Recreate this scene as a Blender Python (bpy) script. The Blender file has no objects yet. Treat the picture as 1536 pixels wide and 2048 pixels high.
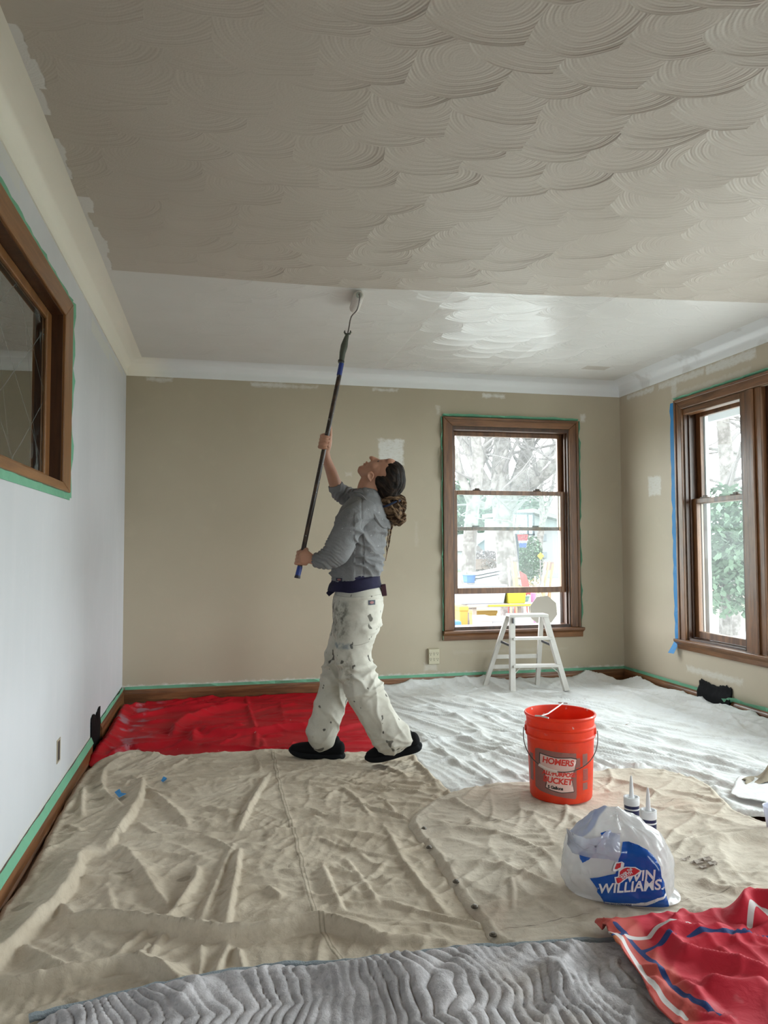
import bpy, bmesh, math, random
import numpy as np
from mathutils import Vector, Matrix
from mathutils.bvhtree import BVHTree

# ------------------------------------------------------------ camera, world, light
scene = bpy.context.scene
COL = scene.collection
PI = math.pi
EYE = 1.15
YAW, PITCH, ROLL, FPX = 0.2193, 0.0467, -0.0033, 1486.5

def cam_axes():
    cy, sy, cp, sp = math.cos(YAW), math.sin(YAW), math.cos(PITCH), math.sin(PITCH)
    f = np.array([sy*cp, cy*cp, sp]); r = np.array([cy, -sy, 0.0]); u = np.cross(r, f)
    c, s = math.cos(ROLL), math.sin(ROLL)
    return r*c+u*s, u*c-r*s, f
CR, CU, CF = cam_axes()
cam_data = bpy.data.cameras.new('camera')
cam = bpy.data.objects.new('camera', cam_data); COL.objects.link(cam)
cam_data.sensor_fit = 'HORIZONTAL'; cam_data.sensor_width = 36.0
cam_data.lens = FPX/1536*36.0
cam_data.clip_start = 0.05; cam_data.clip_end = 300
M = Matrix(((CR[0], CU[0], -CF[0], 0), (CR[1], CU[1], -CF[1], 0), (CR[2], CU[2], -CF[2], EYE), (0, 0, 0, 1)))
cam.matrix_world = M
scene.camera = cam

scene.view_settings.view_transform = 'Standard'
scene.view_settings.look = 'None'
scene.view_settings.gamma = 1.0
scene.view_settings.use_curve_mapping = False
scene.view_settings.exposure = 2.35
scene.cycles.use_denoising = True
scene.cycles.max_bounces = 10
scene.cycles.diffuse_bounces = 7
scene.cycles.glossy_bounces = 4
scene.cycles.transparent_max_bounces = 12
scene.cycles.transmission_bounces = 6
scene.cycles.sample_clamp_indirect = 8.0
scene.cycles.caustics_reflective = False
scene.cycles.caustics_refractive = False

SKY = 2.6
world = bpy.data.worlds.new('overcast_sky'); scene.world = world
world.use_nodes = True
wt = world.node_tree
bg = wt.nodes['Background']
tc = wt.nodes.new('ShaderNodeTexCoord'); sx = wt.nodes.new('ShaderNodeSeparateXYZ')
wr = wt.nodes.new('ShaderNodeValToRGB')
wt.links.new(tc.outputs['Generated'], sx.inputs[0]); wt.links.new(sx.outputs['Z'], wr.inputs[0])
wr.color_ramp.elements[0].position = 0.0; wr.color_ramp.elements[0].color = (0.95, 0.97, 1.0, 1)
wr.color_ramp.elements[1].position = 0.8; wr.color_ramp.elements[1].color = (0.93, 0.965, 1.0, 1)
wt.links.new(wr.outputs[0], bg.inputs['Color'])
bg.inputs['Strength'].default_value = SKY

def portal(name, loc, rot, w, h):
    d = bpy.data.lights.new(name, 'AREA'); d.shape = 'RECTANGLE'; d.size = w; d.size_y = h
    d.cycles.is_portal = True
    o = bpy.data.objects.new(name, d); COL.objects.link(o); o.location = loc; o.rotation_euler = rot
    return o

# room numbers, metres
XL, XR, YB, YR = -0.677, 3.369, 5.764, -2.4
ZC, ZT = 2.435, 2.545          # cove foot, ceiling
COVE = ZT-ZC
WT = 0.16
portal('portal_back', (2.37, YB+0.20, 1.3), (-PI/2, 0, 0), 1.05, 1.7)
portal('portal_right', (XR+0.20, 2.9, 1.35), (0, PI/2, 0), 1.8, 4.1)
portal('portal_rear', (2.55, YR-0.2, 1.2), (PI/2, 0, 0), 1.0, 2.2)

# ------------------------------------------------------------ pixel <-> place helpers
def ray(px, py):
    return CF+CR*(px-768)/FPX-CU*(py-1024)/FPX
def on_plane(px, py, ax, v):
    d = ray(px, py); o = np.array([0, 0, EYE]); t = (v-o[ax])/d[ax]
    return o+d*t
def fl(px, py, z=0.0):
    p = on_plane(px, py, 2, z); return (float(p[0]), float(p[1]))
def at(px, py, Y):
    p = on_plane(px, py, 1, Y); return (float(p[0]), float(Y), float(p[2]))

# ------------------------------------------------------------ object helpers
def link(o, parent=None):
    COL.objects.link(o)
    if parent is not None: o.parent = parent
    return o
def tag(o, label=None, cat=None, group=None, kind=None):
    if label: o['label'] = label
    if cat: o['category'] = cat
    if group: o['group'] = group
    if kind: o['kind'] = kind
    return o
def empty(name, loc=(0, 0, 0), rz=0.0, label=None, cat=None, group=None, kind=None):
    o = bpy.data.objects.new(name, None); link(o); o.location = loc; o.rotation_euler = (0, 0, rz)
    o.empty_display_size = 0.05
    return tag(o, label, cat, group, kind)
def mesh_obj(name, verts, faces, mat, parent=None, smooth=False):
    me = bpy.data.meshes.new(name); me.from_pydata([tuple(map(float, v)) for v in verts], [], faces); me.update()
    if mat is not None:
        for m in (mat if isinstance(mat, (list, tuple)) else [mat]): me.materials.append(m)
    if smooth:
        me.polygons.foreach_set('use_smooth', [True]*len(me.polygons))
    return link(bpy.data.objects.new(name, me), parent)
def finish(o, smooth_angle=None):
    return o

class MB:
    """collects simple solids and links them as one mesh object"""
    def __init__(s): s.v = []; s.f = []; s.sm = []
    def add(s, v, f, smooth=False):
        n = len(s.v); s.v += [tuple(map(float, p)) for p in v]
        s.f += [tuple(i+n for i in q) for q in f]; s.sm += [smooth]*len(f); return s
    def box(s, x0, x1, y0, y1, z0, z1):
        v = [(x0,y0,z0),(x1,y0,z0),(x1,y1,z0),(x0,y1,z0),(x0,y0,z1),(x1,y0,z1),(x1,y1,z1),(x0,y1,z1)]
        return s.add(v, [(0,3,2,1),(4,5,6,7),(0,1,5,4),(1,2,6,5),(2,3,7,6),(3,0,4,7)])
    def beam(s, a, b, w, h, up=(0, 0, 1)):
        a = Vector(a); b = Vector(b); t = (b-a).normalized(); up = Vector(up)
        r = t.cross(up)
        if r.length < 1e-4: r = t.cross(Vector((1, 0, 0)))
        r.normalize(); u = r.cross(t).normalized(); v = []
        for p in (a, b):
            for i, j in ((-1,-1),(1,-1),(1,1),(-1,1)): v.append(p+r*(i*w/2)+u*(j*h/2))
        return s.add(v, [(3,2,1,0),(4,5,6,7),(0,1,5,4),(1,2,6,5),(2,3,7,6),(3,0,4,7)])
    def tube(s, pts, rad, n=12, cap=True):
        pts = [Vector(p) for p in pts]; m = len(pts)
        if not hasattr(rad, '__len__'): rad = [rad]*m
        v = []; f = []; prev = None
        for i, p in enumerate(pts):
            t = (pts[min(i+1, m-1)]-pts[max(i-1, 0)])
            if t.length < 1e-9: t = Vector((0, 0, 1))
            t.normalize()
            if prev is None:
                prev = t.cross(Vector((0, 0, 1)))
                if prev.length < 1e-3: prev = t.cross(Vector((1, 0, 0)))
            prev = (prev-t*prev.dot(t)).normalized(); q = t.cross(prev)
            for k in range(n):
                a = 2*PI*k/n; v.append(p+(prev*math.cos(a)+q*math.sin(a))*rad[i])
        for i in range(m-1):
            for k in range(n):
                a = i*n+k; b = i*n+(k+1) % n; f.append((a, a+n, b+n, b))
        if cap:
            f.append(tuple(range(n))); f.append(tuple((m-1)*n+k for k in range(n-1, -1, -1)))
        return s.add(v, f, True)
    def lathe(s, prof, n=48, c=(0, 0, 0), axis='z', closed=False):
        v = []; f = []; m = len(prof)
        for r, z in prof:
            for k in range(n):
                a = 2*PI*k/n; x, y = r*math.cos(a), r*math.sin(a)
                if axis == 'z': v.append((c[0]+x, c[1]+y, c[2]+z))
                elif axis == 'y': v.append((c[0]+x, c[1]+z, c[2]+y))
                else: v.append((c[0]+z, c[1]+x, c[2]+y))
        for i in range(m-1+(1 if closed else 0)):
            for k in range(n):
                a = i*n+k; b = i*n+(k+1) % n; a2 = ((i+1) % m)*n+k; b2 = ((i+1) % m)*n+(k+1) % n
                f.append((a, b, b2, a2))
        if not closed:
            if prof[0][0] > 1e-6: f.append(tuple(k for k in range(n-1, -1, -1)))
            if prof[-1][0] > 1e-6: f.append(tuple((m-1)*n+k for k in range(n)))
        return s.add(v, f, True)
    def prism(s, poly, d0, d1, fn):
        """poly of 2D points, fn(a,b,d)->xyz"""
        n = len(poly); v = [fn(a, b, d0) for a, b in poly]+[fn(a, b, d1) for a, b in poly]
        f = [tuple(range(n-1, -1, -1)), tuple(range(n, 2*n))]
        f += [(i, (i+1) % n, (i+1) % n+n, i+n) for i in range(n)]
        return s.add(v, f)
    def ball(s, c, r, n=16, m=10, sc=(1, 1, 1)):
        v = []; f = []
        for i in range(m+1):
            ph = PI*i/m
            for k in range(n):
                a = 2*PI*k/n
                v.append((c[0]+r*sc[0]*math.sin(ph)*math.cos(a), c[1]+r*sc[1]*math.sin(ph)*math.sin(a), c[2]+r*sc[2]*math.cos(ph)))
        for i in range(m):
            for k in range(n):
                a = i*n+k; b = i*n+(k+1) % n; f.append((a, a+n, b+n, b))
        return s.add(v, f, True)
    def build(s, name, mat, parent=None, bevel=0.0, loc=None, rot=None):
        me = bpy.data.meshes.new(name); me.from_pydata(s.v, [], s.f); me.update()
        me.polygons.foreach_set('use_smooth', s.sm)
        bm = bmesh.new(); bm.from_mesh(me); bmesh.ops.recalc_face_normals(bm, faces=bm.faces[:]); bm.to_mesh(me); bm.free()
        if mat is not None: me.materials.append(mat)
        o = link(bpy.data.objects.new(name, me), parent)
        if loc is not None: o.location = loc
        if rot is not None: o.rotation_euler = rot
        if any(s.sm) and not all(s.sm) or any(s.sm):
            try: me.set_sharp_from_angle(angle=math.radians(40))
            except Exception: pass
        if bevel:
            b = o.modifiers.new('bevel', 'BEVEL'); b.width = bevel; b.segments = 2; b.limit_method = 'ANGLE'; b.angle_limit = math.radians(40)
            b.harden_normals = False
        return o

# ------------------------------------------------------------ node helpers
class X:
    """a socket that can be computed with"""
    def __init__(s, t, k): s.t = t; s.k = k
    def _m(s, op, *a):
        n = s.t.nodes.new('ShaderNodeMath'); n.operation = op
        for i, q in enumerate((s,)+a):
            if isinstance(q, X): s.t.links.new(q.k, n.inputs[i])
            else: n.inputs[i].default_value = q
        return X(s.t, n.outputs[0])
    def __add__(s, o): return s._m('ADD', o)
    __radd__ = __add__
    def __sub__(s, o): return s._m('SUBTRACT', o)
    def __rsub__(s, o): return (s*-1)+o
    def __mul__(s, o): return s._m('MULTIPLY', o)
    __rmul__ = __mul__
    def __truediv__(s, o): return s._m('DIVIDE', o)
    def __pow__(s, o): return s._m('POWER', o)
    def floor(s): return s._m('FLOOR')
    def round(s): return s._m('ROUND')
    def fract(s): return s._m('FRACT')
    def sin(s): return s._m('SINE')
    def abs(s): return s._m('ABSOLUTE')
    def sqrt(s): return s._m('SQRT')
    def lt(s, o): return s._m('LESS_THAN', o)
    def gt(s, o): return s._m('GREATER_THAN', o)
    def min(s, o): return s._m('MINIMUM', o)
    def max(s, o): return s._m('MAXIMUM', o)
    def mod(s, o): return s._m('FLOORED_MODULO', o)
    def clamp(s): return s.max(0.0).min(1.0)
    def step(s, a, b):
        n = s.t.nodes.new('ShaderNodeMapRange'); n.interpolation_type = 'SMOOTHSTEP'
        s.t.links.new(s.k, n.inputs[0]); n.inputs[1].default_value = a; n.inputs[2].default_value = b
        n.inputs[3].default_value = 0.0; n.inputs[4].default_value = 1.0
        if a > b:
            n.inputs[1].default_value = b; n.inputs[2].default_value = a; n.inputs[3].default_value = 1.0; n.inputs[4].default_value = 0.0
        return X(s.t, n.outputs[0])
class Mat:
    def __init__(s, name, base=(0.5, 0.5, 0.5), rough=0.6, metal=0.0, spec=0.5):
        s.m = bpy.data.materials.new(name); s.m.use_nodes = True; s.t = s.m.node_tree
        s.p = s.t.nodes['Principled BSDF']; s.out = s.t.nodes['Material Output']
        s.p.inputs['Base Color'].default_value = (*base, 1); s.p.inputs['Roughness'].default_value = rough
        s.p.inputs['Metallic'].default_value = metal; s.p.inputs['Specular IOR Level'].default_value = spec
        s._pos = {}
    def pos(s, kind='Object'):
        if kind not in s._pos:
            if kind == 'World':
                n = s.t.nodes.new('ShaderNodeNewGeometry'); k = n.outputs['Position']
            else:
                n = s.t.nodes.new('ShaderNodeTexCoord'); k = n.outputs[kind]
            q = s.t.nodes.new('ShaderNodeSeparateXYZ'); s.t.links.new(k, q.inputs[0])
            s._pos[kind] = (k, X(s.t, q.outputs[0]), X(s.t, q.outputs[1]), X(s.t, q.outputs[2]))
        return s._pos[kind]
    def vec(s, x, y, z):
        n = s.t.nodes.new('ShaderNodeCombineXYZ')
        for i, q in enumerate((x, y, z)):
            if isinstance(q, X): s.t.links.new(q.k, n.inputs[i])
            else: n.inputs[i].default_value = q
        return n.outputs[0]
    def noise(s, scale, detail=3, rough=0.5, vec=None, dist=0.0, kind='Object'):
        n = s.t.nodes.new('ShaderNodeTexNoise'); n.inputs['Scale'].default_value = scale
        n.inputs['Detail'].default_value = detail; n.inputs['Roughness'].default_value = rough; n.inputs['Distortion'].default_value = dist
        s.t.links.new(vec if vec is not None else s.pos(kind)[0], n.inputs['Vector'])
        return X(s.t, n.outputs[0])
    def voronoi(s, scale, vec=None, kind='Object', feature='F1'):
        n = s.t.nodes.new('ShaderNodeTexVoronoi'); n.inputs['Scale'].default_value = scale; n.feature = feature
        s.t.links.new(vec if vec is not None else s.pos(kind)[0], n.inputs['Vector'])
        return X(s.t, n.outputs['Distance'])
    def white(s, x, y):
        n = s.t.nodes.new('ShaderNodeTexWhiteNoise'); n.noise_dimensions = '2D'
        s.t.links.new(s.vec(x, y, 0.0), n.inputs['Vector']); return X(s.t, n.outputs['Value'])
    def attr(s, name):
        n = s.t.nodes.new('ShaderNodeAttribute'); n.attribute_name = name; return X(s.t, n.outputs['Fac'])
    def mix(s, f, a, b):
        n = s.t.nodes.new('ShaderNodeMix'); n.data_type = 'RGBA'
        ins = [i for i in n.inputs if i.type == 'RGBA']
        fi = n.inputs[0]
        if isinstance(f, X): s.t.links.new(f.k, fi)
        else: fi.default_value = f
        for q, i in ((a, ins[0]), (b, ins[1])):
            if isinstance(q, tuple): i.default_value = (*q[:3], 1)
            else: s.t.links.new(q, i)
        return [o for o in n.outputs if o.type == 'RGBA'][0]
    def base(s, k):
        s.t.links.new(k, s.p.inputs['Base Color']); return s
    def rough(s, x): s.t.links.new(x.k, s.p.inputs['Roughness']); return s
    def bump(s, h, dist=0.01, strength=1.0):
        n = s.t.nodes.new('ShaderNodeBump'); n.inputs['Distance'].default_value = dist; n.inputs['Strength'].default_value = strength
        s.t.links.new(h.k, n.inputs['Height']); s.t.links.new(n.outputs[0], s.p.inputs['Normal']); s.bn = n; return s
def plain(name, base, rough=0.6, metal=0.0, spec=0.5, var=0.12, scale=12, bump=0.0, bscale=60):
    m = Mat(name, base, rough, metal, spec)
    if var:
        d = tuple(c*(1-var) for c in base)
        m.base(m.mix(m.noise(scale, 4), d, tuple(min(1, c*(1+var*0.5)) for c in base)))
    if bump: m.bump(m.noise(bscale, 4), bump)
    return m.m
def boxmask(m, a, b, ca, cb, ha, hb, soft, wob):
    """soft-edged rectangle on coordinates a,b with a wobbling outline"""
    da = (a-ca).abs()-ha+wob; db = (b-cb).abs()-hb+wob
    return da.max(db).step(soft, -soft)
# ------------------------------------------------------------ materials of the room
def wood(name, dark, light, along='z', scale=1.0, rough=0.35, sat=0.5):
    m = Mat(name, light, rough)
    k, x, y, z = m.pos('World')
    s = 14*scale
    st = {'x': (1.2, s, s), 'y': (s, 1.2, s), 'z': (s, s, 1.2)}[along]
    v = m.vec(x*st[0], y*st[1], z*st[2])
    g = m.noise(1.0, 6, 0.65, vec=v, dist=0.6)
    fine = m.noise(6.0, 3, 0.6, vec=v)
    f = (g*0.75+fine*0.35).step(0.35, 0.75)
    m.base(m.mix(f, dark, light)); m.bump(f, 0.0006, 0.6)
    return m.m
OAK_D, OAK_L = (0.075, 0.030, 0.012), (0.235, 0.105, 0.042)
W = {}
for ax in 'xyz':
    W['oak_'+ax] = wood('stained_oak_'+ax, OAK_D, OAK_L, ax)
    W['honey_'+ax] = wood('honey_oak_'+ax, (0.14, 0.055, 0.016), (0.30, 0.135, 0.045), ax)
    W['base_'+ax] = wood('baseboard_oak_'+ax, (0.075, 0.028, 0.011), (0.25, 0.105, 0.040), ax)
W['dark'] = wood('dark_jamb_oak', (0.035, 0.014, 0.007), (0.09, 0.038, 0.018), 'z')
GREEN = plain('green_masking_tape', (0.16, 0.42, 0.27), 0.6, var=0.15)
BLUE = plain('blue_masking_tape', (0.018, 0.21, 0.50), 0.6, var=0.12)
SPACK = (0.66, 0.66, 0.63)

def wall_mat(name, a, b, patches, axis, smear=None, dirt=0.5):
    m = Mat(name, a, 0.55, spec=0.35)
    k, x, y, z = m.pos('World'); h = x if axis == 'x' else y
    col = m.mix(m.noise(1.1, 4, kind='World').step(0.3, 0.7), a, b)
    wob = m.noise(22, 4, 0.6, kind='World')*0.05-0.025
    if smear:
        v = m.vec(x*9, y*9, z*0.9)
        col = m.mix(m.noise(1.0, 4, 0.6, vec=v).step(0.45, 0.75)*0.30, col, smear)
    # faint roller laps and scuffs
    col = m.mix((m.noise(7, 5, 0.65, kind='World').step(0.56, 0.74))*0.18, col, tuple(c*1.25 for c in a))
    for (ca, cb, ha, hb, op) in patches:
        mk = boxmask(m, h, z, ca, cb, ha, hb, 0.012, wob)
        br = m.noise(1.0, 4, 0.7, vec=m.vec(h*30, 0.0, z*120)).step(0.30, 0.55)*0.5+0.5
        col = m.mix(mk*br*op, col, SPACK)
    m.base(col)
    m.bump(m.noise(90, 3, kind='World')*0.4+m.noise(4, 2, kind='World'), 0.0015, 0.35)
    return m.m
TAN_A, TAN_B = (0.405, 0.35, 0.262), (0.44, 0.385, 0.29)
M_BACK = wall_mat('tan_wall_paint_back', TAN_A, TAN_B, [
    (1.345, 1.90, 0.10, 0.095, 0.9), (1.345, 2.0, 0.11, 0.008, 1.0),
    (0.37, 2.407, 0.13, 0.014, 0.8), (0.62, 2.400, 0.13, 0.010, 0.6), (-0.44, 2.412, 0.09, 0.012, 0.8), (1.30, 2.405, 0.10, 0.008, 0.9),
    (2.22, 2.395, 0.10, 0.014, 0.9), (3.02, 2.24, 0.02, 0.03, 0.8), (1.74, 2.26, 0.015, 0.035, 0.5), (1.66, 0.19, 0.05, 0.03, 0.35),
    (1.55, 1.25, 0.012, 0.10, 0.12), (1.0, 1.72, 0.02, 0.012, 0.35), (2.35, 0.30, 0.5, 0.01, 0.10), (1.3, 0.134, 2.2, 0.006, 0.9)], 'x')
M_RIGHT = wall_mat('tan_wall_paint_right', (0.44, 0.375, 0.285), (0.48, 0.415, 0.32), [
    (5.265, 1.625, 0.085, 0.075, 0.7), (5.45, 2.40, 0.2, 0.018, 0.8), (4.9, 2.395, 0.28, 0.022, 0.7), (4.35, 2.39, 0.25, 0.03, 0.8),
    (4.98, 2.33, 0.03, 0.07, 0.6), (4.60, 0.25, 0.30, 0.02, 0.5), (4.55, 2.28, 0.4, 0.03, 0.3)], 'y')
M_LEFT = wall_mat('grey_primer_left', (0.58, 0.59, 0.62), (0.64, 0.65, 0.685), [
    (4.55, 2.36, 0.33, 0.04, 0.9), (5.15, 2.39, 0.4, 0.02, 0.9), (2.60, 2.40, 0.12, 0.03, 0.8), (2.5, 0.118, 3.3, 0.012, 0.9), (3.55, 0.26, 0.05, 0.08, 0.25)], 'y', smear=(0.68, 0.67, 0.70))
M_REAR = wall_mat('tan_wall_paint_rear', TAN_A, TAN_B, [], 'x')

def ceiling_mat():
    m = Mat('swirl_plaster_ceiling', (0.5, 0.47, 0.42), 0.5)
    k, x, y, z = m.pos('World')
    # --- fan shaped trowel strokes: overlapping discs, the nearer row lies on top
    wx = m.noise(1.3, 3, kind='World')*0.22-0.11; wy = m.noise(1.7, 3, kind='World', vec=m.vec(x+7.3, y+1.1, z))*0.16-0.08
    X0, Y0 = x+wx, y+wy
    s, c = 0.125, 0.30
    r0 = (Y0/s).floor()
    val = None; rim = None
    for mm in (0, 1, 2, 3):        # later ones (further back rows) win
        row = r0-float(mm)
        j1 = m.white(row, row*0.37+3.1)
        off = j1*c*1.0
        colm = ((X0-off)/c).round()
        j2 = m.white(colm+0.5, row+11.3); j3 = m.white(colm*1.7+4.2, row-3.7)
        cx = colm*c+off+(j2-0.5)*0.10
        cy = (row+0.5)*s+(j3-0.5)*0.09
        dx = X0-cx; dy = Y0-cy
        d = (dx*dx+dy*dy*1.35).sqrt()
        R = 0.215+(j2-0.5)*0.07
        q = d/R
        ins = q.lt(1.0)
        h = (q**5.0)*(0.9+j3*0.8)+j2*0.25
        ring = (d*520.0+j2*6.0).sin()*0.050*q+(d*210.0+j3*6.0).sin()*0.09*q
        h = h+ring
        if val is None: val = h*ins
        else: val = val*(1.0-ins)+h*ins
    big = m.noise(1.2, 2, kind='World').step(0.22, 0.50)*0.8+0.2
    lx = x.step(-0.6, 0.9)*0.7+0.3
    h = val*big*lx
    # --- fresh paint: far strip, left cut-in strip
    wob = (m.noise(3.0, 3, 0.6, kind='World')-0.5)*0.06
    edge = y-(3.89-(x-0.7).max(0.0)*0.105)+wob*0.35
    far = edge.step(-0.004, 0.004)
    stepx = m.white((y*7.0+0.4).floor(), 3.0)*0.07+m.noise(9.0, 3, kind='World')*0.05
    left = (x+0.60-stepx*1.0).step(0.003, -0.003)
    right = (x-3.12+m.noise(2.0, 3, kind='World')*0.1).step(-0.05, 0.05)*0.8
    new = far.max(left).max(right)
    patch = boxmask(m, x, y, 2.88, 5.27, 0.10, 0.055, 0.004, 0.0)
    new = new*(1.0-patch*0.8)
    old = m.mix(m.noise(0.9, 3, kind='World').step(0.3, 0.7), (0.485, 0.435, 0.372), (0.525, 0.475, 0.41))
    fresh = m.mix(m.noise(5.0, 4, kind='World'), (0.66, 0.645, 0.61), (0.72, 0.71, 0.68))
    m.base(m.mix(new, old, fresh))
    # wet where it has just been rolled
    wq = (x-1.7)*(x-1.7)*1.1; wet = far*(1.0/(wq*wq+1.0)) if False else far*((wq*wq+1.0)**-1.0)
    m.rough(0.55-wet*0.29)
    m.bump(h*(0.85-new*0.38)+m.noise(160, 2, kind='World')*0.06, 0.0115, 1.0); m.t.links.new(m.bn.outputs[0], m.p.inputs['Coat Normal'])
    m.t.links.new((far*0.16).k, m.p.inputs['Coat Weight']); m.p.inputs['Coat Roughness'].default_value = 0.22
    return m.m
M_CEIL = ceiling_mat()
def cove_mat():
    m = Mat('cove_white_paint', (0.72, 0.72, 0.70), 0.4)
    k, x, y, z = m.pos('World')
    side = x.step(-0.3, -0.55)
    rs = (x-3.2).step(-0.02, 0.02)*y.step(5.5, 5.4)
    smear = m.noise(3.0, 4, 0.6, kind='World').step(0.52, 0.60)*rs*0.5
    a = m.mix(side, (0.74, 0.75, 0.75), (0.86, 0.83, 0.74))
    m.base(m.mix(smear, a, (0.50, 0.48, 0.45))); m.bump(m.noise(40, 3, kind='World'), 0.001, 0.4)
    return m.m
M_COVE = cove_mat()
def glass_mat(name, haze=0.022, tint=(0.93, 0.97, 0.96)):
    m = Mat(name); t = m.t; t.nodes.remove(m.p)
    tr = t.nodes.new('ShaderNodeBsdfTransparent'); tr.inputs[0].default_value = (*tint, 1)
    gl = t.nodes.new('ShaderNodeBsdfGlossy'); gl.inputs['Roughness'].default_value = 0.02
    lw = t.nodes.new('ShaderNodeLayerWeight'); lw.inputs[0].default_value = 0.5
    fr = (X(t, lw.outputs['Facing'])**5.0)*0.5+0.005
    mx = t.nodes.new('ShaderNodeMixShader'); t.links.new(fr.k, mx.inputs[0]); t.links.new(tr.outputs[0], mx.inputs[1]); t.links.new(gl.outputs[0], mx.inputs[2])
    df = t.nodes.new('ShaderNodeBsdfTranslucent'); df.inputs[0].default_value = (0.85, 0.9, 0.9, 1)
    m2 = t.nodes.new('ShaderNodeMixShader'); m2.inputs[0].default_value = haze
    t.links.new(mx.outputs[0], m2.inputs[1]); t.links.new(df.outputs[0], m2.inputs[2]); t.links.new(m2.outputs[0], m.out.inputs[0])
    return m.m
GLASS = glass_mat('dusty_window_glass')
WHITE_METAL = plain('white_aluminium', (0.62, 0.64, 0.66), 0.4)
BLACK = plain('black_duct_film', (0.003, 0.003, 0.004), 0.8, spec=0.15, var=0.3, bump=0.002, bscale=30)

# ------------------------------------------------------------ room shell
def struct(o): o['kind'] = 'structure'; return o
fm = Mat('floor_oak_boards', (0.2, 0.1, 0.05), 0.3)
k_, x_, y_, z_ = fm.pos('World')
bd = fm.noise(1.0, 5, 0.6, vec=fm.vec(x_*30, y_*1.5, (x_/0.057).floor()*3.3))
fm.base(fm.mix(bd.step(0.3, 0.7), (0.07, 0.028, 0.012), (0.20, 0.09, 0.038)))
struct(MB().box(XL-WT, XR+WT, YR-WT, YB+WT, -0.12, 0.0).build('floor', fm.m))
struct(MB().box(XL-WT, XR+WT, YR-WT, YB+WT, ZT, ZT+0.12).build('ceiling', M_CEIL))
# openings
A0, A1, AZ0, AZ1 = 1.855, 2.885, 0.47, 2.135       # back window opening (x)
B0, B1, BZ0, BZ1 = 0.90, 4.875, 0.445, 2.165        # right window opening (y)
C0, C1, CZ0, CZ1 = 1.90, 3.457, 1.4375, 2.175         # left interior window (y)
V0, V1, VZ0, VZ1 = 4.41, 4.735, 0.02, 0.17          # right register hole (y)
L0, L1, LZ0, LZ1 = 4.38, 4.68, 0.02, 0.19           # left register hole (y)
b = MB()
b.box(XL-WT, A0, YB, YB+WT, 0, ZT).box(A1, XR+WT, YB, YB+WT, 0, ZT).box(A0, A1, YB, YB+WT, 0, AZ0).box(A0, A1, YB, YB+WT, AZ1, ZT)
struct(b.build('wall_back', M_BACK))
b = MB()
b.box(XR, XR+WT, YR, B0, 0, ZT).box(XR, XR+WT, B1, YB, 0, ZT).box(XR, XR+WT, B0, B1, BZ1, ZT).box(XR, XR+WT, B0, V0, 0, BZ0)
b.box(XR, XR+WT, V1, B1, 0, BZ0).box(XR, XR+WT, V0, V1, VZ1, BZ0).box(XR, XR+WT, V0, V1, 0, VZ0)
struct(b.build('wall_right', M_RIGHT))
b = MB()
b.box(XL-WT, XL, YR, C0, 0, ZT).box(XL-WT, XL, C1, L0, 0, ZT).box(XL-WT, XL, C0, C1, 0, CZ0).box(XL-WT, XL, C0, C1, CZ1, ZT)
b.box(XL-WT, XL, L1, YB, 0, ZT).box(XL-WT, XL, L0, L1, LZ1, ZT).box(XL-WT, XL, L0, L1, 0, LZ0)
struct(b.build('wall_left', M_LEFT))
R0, R1, RZ = 2.10, 3.05, 2.28  # added opening in the unseen rear wall, width set for fill light
b = MB()
b.box(XL-WT, R0, YR-WT, YR, 0, ZT).box(R1, XR+WT, YR-WT, YR, 0, ZT).box(R0, R1, YR-WT, YR, RZ, ZT)
struct(b.build('wall_rear', M_REAR))
# glazed opening added behind the camera, out of view, for extra daylight
e = empty('window_4', (0, 0, 0)); struct(e)
fr = MB()
for xx in np.linspace(R0, R1, 2): fr.box(xx-0.035, xx+0.035, YR-0.10, YR-0.04, 0, RZ)
fr.box(R0, R1, YR-0.10, YR-0.04, RZ-0.07, RZ).box(R0, R1, YR-0.10, YR-0.04, 0, 0.09)
fr.build('added_window_frame', WHITE_METAL, e)
MB().box(R0, R1, YR-0.073, YR-0.068, 0.05, RZ-0.03).build('glass_pane', GLASS, e)

# cove swept round the room
def cove():
    prof = []
    for i in range(13):
        a = PI/2*i/12
        prof.append((COVE-COVE*math.cos(a)+0.0, ZC+COVE*math.sin(a)))
    prof = [(0.0, ZC-0.006), (0.006, ZC-0.006), (0.007, ZC)]+[(max(0.008, p), z) for p, z in prof[1:]]
    prof[-1] = (COVE+0.01, ZT-0.0005)
    cs = [(XL, YR, 1, 1), (XR, YR, -1, 1), (XR, YB, -1, -1), (XL, YB, 1, -1)]
    v = []; f = []; n = len(prof)
    for cx, cy, sx_, sy_ in cs:
        for d, z in prof: v.append((cx+sx_*d, cy+sy_*d, z))
    for i in range(4):
        j = (i+1) % 4
        for k in range(n-1): f.append((i*n+k, j*n+k, j*n+k+1, i*n+k+1))
    o = mesh_obj('trim_1', v, f, M_COVE, smooth=True)
    o.data.set_sharp_from_angle(angle=math.radians(50))
    return struct(o)
cove()

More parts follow.
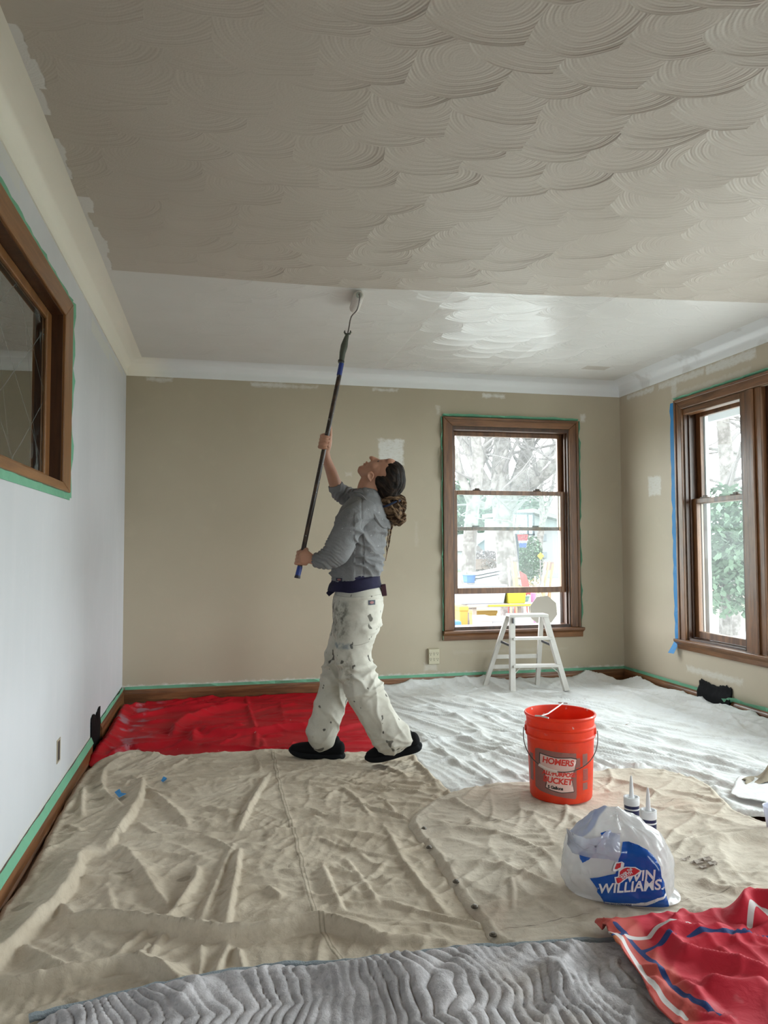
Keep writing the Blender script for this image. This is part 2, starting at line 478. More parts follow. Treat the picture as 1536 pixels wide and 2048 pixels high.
# baseboards (moulded profile) ---------------------------------
def baseboard(name, a, b, nrm, mat):
    prof = [(0, 0), (0.022, 0), (0.022, 0.012), (0.016, 0.02), (0.016, 0.082), (0.013, 0.092), (0.009, 0.099), (0.006, 0.112), (0, 0.112)]
    a = Vector((*a, 0)); b = Vector((*b, 0)); n = Vector((*nrm, 0)); v = []; m = len(prof)
    for p in (a, b):
        for d, z in prof: v.append(p+n*d+Vector((0, 0, z)))
    f = [(i, (i+1) % m, (i+1) % m+m, i+m) for i in range(m)]+[tuple(range(m-1, -1, -1)), tuple(range(m, 2*m))]
    mb = MB().add(v, f); return mb
struct(baseboard('b', (XL, YB), (XR, YB), (0, -1), 0).build('baseboard_back', W['base_x']))
m_ = baseboard('b', (XR, YB-0.022), (XR, V1+0.01), (-1, 0), 0); m2 = baseboard('b', (XR, V0-0.005), (XR, YR), (-1, 0), 0)
struct(m_.add(m2.v, m2.f).build('baseboard_right', W['base_y']))
m_ = baseboard('b', (XL, YB-0.022), (XL, L1+0.02), (1, 0), 0); m2 = baseboard('b', (XL, L0-0.02), (XL, YR), (1, 0), 0)
struct(m_.add(m2.v, m2.f).build('baseboard_left', W['base_y']))
struct(baseboard('b', (XL+0.03, YR), (R0, YR), (0, 1), 0).build('baseboard_rear', W['base_x']))

# tape strips ----------------------------------------------------
def strip(name, pts, wvec, nvec, mat, label, cat='tape', th=0.0012, wob=0.0, parent=None, group=None):
    """a ribbon along pts; wvec its width direction, nvec out of the wall"""
    rnd = random.Random(len(pts)*7+int(abs(pts[0][0])*100)); P = []
    for a, b2 in zip(pts[:-1], pts[1:]):
        n = max(1, int((Vector(b2)-Vector(a)).length/0.06))
        for i in range(n): P.append(Vector(a).lerp(Vector(b2), i/n))
    P.append(Vector(pts[-1])); v = []; f = []; w = Vector(wvec); nn = Vector(nvec)
    for i, p in enumerate(P):
        k = rnd.uniform(-wob, wob); k2 = abs(rnd.uniform(0, wob))*0.5
        for a, c in ((0, 0), (1, 0), (1, 1), (0, 1)):
            v.append(p+w*(a+(k if a else 0))+nn*(th*c+0.0004+(k2*0.6 if a else 0)))
    for i in range(len(P)-1):
        for k in range(4): f.append((i*4+k, i*4+(k+1) % 4, (i+1)*4+(k+1) % 4, (i+1)*4+k))
    f += [(3, 2, 1, 0), tuple(len(P)*4-4+i for i in range(4))]
    o = mesh_obj(name, v, f, mat, parent)
    if parent is None: tag(o, label, cat, group)
    return o
strip('masking_tape', [(XL+0.02, YB-0.006, 0.112), (XR-0.004, YB-0.006, 0.112)], (0, 0.004, 0.022), (0, -1, 0.1), GREEN, 'green masking tape along the top of the back wall baseboard', wob=0.06)
strip('masking_tape', [(XR-0.006, YB-0.01, 0.112), (XR-0.006, V1+0.02, 0.112)], (0.004, 0, 0.024), (-1, 0, 0.1), GREEN, 'green masking tape on right wall baseboard, corner to black vent hole', wob=0.05)
strip('masking_tape', [(XR-0.020, V0+0.045, 0.085), (XR-0.012, V0+0.02, 0.09), (XR-0.006, V0-0.02, 0.108), (XR-0.006, 2.6, 0.112)], (0.004, 0, 0.028), (-1, 0, 0.1), GREEN, 'green masking tape on right baseboard, curling loose beside the black vent hole', wob=0.2)
strip('masking_tape', [(XL+0.008, YB-0.03, 0.112), (XL+0.008, L1+0.02, 0.112)], (-0.006, 0, 0.03), (1, 0, 0.1), GREEN, 'short green masking tape on left baseboard beyond the black register hole', wob=0.05)
strip('masking_tape', [(XL+0.0175, L0-0.01, 0.080), (XL+0.0175, 0.3, 0.080)], (-0.0145, 0, 0.034), (1, 0, 0.2), GREEN, 'long green masking tape on left baseboard from register hole towards the camera', wob=0.015)

# register holes with black film ---------------------------------
def register(name, side, y0, y1, z0, z1, label):
    e = empty(name, (XR if side > 0 else XL, (y0+y1)/2, 0), 0, label, 'vent')
    rnd = random.Random(5 if side > 0 else 8); n = 26; s = side
    v = []; f = []
    X0 = (XR if s > 0 else XL)
    # rough edged black sheet that bulges out a little in front of the hole
    rows = 10
    for j in range(rows+1):
        for i in range(n+1):
            u = i/n; w = j/rows
            yy = y0-0.012+(y1-y0+0.024)*u; top = z1+0.02+0.012*math.sin(u*9)+rnd.uniform(-0.006, 0.010)
            zz = (z0-0.01)+(top-z0+0.01)*w
            bl_ = 1.0 if s > 0 else 0.35
            d = 0.004+bl_*0.018*math.sin(PI*u)*math.sin(PI*min(1, w*1.1))+rnd.uniform(0, 0.002)
            if w < 0.75 and s > 0: d = max(d, 0.026*min(1, (0.78-w)*6))
            v.append((X0-s*d, yy, zz))
    for j in range(rows):
        for i in range(n): a = j*(n+1)+i; f.append((a, a+1, a+n+2, a+n+1))
    o = mesh_obj('film', v, f, BLACK, None, True); o.parent = e; o.matrix_parent_inverse = Matrix.Translation(-Vector(e.location))
    sm = o.modifiers.new('s', 'SOLIDIFY'); sm.thickness = 0.002
    d = MB(); bx = X0+s*0.10
    a_, b_ = sorted((X0+s*0.001, bx)); q = 0.002
    d.box(a_, b_, y0, y0+q, z0, z1).box(a_, b_, y1-q, y1, z0, z1).box(a_, b_, y0, y1, z1-q, z1)
    d.box(min(bx, bx-s*q), max(bx, bx-s*q), y0, y1, z0, z1)
    o = d.build('duct', BLACK, e); o.matrix_parent_inverse = Matrix.Translation(-Vector(e.location))
    return e
register('wall_register', 1, V0, V1, VZ0, VZ1, 'black rough-edged register opening low on the right wall below the window')
register('wall_register', -1, L0, L1, LZ0, LZ1, 'narrow black register opening low on the left wall near the back corner')

# outlet hole in left wall
m = MB(); m.box(XL+0.0005, XL+0.0015, 3.49, 3.56, 0.215, 0.315)
sl = MB().box(XL+0.0005, XL+0.004, 3.505, 3.545, 0.222, 0.308)
e = empty('outlet_box', (0, 0, 0), 0, 'small open electrical outlet box in the grey left wall', 'outlet')
fr_ = MB(); fr_.box(XL, XL+0.003, 3.49, 3.50, 0.215, 0.315).box(XL, XL+0.003, 3.55, 3.56, 0.215, 0.315).box(XL, XL+0.003, 3.5, 3.55, 0.215, 0.222).box(XL, XL+0.003, 3.5, 3.55, 0.308, 0.315)
fr_.build('plaster_rim', plain('chipped_plaster', (0.42, 0.36, 0.27), 0.8), e)
sl = MB().box(XL+0.0003, XL+0.002, 3.50, 3.55, 0.222, 0.308); sl.build('socket', plain('grubby_socket', (0.06, 0.05, 0.045), 0.6), e)

# six way socket adapter -----------------------------------------
e = empty('socket_adapter', (1.683, YB, 0.275), 0, 'ivory six-way socket adapter on the tan wall left of the window', 'outlet')
IV = plain('ivory_plastic', (0.50, 0.46, 0.33), 0.4, var=0.05)
MB().prism([(-0.048, -0.064), (0.048, -0.064), (0.048, 0.064), (-0.048, 0.064)], 0, 1, lambda a, b2, d: (a*(1-0.10*d), -0.001-0.030*d, b2*(1-0.08*d))).build('body', IV, e, bevel=0.003)
DK = plain('slot_black', (0.01, 0.01, 0.01), 0.6, var=0)
for cx in (-0.028, 0, 0.028):
    for cz in (-0.022, 0.022):
        s_ = MB(); s_.box(cx-0.007, cx-0.0045, -0.0325, -0.0308, cz, cz+0.010).box(cx+0.0045, cx+0.007, -0.0325, -0.0308, cz, cz+0.009)
        s_.lathe([(0.0, -0.0325), (0.003, -0.0325), (0.003, -0.0308)], 10, (cx, 0, cz-0.008), 'y')
        s_.build('socket', DK, e)
# ------------------------------------------------------------ windows
def double_hung(root, org, ux, un, w, z0, z1, meet_lo, meet_hi, low_bot, mat, stile=0.048, frame_d=0.04, metal=True):
    """org: point on wall plane at one side; ux: unit along the wall, un: unit pointing outdoors"""
    ux = Vector(ux); un = Vector(un); org = Vector(org)
    def bx(mb, a0, a1, d0, d1, zz0, zz1):
        p = [org+ux*a+un*d for a, d in ((a0, d0), (a1, d0), (a1, d1), (a0, d1))]
        v = [(q.x, q.y, zz0) for q in p]+[(q.x, q.y, zz1) for q in p]
        mb.add(v, [(0,3,2,1),(4,5,6,7),(0,1,5,4),(1,2,6,5),(2,3,7,6),(3,0,4,7)])
    def sash(name, d0, d1, za, zb, top, bot):
        m = MB()
        bx(m, 0.012, 0.012+stile, d0, d1, za, zb); bx(m, w-0.012-stile, w-0.012, d0, d1, za, zb)
        bx(m, 0.012+stile, w-0.012-stile, d0, d1, za, za+bot); bx(m, 0.012+stile, w-0.012-stile, d0, d1, zb-top, zb)
        o = m.build(name, mat, root, bevel=0.003)
        g = MB(); dm = (d0+d1)/2; bx(g, 0.012+stile*0.8, w-0.012-stile*0.8, dm-0.002, dm+0.002, za+bot*0.8, zb-top*0.8)
        g.build('glass_pane', GLASS, o)
        return o
    up = sash('upper_sash', 0.095, 0.125, meet_hi-0.018, z1-0.03, 0.035, 0.030)
    lo = sash('lower_sash', 0.050, 0.085, low_bot, meet_lo, 0.036, 0.048)
    for k in (0.22, 0.74):
        q = MB(); bx(q, w*k-0.035, w*k+0.035, 0.052, 0.082, meet_lo, meet_lo+0.008); bx(q, w*k-0.014, w*k+0.026, 0.058, 0.074, meet_lo+0.008, meet_lo+0.020)
        q.build('sash_lock', M_LOCK, lo, bevel=0.002)
        if metal:
            q = MB(); bx(q, w*k-0.03, w*k+0.03, 0.09, 0.10, meet_hi+0.012, meet_hi+0.024); q.build('sash_lock', M_LOCK, up, bevel=0.002)
    j = MB()
    bx(j, 0, 0.012, 0.0, 0.13, z0, z1); bx(j, w-0.012, w, 0.0, 0.13, z0, z1); bx(j, 0.012, w-0.012, 0.0, 0.13, z1-0.030, z1); bx(j, 0.012, w-0.012, 0.0, 0.155, z0, z0+0.03)
    bx(j, 0.012, 0.024, 0.030, 0.046, z0, z1); bx(j, w-0.024, w-0.012, 0.030, 0.046, z0, z1)
    j.build('jamb', W['dark'], root, bevel=0.002)
    if metal:
        j = MB(); bx(j, 0.0, 0.035, 0.13, 0.155, z0, z1); bx(j, w-0.035, w, 0.13, 0.155, z0, z1); bx(j, 0.03, w-0.03, 0.13, 0.155, z1-0.035, z1)
        j.build('storm_frame', WHITE_METAL, root)
M_LOCK = plain('bronze_lock', (0.05, 0.035, 0.025), 0.4, metal=0.5)

# window_1, back wall
e1 = struct(empty('window_1'))
double_hung(e1, (A0, YB, 0), (1, 0, 0), (0, 1, 0), A1-A0, AZ0, AZ1, 1.612, 1.300, 0.762, W['oak_z'], stile=0.045)
cs = MB()
def casing_piece(mb, poly, y0, y1): mb.prism(poly, y0, y1, lambda a, b2, d: (a, d, b2))
CW = 0.082; xo0, xo1, zo1 = A0-CW, A1+CW, AZ1+0.072
casing_piece(cs, [(xo0, 0.475), (A0, 0.475), (A0, AZ1), (xo0, zo1)], YB-0.018, YB)
casing_piece(cs, [(A1, 0.475), (xo1, 0.475), (xo1, zo1), (A1, AZ1)], YB-0.018, YB)
casing_piece(cs, [(xo0, 0.475), (xo0+0.022, 0.475), (xo0+0.022, zo1-0.02), (xo0, zo1)], YB-0.026, YB-0.018)
casing_piece(cs, [(xo1-0.022, 0.475), (xo1, 0.475), (xo1, zo1), (xo1-0.022, zo1-0.02)], YB-0.026, YB-0.018)
cs.build('casing', W['oak_z'], e1, bevel=0.004)
cs = MB(); casing_piece(cs, [(xo0, zo1), (A0, AZ1), (A1, AZ1), (xo1, zo1)], YB-0.018, YB)
casing_piece(cs, [(xo0, zo1), (xo0+0.022, zo1-0.02), (xo1-0.022, zo1-0.02), (xo1, zo1)], YB-0.026, YB-0.018)
cs.build('head_casing', W['oak_x'], e1, bevel=0.004)
st = MB(); st.prism([(0, 0.395), (-0.022, 0.395), (-0.026, 0.435), (-0.045, 0.448), (-0.060, 0.455), (-0.060, 0.475), (0.05, 0.475), (0.05, 0.44), (0, 0.44)], A0-CW-0.012, A1+CW+0.016, lambda a, b2, d: (d, YB+a, b2))
st.build('window_sill', W['oak_x'], e1, bevel=0.003)
strip('masking_tape', [(xo0-0.004, YB-0.001, zo1+0.002), (xo1+0.004, YB-0.001, zo1+0.002)], (0, -0.006, 0.018), (0, -1, 0), GREEN, 'green masking tape across the top of the back window casing', wob=0.15)
strip('masking_tape', [(xo0, YB-0.001, 0.40), (xo0, YB-0.001, zo1)], (-0.014, 0, 0), (0, -1, 0), GREEN, 'thin upright green masking tape left of the back window casing', wob=0.15)
strip('masking_tape', [(xo1, YB-0.001, 0.47), (xo1, YB-0.001, zo1)], (0.009, 0, 0), (0, -1, 0), GREEN, 'thin upright green masking tape right of the back window casing', wob=0.15)

# window_2, right wall: sash window, picture window, sash window
e2 = struct(empty('window_2'))
def xw(mb, y0, y1, z0, z1, d0, d1): mb.box(XR+d0, XR+d1, y0, y1, z0, z1)
Y_A, Y_B, Y_C, Y_D = 4.875, 4.25, 4.06, 1.75     # sash 4.875..4.25, post, picture 4.06..2.40, post, sash 2.21..1.55
double_hung(e2, (XR, Y_A, 0), (0, -1, 0), (1, 0, 0), Y_A-Y_B, BZ0, BZ1, 1.495, 1.475, BZ0+0.035, W['oak_z'], stile=0.05, metal=False)
double_hung(e2, (XR, 1.56, 0), (0, -1, 0), (1, 0, 0), 0.66, BZ0, BZ1, 1.495, 1.475, BZ0+0.035, W['oak_z'], stile=0.05, metal=False)
pm = MB(); xw(pm, Y_C, Y_B, BZ0, BZ1, -0.004, 0.14); xw(pm, 1.56, Y_D, BZ0, BZ1, -0.004, 0.14)
xw(pm, Y_C+0.06, Y_C+0.13, BZ0, BZ1, -0.018, -0.004); xw(pm, 1.62, 1.69, BZ0, BZ1, -0.018, -0.004)
pm.build('mullion_post', W['oak_z'], e2, bevel=0.005)
pm = MB(); xw(pm, Y_D, Y_D+0.05, BZ0, BZ1, 0.03, 0.12); xw(pm, Y_C-0.05, Y_C, BZ0, BZ1, 0.03, 0.12); xw(pm, Y_D+0.05, Y_C-0.05, BZ0, BZ0+0.06, 0.03, 0.12); xw(pm, Y_D+0.05, Y_C-0.05, BZ1-0.05, BZ1, 0.03, 0.12)
pf = pm.build('picture_sash', W['dark'], e2, bevel=0.003)
g = MB(); xw(g, Y_D+0.04, Y_C-0.04, BZ0+0.05, BZ1-0.04, 0.085, 0.090); g.build('glass_pane', GLASS, pf)
pm = MB(); xw(pm, Y_C-0.066, Y_C-0.05, BZ0+0.06, BZ1-0.05, 0.088, 0.15); xw(pm, Y_A-0.075, Y_A-0.03, BZ0+0.03, BZ1-0.03, 0.128, 0.155)
pm.build('storm_frame', WHITE_METAL, e2)
cs = MB(); f_ = lambda a, b2, d: (XR-d, a, b2)
cs.prism([(Y_A, 0.45), (Y_A+CW, 0.45), (Y_A+CW, BZ1+0.078), (Y_A, BZ1)], 0, 0.020, f_)
cs.prism([(Y_A+CW-0.022, 0.45), (Y_A+CW, 0.45), (Y_A+CW, BZ1+0.078), (Y_A+CW-0.022, BZ1+0.056)], 0.020, 0.028, f_)
cs.prism([(0.90-CW, 0.45), (0.90, 0.45), (0.90, BZ1), (0.90-CW, BZ1+0.078)], 0, 0.020, f_)
cs.build('casing', W['oak_z'], e2, bevel=0.004)
cs = MB(); cs.prism([(0.90-CW, BZ1+0.078), (0.90, BZ1), (Y_A, BZ1), (Y_A+CW, BZ1+0.078)], 0, 0.020, f_)
cs.prism([(0.90-CW, BZ1+0.078), (0.90-CW, BZ1+0.056), (Y_A+CW-0.022, BZ1+0.056), (Y_A+CW, BZ1+0.078)], 0.020, 0.028, f_)
cs.prism([(Y_B, BZ1-0.045), (Y_A, BZ1-0.045), (Y_A, BZ1-0.001), (Y_B, BZ1-0.001)], -0.06, 0.004, f_)
cs.build('head_casing', W['oak_y'], e2, bevel=0.004)
st = MB(); st.prism([(0, 0.385), (-0.020, 0.385), (-0.026, 0.420), (-0.048, 0.436), (-0.056, 0.443), (-0.056, 0.460), (0.05, 0.460), (0.05, 0.43), (0, 0.43)], 0.90-CW-0.02, Y_A+CW+0.018, lambda a, b2, d: (XR+a, d, b2))
st.build('window_sill', W['oak_y'], e2, bevel=0.003)
strip('masking_tape', [(XR-0.001, Y_A+CW+0.01, BZ1+0.080), (XR-0.001, 0.95, BZ1+0.080)], (-0.006, 0, 0.016), (-1, 0, 0), GREEN, 'green masking tape along the top of the right wall window', wob=0.07)
strip('masking_tape', [(XR-0.004, Y_A+CW+0.004, BZ1+0.07), (XR-0.003, Y_A+CW+0.004, 0.45), (XR-0.02, Y_A+CW+0.02, 0.40), (XR-0.045, Y_A+CW+0.03, 0.345)], (0, 0.062, 0), (-1, 0, 0), BLUE, 'blue masking tape hanging down the left side of the right window', wob=0.03)

# window_3, interior mirror-glass window in left wall
e3 = struct(empty('window_3'))
def mirror_mat():
    m = Mat('etched_dark_glass'); t = m.t
    k, x, y, z = m.pos('World')
    m.p.inputs['Base Color'].default_value = (0.02, 0.022, 0.02, 1); m.p.inputs['Metallic'].default_value = 0.0
    m.p.inputs['Roughness'].default_value = 0.02
    gl = t.nodes.new('ShaderNodeBsdfGlossy'); gl.inputs[0].default_value = (0.46, 0.46, 0.43, 1); gl.inputs['Roughness'].default_value = 0.015
    fd = t.nodes.new('ShaderNodeBsdfDiffuse'); fd.inputs[0].default_value = (0.20, 0.215, 0.21, 1)
    def ln(e): return ((e.fract()-0.5).abs()).step(0.016, 0.004)
    w_ = m.noise(3, 2, kind='World')*0.05
    lines = ln((y*0.95+z*1.5+w_)*2.1).max(ln((y*0.95-z*1.5+w_)*2.1+0.3)).max(ln((y*1.0+z*0.45)*2.4+w_)*0.6)
    cl = m.noise(7, 5, 0.65, kind='World', dist=1.2)
    edge = (y.step(3.02, 3.36)*((z-1.80).abs().step(0.12, 0.33)))
    e_ = cl.step(0.50, 0.60)*edge
    e2_ = (m.noise(3.2, 4, 0.6, kind='World', dist=0.8)).step(0.53, 0.63)*(y.step(3.05, 2.7))*((z-1.85).abs().step(0.08, 0.36))*0.8
    f = (lines*0.45).max(e_*0.7).max(e2_).clamp()*0.85
    mx = t.nodes.new('ShaderNodeMixShader'); t.links.new(f.k, mx.inputs[0]); t.links.new(gl.outputs[0], mx.inputs[1]); t.links.new(fd.outputs[0], mx.inputs[2])
    t.links.new(mx.outputs[0], m.out.inputs[0]); return m.m
fL = lambda a, b2, d: (XL+d, a, b2)
o_y0, o_y1, o_z0, o_z1 = C0-0.10, 3.625, 1.400, 2.275
cs = MB()
cs.prism([(C1, CZ0), (o_y1, o_z0), (o_y1, o_z1), (C1, CZ1)], 0.0, 0.016, fL)
cs.prism([(o_y0, o_z0), (C0, CZ0), (C0, CZ1), (o_y0, o_z1)], 0.0, 0.016, fL)
cs.build('casing', W['honey_z'], e3, bevel=0.004)
cs = MB(); cs.prism([(C0, CZ1), (C1, CZ1), (o_y1, o_z1), (o_y0, o_z1)], 0.0, 0.016, fL)
cs.build('head_casing', W['honey_y'], e3, bevel=0.004)
cs = MB(); cs.prism([(o_y0, o_z0), (o_y1, o_z0), (C1, CZ0), (C0, CZ0)], 0.0, 0.016, fL)
cs.build('window_sill', W['honey_y'], e3, bevel=0.004)
jb = MB(); q = 0.004
jb.box(XL-0.12, XL+0.004, C1-q, C1, CZ0, CZ1).box(XL-0.12, XL+0.004, C0, C0+q, CZ0, CZ1).box(XL-0.12, XL+0.004, C0, C1, CZ1-q, CZ1).box(XL-0.12, XL+0.004, C0, C1, CZ0, CZ0+q)
jb.build('jamb', W['dark'], e3)
sf = MB(); X1, X0_ = XL-0.041, XL-0.062
sf.box(X0_, X1, C1-0.088, C1-q, CZ0+q, CZ1-q).box(X0_, X1, C0+q, C0+0.09, CZ0+q, CZ1-q).box(X0_, X1, C0+0.09, C1-0.088, CZ1-0.048, CZ1-q).box(X0_, X1, C0+0.09, C1-0.088, CZ0+q, CZ0+0.03)
sfo = sf.build('inner_frame', W['honey_z'], e3, bevel=0.006)
MB().box(X0_+0.004, X0_+0.010, C0+0.05, C1-0.06, CZ0+0.02, CZ1-0.03).build('glass_pane', mirror_mat(), sfo)
strip('masking_tape', [(XL+0.001, o_y1+0.001, o_z0-0.02), (XL+0.001, o_y1+0.001, o_z1+0.02)], (0, 0.055, 0), (1, 0, 0), GREEN, 'upright green masking tape right of the honey oak interior window', wob=0.05)
strip('masking_tape', [(XL+0.001, o_y0, o_z1), (XL+0.001, o_y1+0.02, o_z1)], (0, 0, 0.028), (1, 0, 0), GREEN, 'green masking tape above the honey oak interior window', wob=0.03)
strip('masking_tape', [(XL+0.001, o_y0, o_z0-0.030), (XL+0.001, o_y1+0.05, o_z0-0.030)], (0, 0, 0.030), (1, 0, 0), GREEN, 'green masking tape under the honey oak interior window', wob=0.03)
# ------------------------------------------------------------ cloth on the floor
def _hash(ix, iy, seed):
    h = (ix.astype(np.int64)*374761393+iy.astype(np.int64)*668265263+seed*1442695041) & 0xffffffff
    h = ((h ^ (h >> 13))*1274126177) & 0xffffffff
    return (h ^ (h >> 16)) & 0xffffffff
def gnoise(x, y, seed=0):
    x0 = np.floor(x); y0 = np.floor(y); fx = x-x0; fy = y-y0
    def g(ix, iy, dx, dy):
        a = _hash(ix, iy, seed)/4294967295.0*2*PI
        return np.cos(a)*dx+np.sin(a)*dy
    u = fx*fx*fx*(fx*(fx*6-15)+10); v = fy*fy*fy*(fy*(fy*6-15)+10)
    n00 = g(x0, y0, fx, fy); n10 = g(x0+1, y0, fx-1, fy); n01 = g(x0, y0+1, fx, fy-1); n11 = g(x0+1, y0+1, fx-1, fy-1)
    return ((n00*(1-u)+n10*u)*(1-v)+(n01*(1-u)+n11*u)*v)*1.5
def ridged(x, y, ang, sx, sy, seed, sharp=2.0, warp=0.3):
    c, s = math.cos(ang), math.sin(ang); u = (x*c+y*s)*sx; v = (-x*s+y*c)*sy
    w1 = gnoise(x*2.1, y*2.1, seed+5)*warp*sy*0.5; 
    n = gnoise(u+w1*0.2, v+w1, seed)
    return np.clip(1-np.abs(n)*2.2, 0, 1)**sharp
def poly_dist(P, poly, closed=True):
    """distance of points P (n,2) to polyline and the nearest points"""
    Q = np.asarray(poly, float); best = np.full(len(P), 1e9); near = np.zeros_like(P); tt = np.zeros(len(P))
    n = len(Q); m = n if closed else n-1
    L = 0; seg = [np.linalg.norm(Q[(i+1) % n]-Q[i]) for i in range(m)]; tot = sum(seg)
    side = np.zeros(len(P))
    for i in range(m):
        a = Q[i]; b_ = Q[(i+1) % n]; d = b_-a; l2 = max(d@d, 1e-12)
        t = np.clip(((P-a)@d)/l2, 0, 1); c = a+t[:, None]*d; r = P-c; q = np.hypot(r[:, 0], r[:, 1])
        k = q < best; best[k] = q[k]; near[k] = c[k]; tt[k] = (L+t[k]*seg[i])/tot
        side[k] = (d[0]*(P[k, 1]-a[1])-d[1]*(P[k, 0]-a[0]))/math.sqrt(l2)
        L += seg[i]
    return best, near, tt, side
def inside(P, poly):
    Q = np.asarray(poly, float); c = np.zeros(len(P), bool); j = len(Q)-1
    for i in range(len(Q)):
        xi, yi = Q[i]; xj, yj = Q[j]
        if yi != yj:
            k = ((yi > P[:, 1]) != (yj > P[:, 1])) & (P[:, 0] < (xj-xi)*(P[:, 1]-yi)/(yj-yi)+xi); c ^= k
        j = i
    return c
def smooth_poly(poly, it=2):
    P = [np.array(p, float) for p in poly]
    for _ in range(it):
        o = []
        for i in range(len(P)):
            a, b_ = P[i], P[(i+1) % len(P)]; o += [a*0.78+b_*0.22, a*0.22+b_*0.78]
        P = o
    return np.array(P)
def smooth_line(pts, it=2):
    P = [np.array(p, float) for p in pts]
    for _ in range(it):
        o = [P[0]]
        for a, b_ in zip(P[:-1], P[1:]): o += [a*0.75+b_*0.25, a*0.25+b_*0.75]
        o.append(P[-1]); P = o
    return np.array(P)
def sstep(a, b_, x):
    t = np.clip((x-a)/(b_-a), 0, 1); return t*t*(3-2*t)
def cloth(name, outline, hfun, cell, mat, th=0.0025, attrs=None, smooth=1, edge_wob=0.006, seed=1):
    """a sheet lying on the floor, cut out of a fine grid along its outline"""
    O = smooth_poly(outline, smooth) if smooth else np.array(outline, float)
    x0, y0 = O.min(0)-cell; x1, y1 = O.max(0)+cell
    nx = int((x1-x0)/cell)+2; ny = int((y1-y0)/cell)+2
    gx, gy = np.meshgrid(x0+np.arange(nx)*cell, y0+np.arange(ny)*cell)
    P = np.stack([gx.ravel(), gy.ravel()], 1)
    d, near, _, _ = poly_dist(P, O); ins = inside(P, O); sd = np.where(ins, -d, d)
    snap = (sd > -cell*0.35) & (sd < cell*1.0)
    P[snap] = near[snap]; keep = sd < cell*1.0
    idx = np.arange(nx*ny).reshape(ny, nx)
    F = np.stack([idx[:-1, :-1], idx[:-1, 1:], idx[1:, 1:], idx[1:, :-1]], -1).reshape(-1, 4)
    F = F[keep[F].all(1)]
    used = np.unique(F); rm = np.full(nx*ny, -1); rm[used] = np.arange(len(used)); F = rm[F]; P = P[used]
    sdv = np.minimum(sd[used], 0)
    P2 = P+np.stack([gnoise(P[:, 0]*9, P[:, 1]*9, seed), gnoise(P[:, 0]*9+31, P[:, 1]*9, seed)], 1)*edge_wob
    z = hfun(P2[:, 0], P2[:, 1], -sdv)
    V = np.column_stack([P2, z])
    me = bpy.data.meshes.new(name)
    me.vertices.add(len(V)); me.vertices.foreach_set('co', V.ravel().astype(np.float32))
    me.loops.add(F.size); me.loops.foreach_set('vertex_index', F.ravel().astype(np.int32))
    me.polygons.add(len(F)); me.polygons.foreach_set('loop_start', (np.arange(len(F))*4).astype(np.int32))
    try: me.polygons.foreach_set('loop_total', np.full(len(F), 4, np.int32))
    except Exception: pass
    me.polygons.foreach_set('use_smooth', np.ones(len(F), bool)); me.update(); me.validate()
    if attrs:
        for k, fn in attrs.items():
            a = me.attributes.new(k, 'FLOAT', 'POINT'); a.data.foreach_set('value', fn(P[:, 0], P[:, 1]).astype(np.float32))
    me.materials.append(mat)
    o = link(bpy.data.objects.new(name, me))
    if th:
        s = o.modifiers.new('s', 'SOLIDIFY'); s.thickness = th; s.offset = 1.0
    return o
class Folds:
    """creases drawn as lines: (points, height, half width near side, half width far side)"""
    def __init__(s, z=0.012): s.L = []; s.z = z
    def px(s, pts, h, w, w2=None, it=2):
        s.L.append((smooth_line([fl(a, b_, s.z) for a, b_ in pts], it), h, w, w2 if w2 else w)); return s
    def rand(s, poly, n, ang, spread, L, h, w, seed):
        """scatter short tension creases inside an outline"""
        r = random.Random(seed); Q = np.array(poly); lo, hi = Q.min(0), Q.max(0); k = 0
        while k < n:
            p = np.array([r.uniform(lo[0], hi[0]), r.uniform(lo[1], hi[1])])
            if not inside(p[None], poly)[0]: continue
            k += 1; a = r.gauss(ang, spread); l = r.uniform(*L); b = r.uniform(-0.5, 0.5); pts = [p]
            for i in range(4): pts.append(pts[-1]+np.array([math.cos(a), math.sin(a)])*l/4); a += b*0.35
            ww = r.uniform(*w); s.L.append((np.array(pts), r.uniform(*h), ww, ww*r.uniform(0.4, 2.2)))
        return s
    def __call__(s, x, y):
        P = np.stack([x, y], 1); z = np.zeros(len(x))
        for pts, h, w, w2 in s.L:
            mg = 3*max(w, w2); lo = pts.min(0)-mg; hi = pts.max(0)+mg
            k = (x > lo[0]) & (x < hi[0]) & (y > lo[1]) & (y < hi[1])
            if not k.any(): continue
            d, _, t, side = poly_dist(P[k], pts, False)
            ww = np.where(side > 0, w2, w); e = np.clip(np.minimum(t, 1-t)*5, 0, 1); e = e*(2-e)
            if h > 0: z[k] = np.maximum(z[k], h*e*np.clip(1-d/(1.7*ww), 0, 1)**1.5+0.35*z[k])
            else: z[k] += h*e*np.exp(-(d/ww)**1.5)
        return z

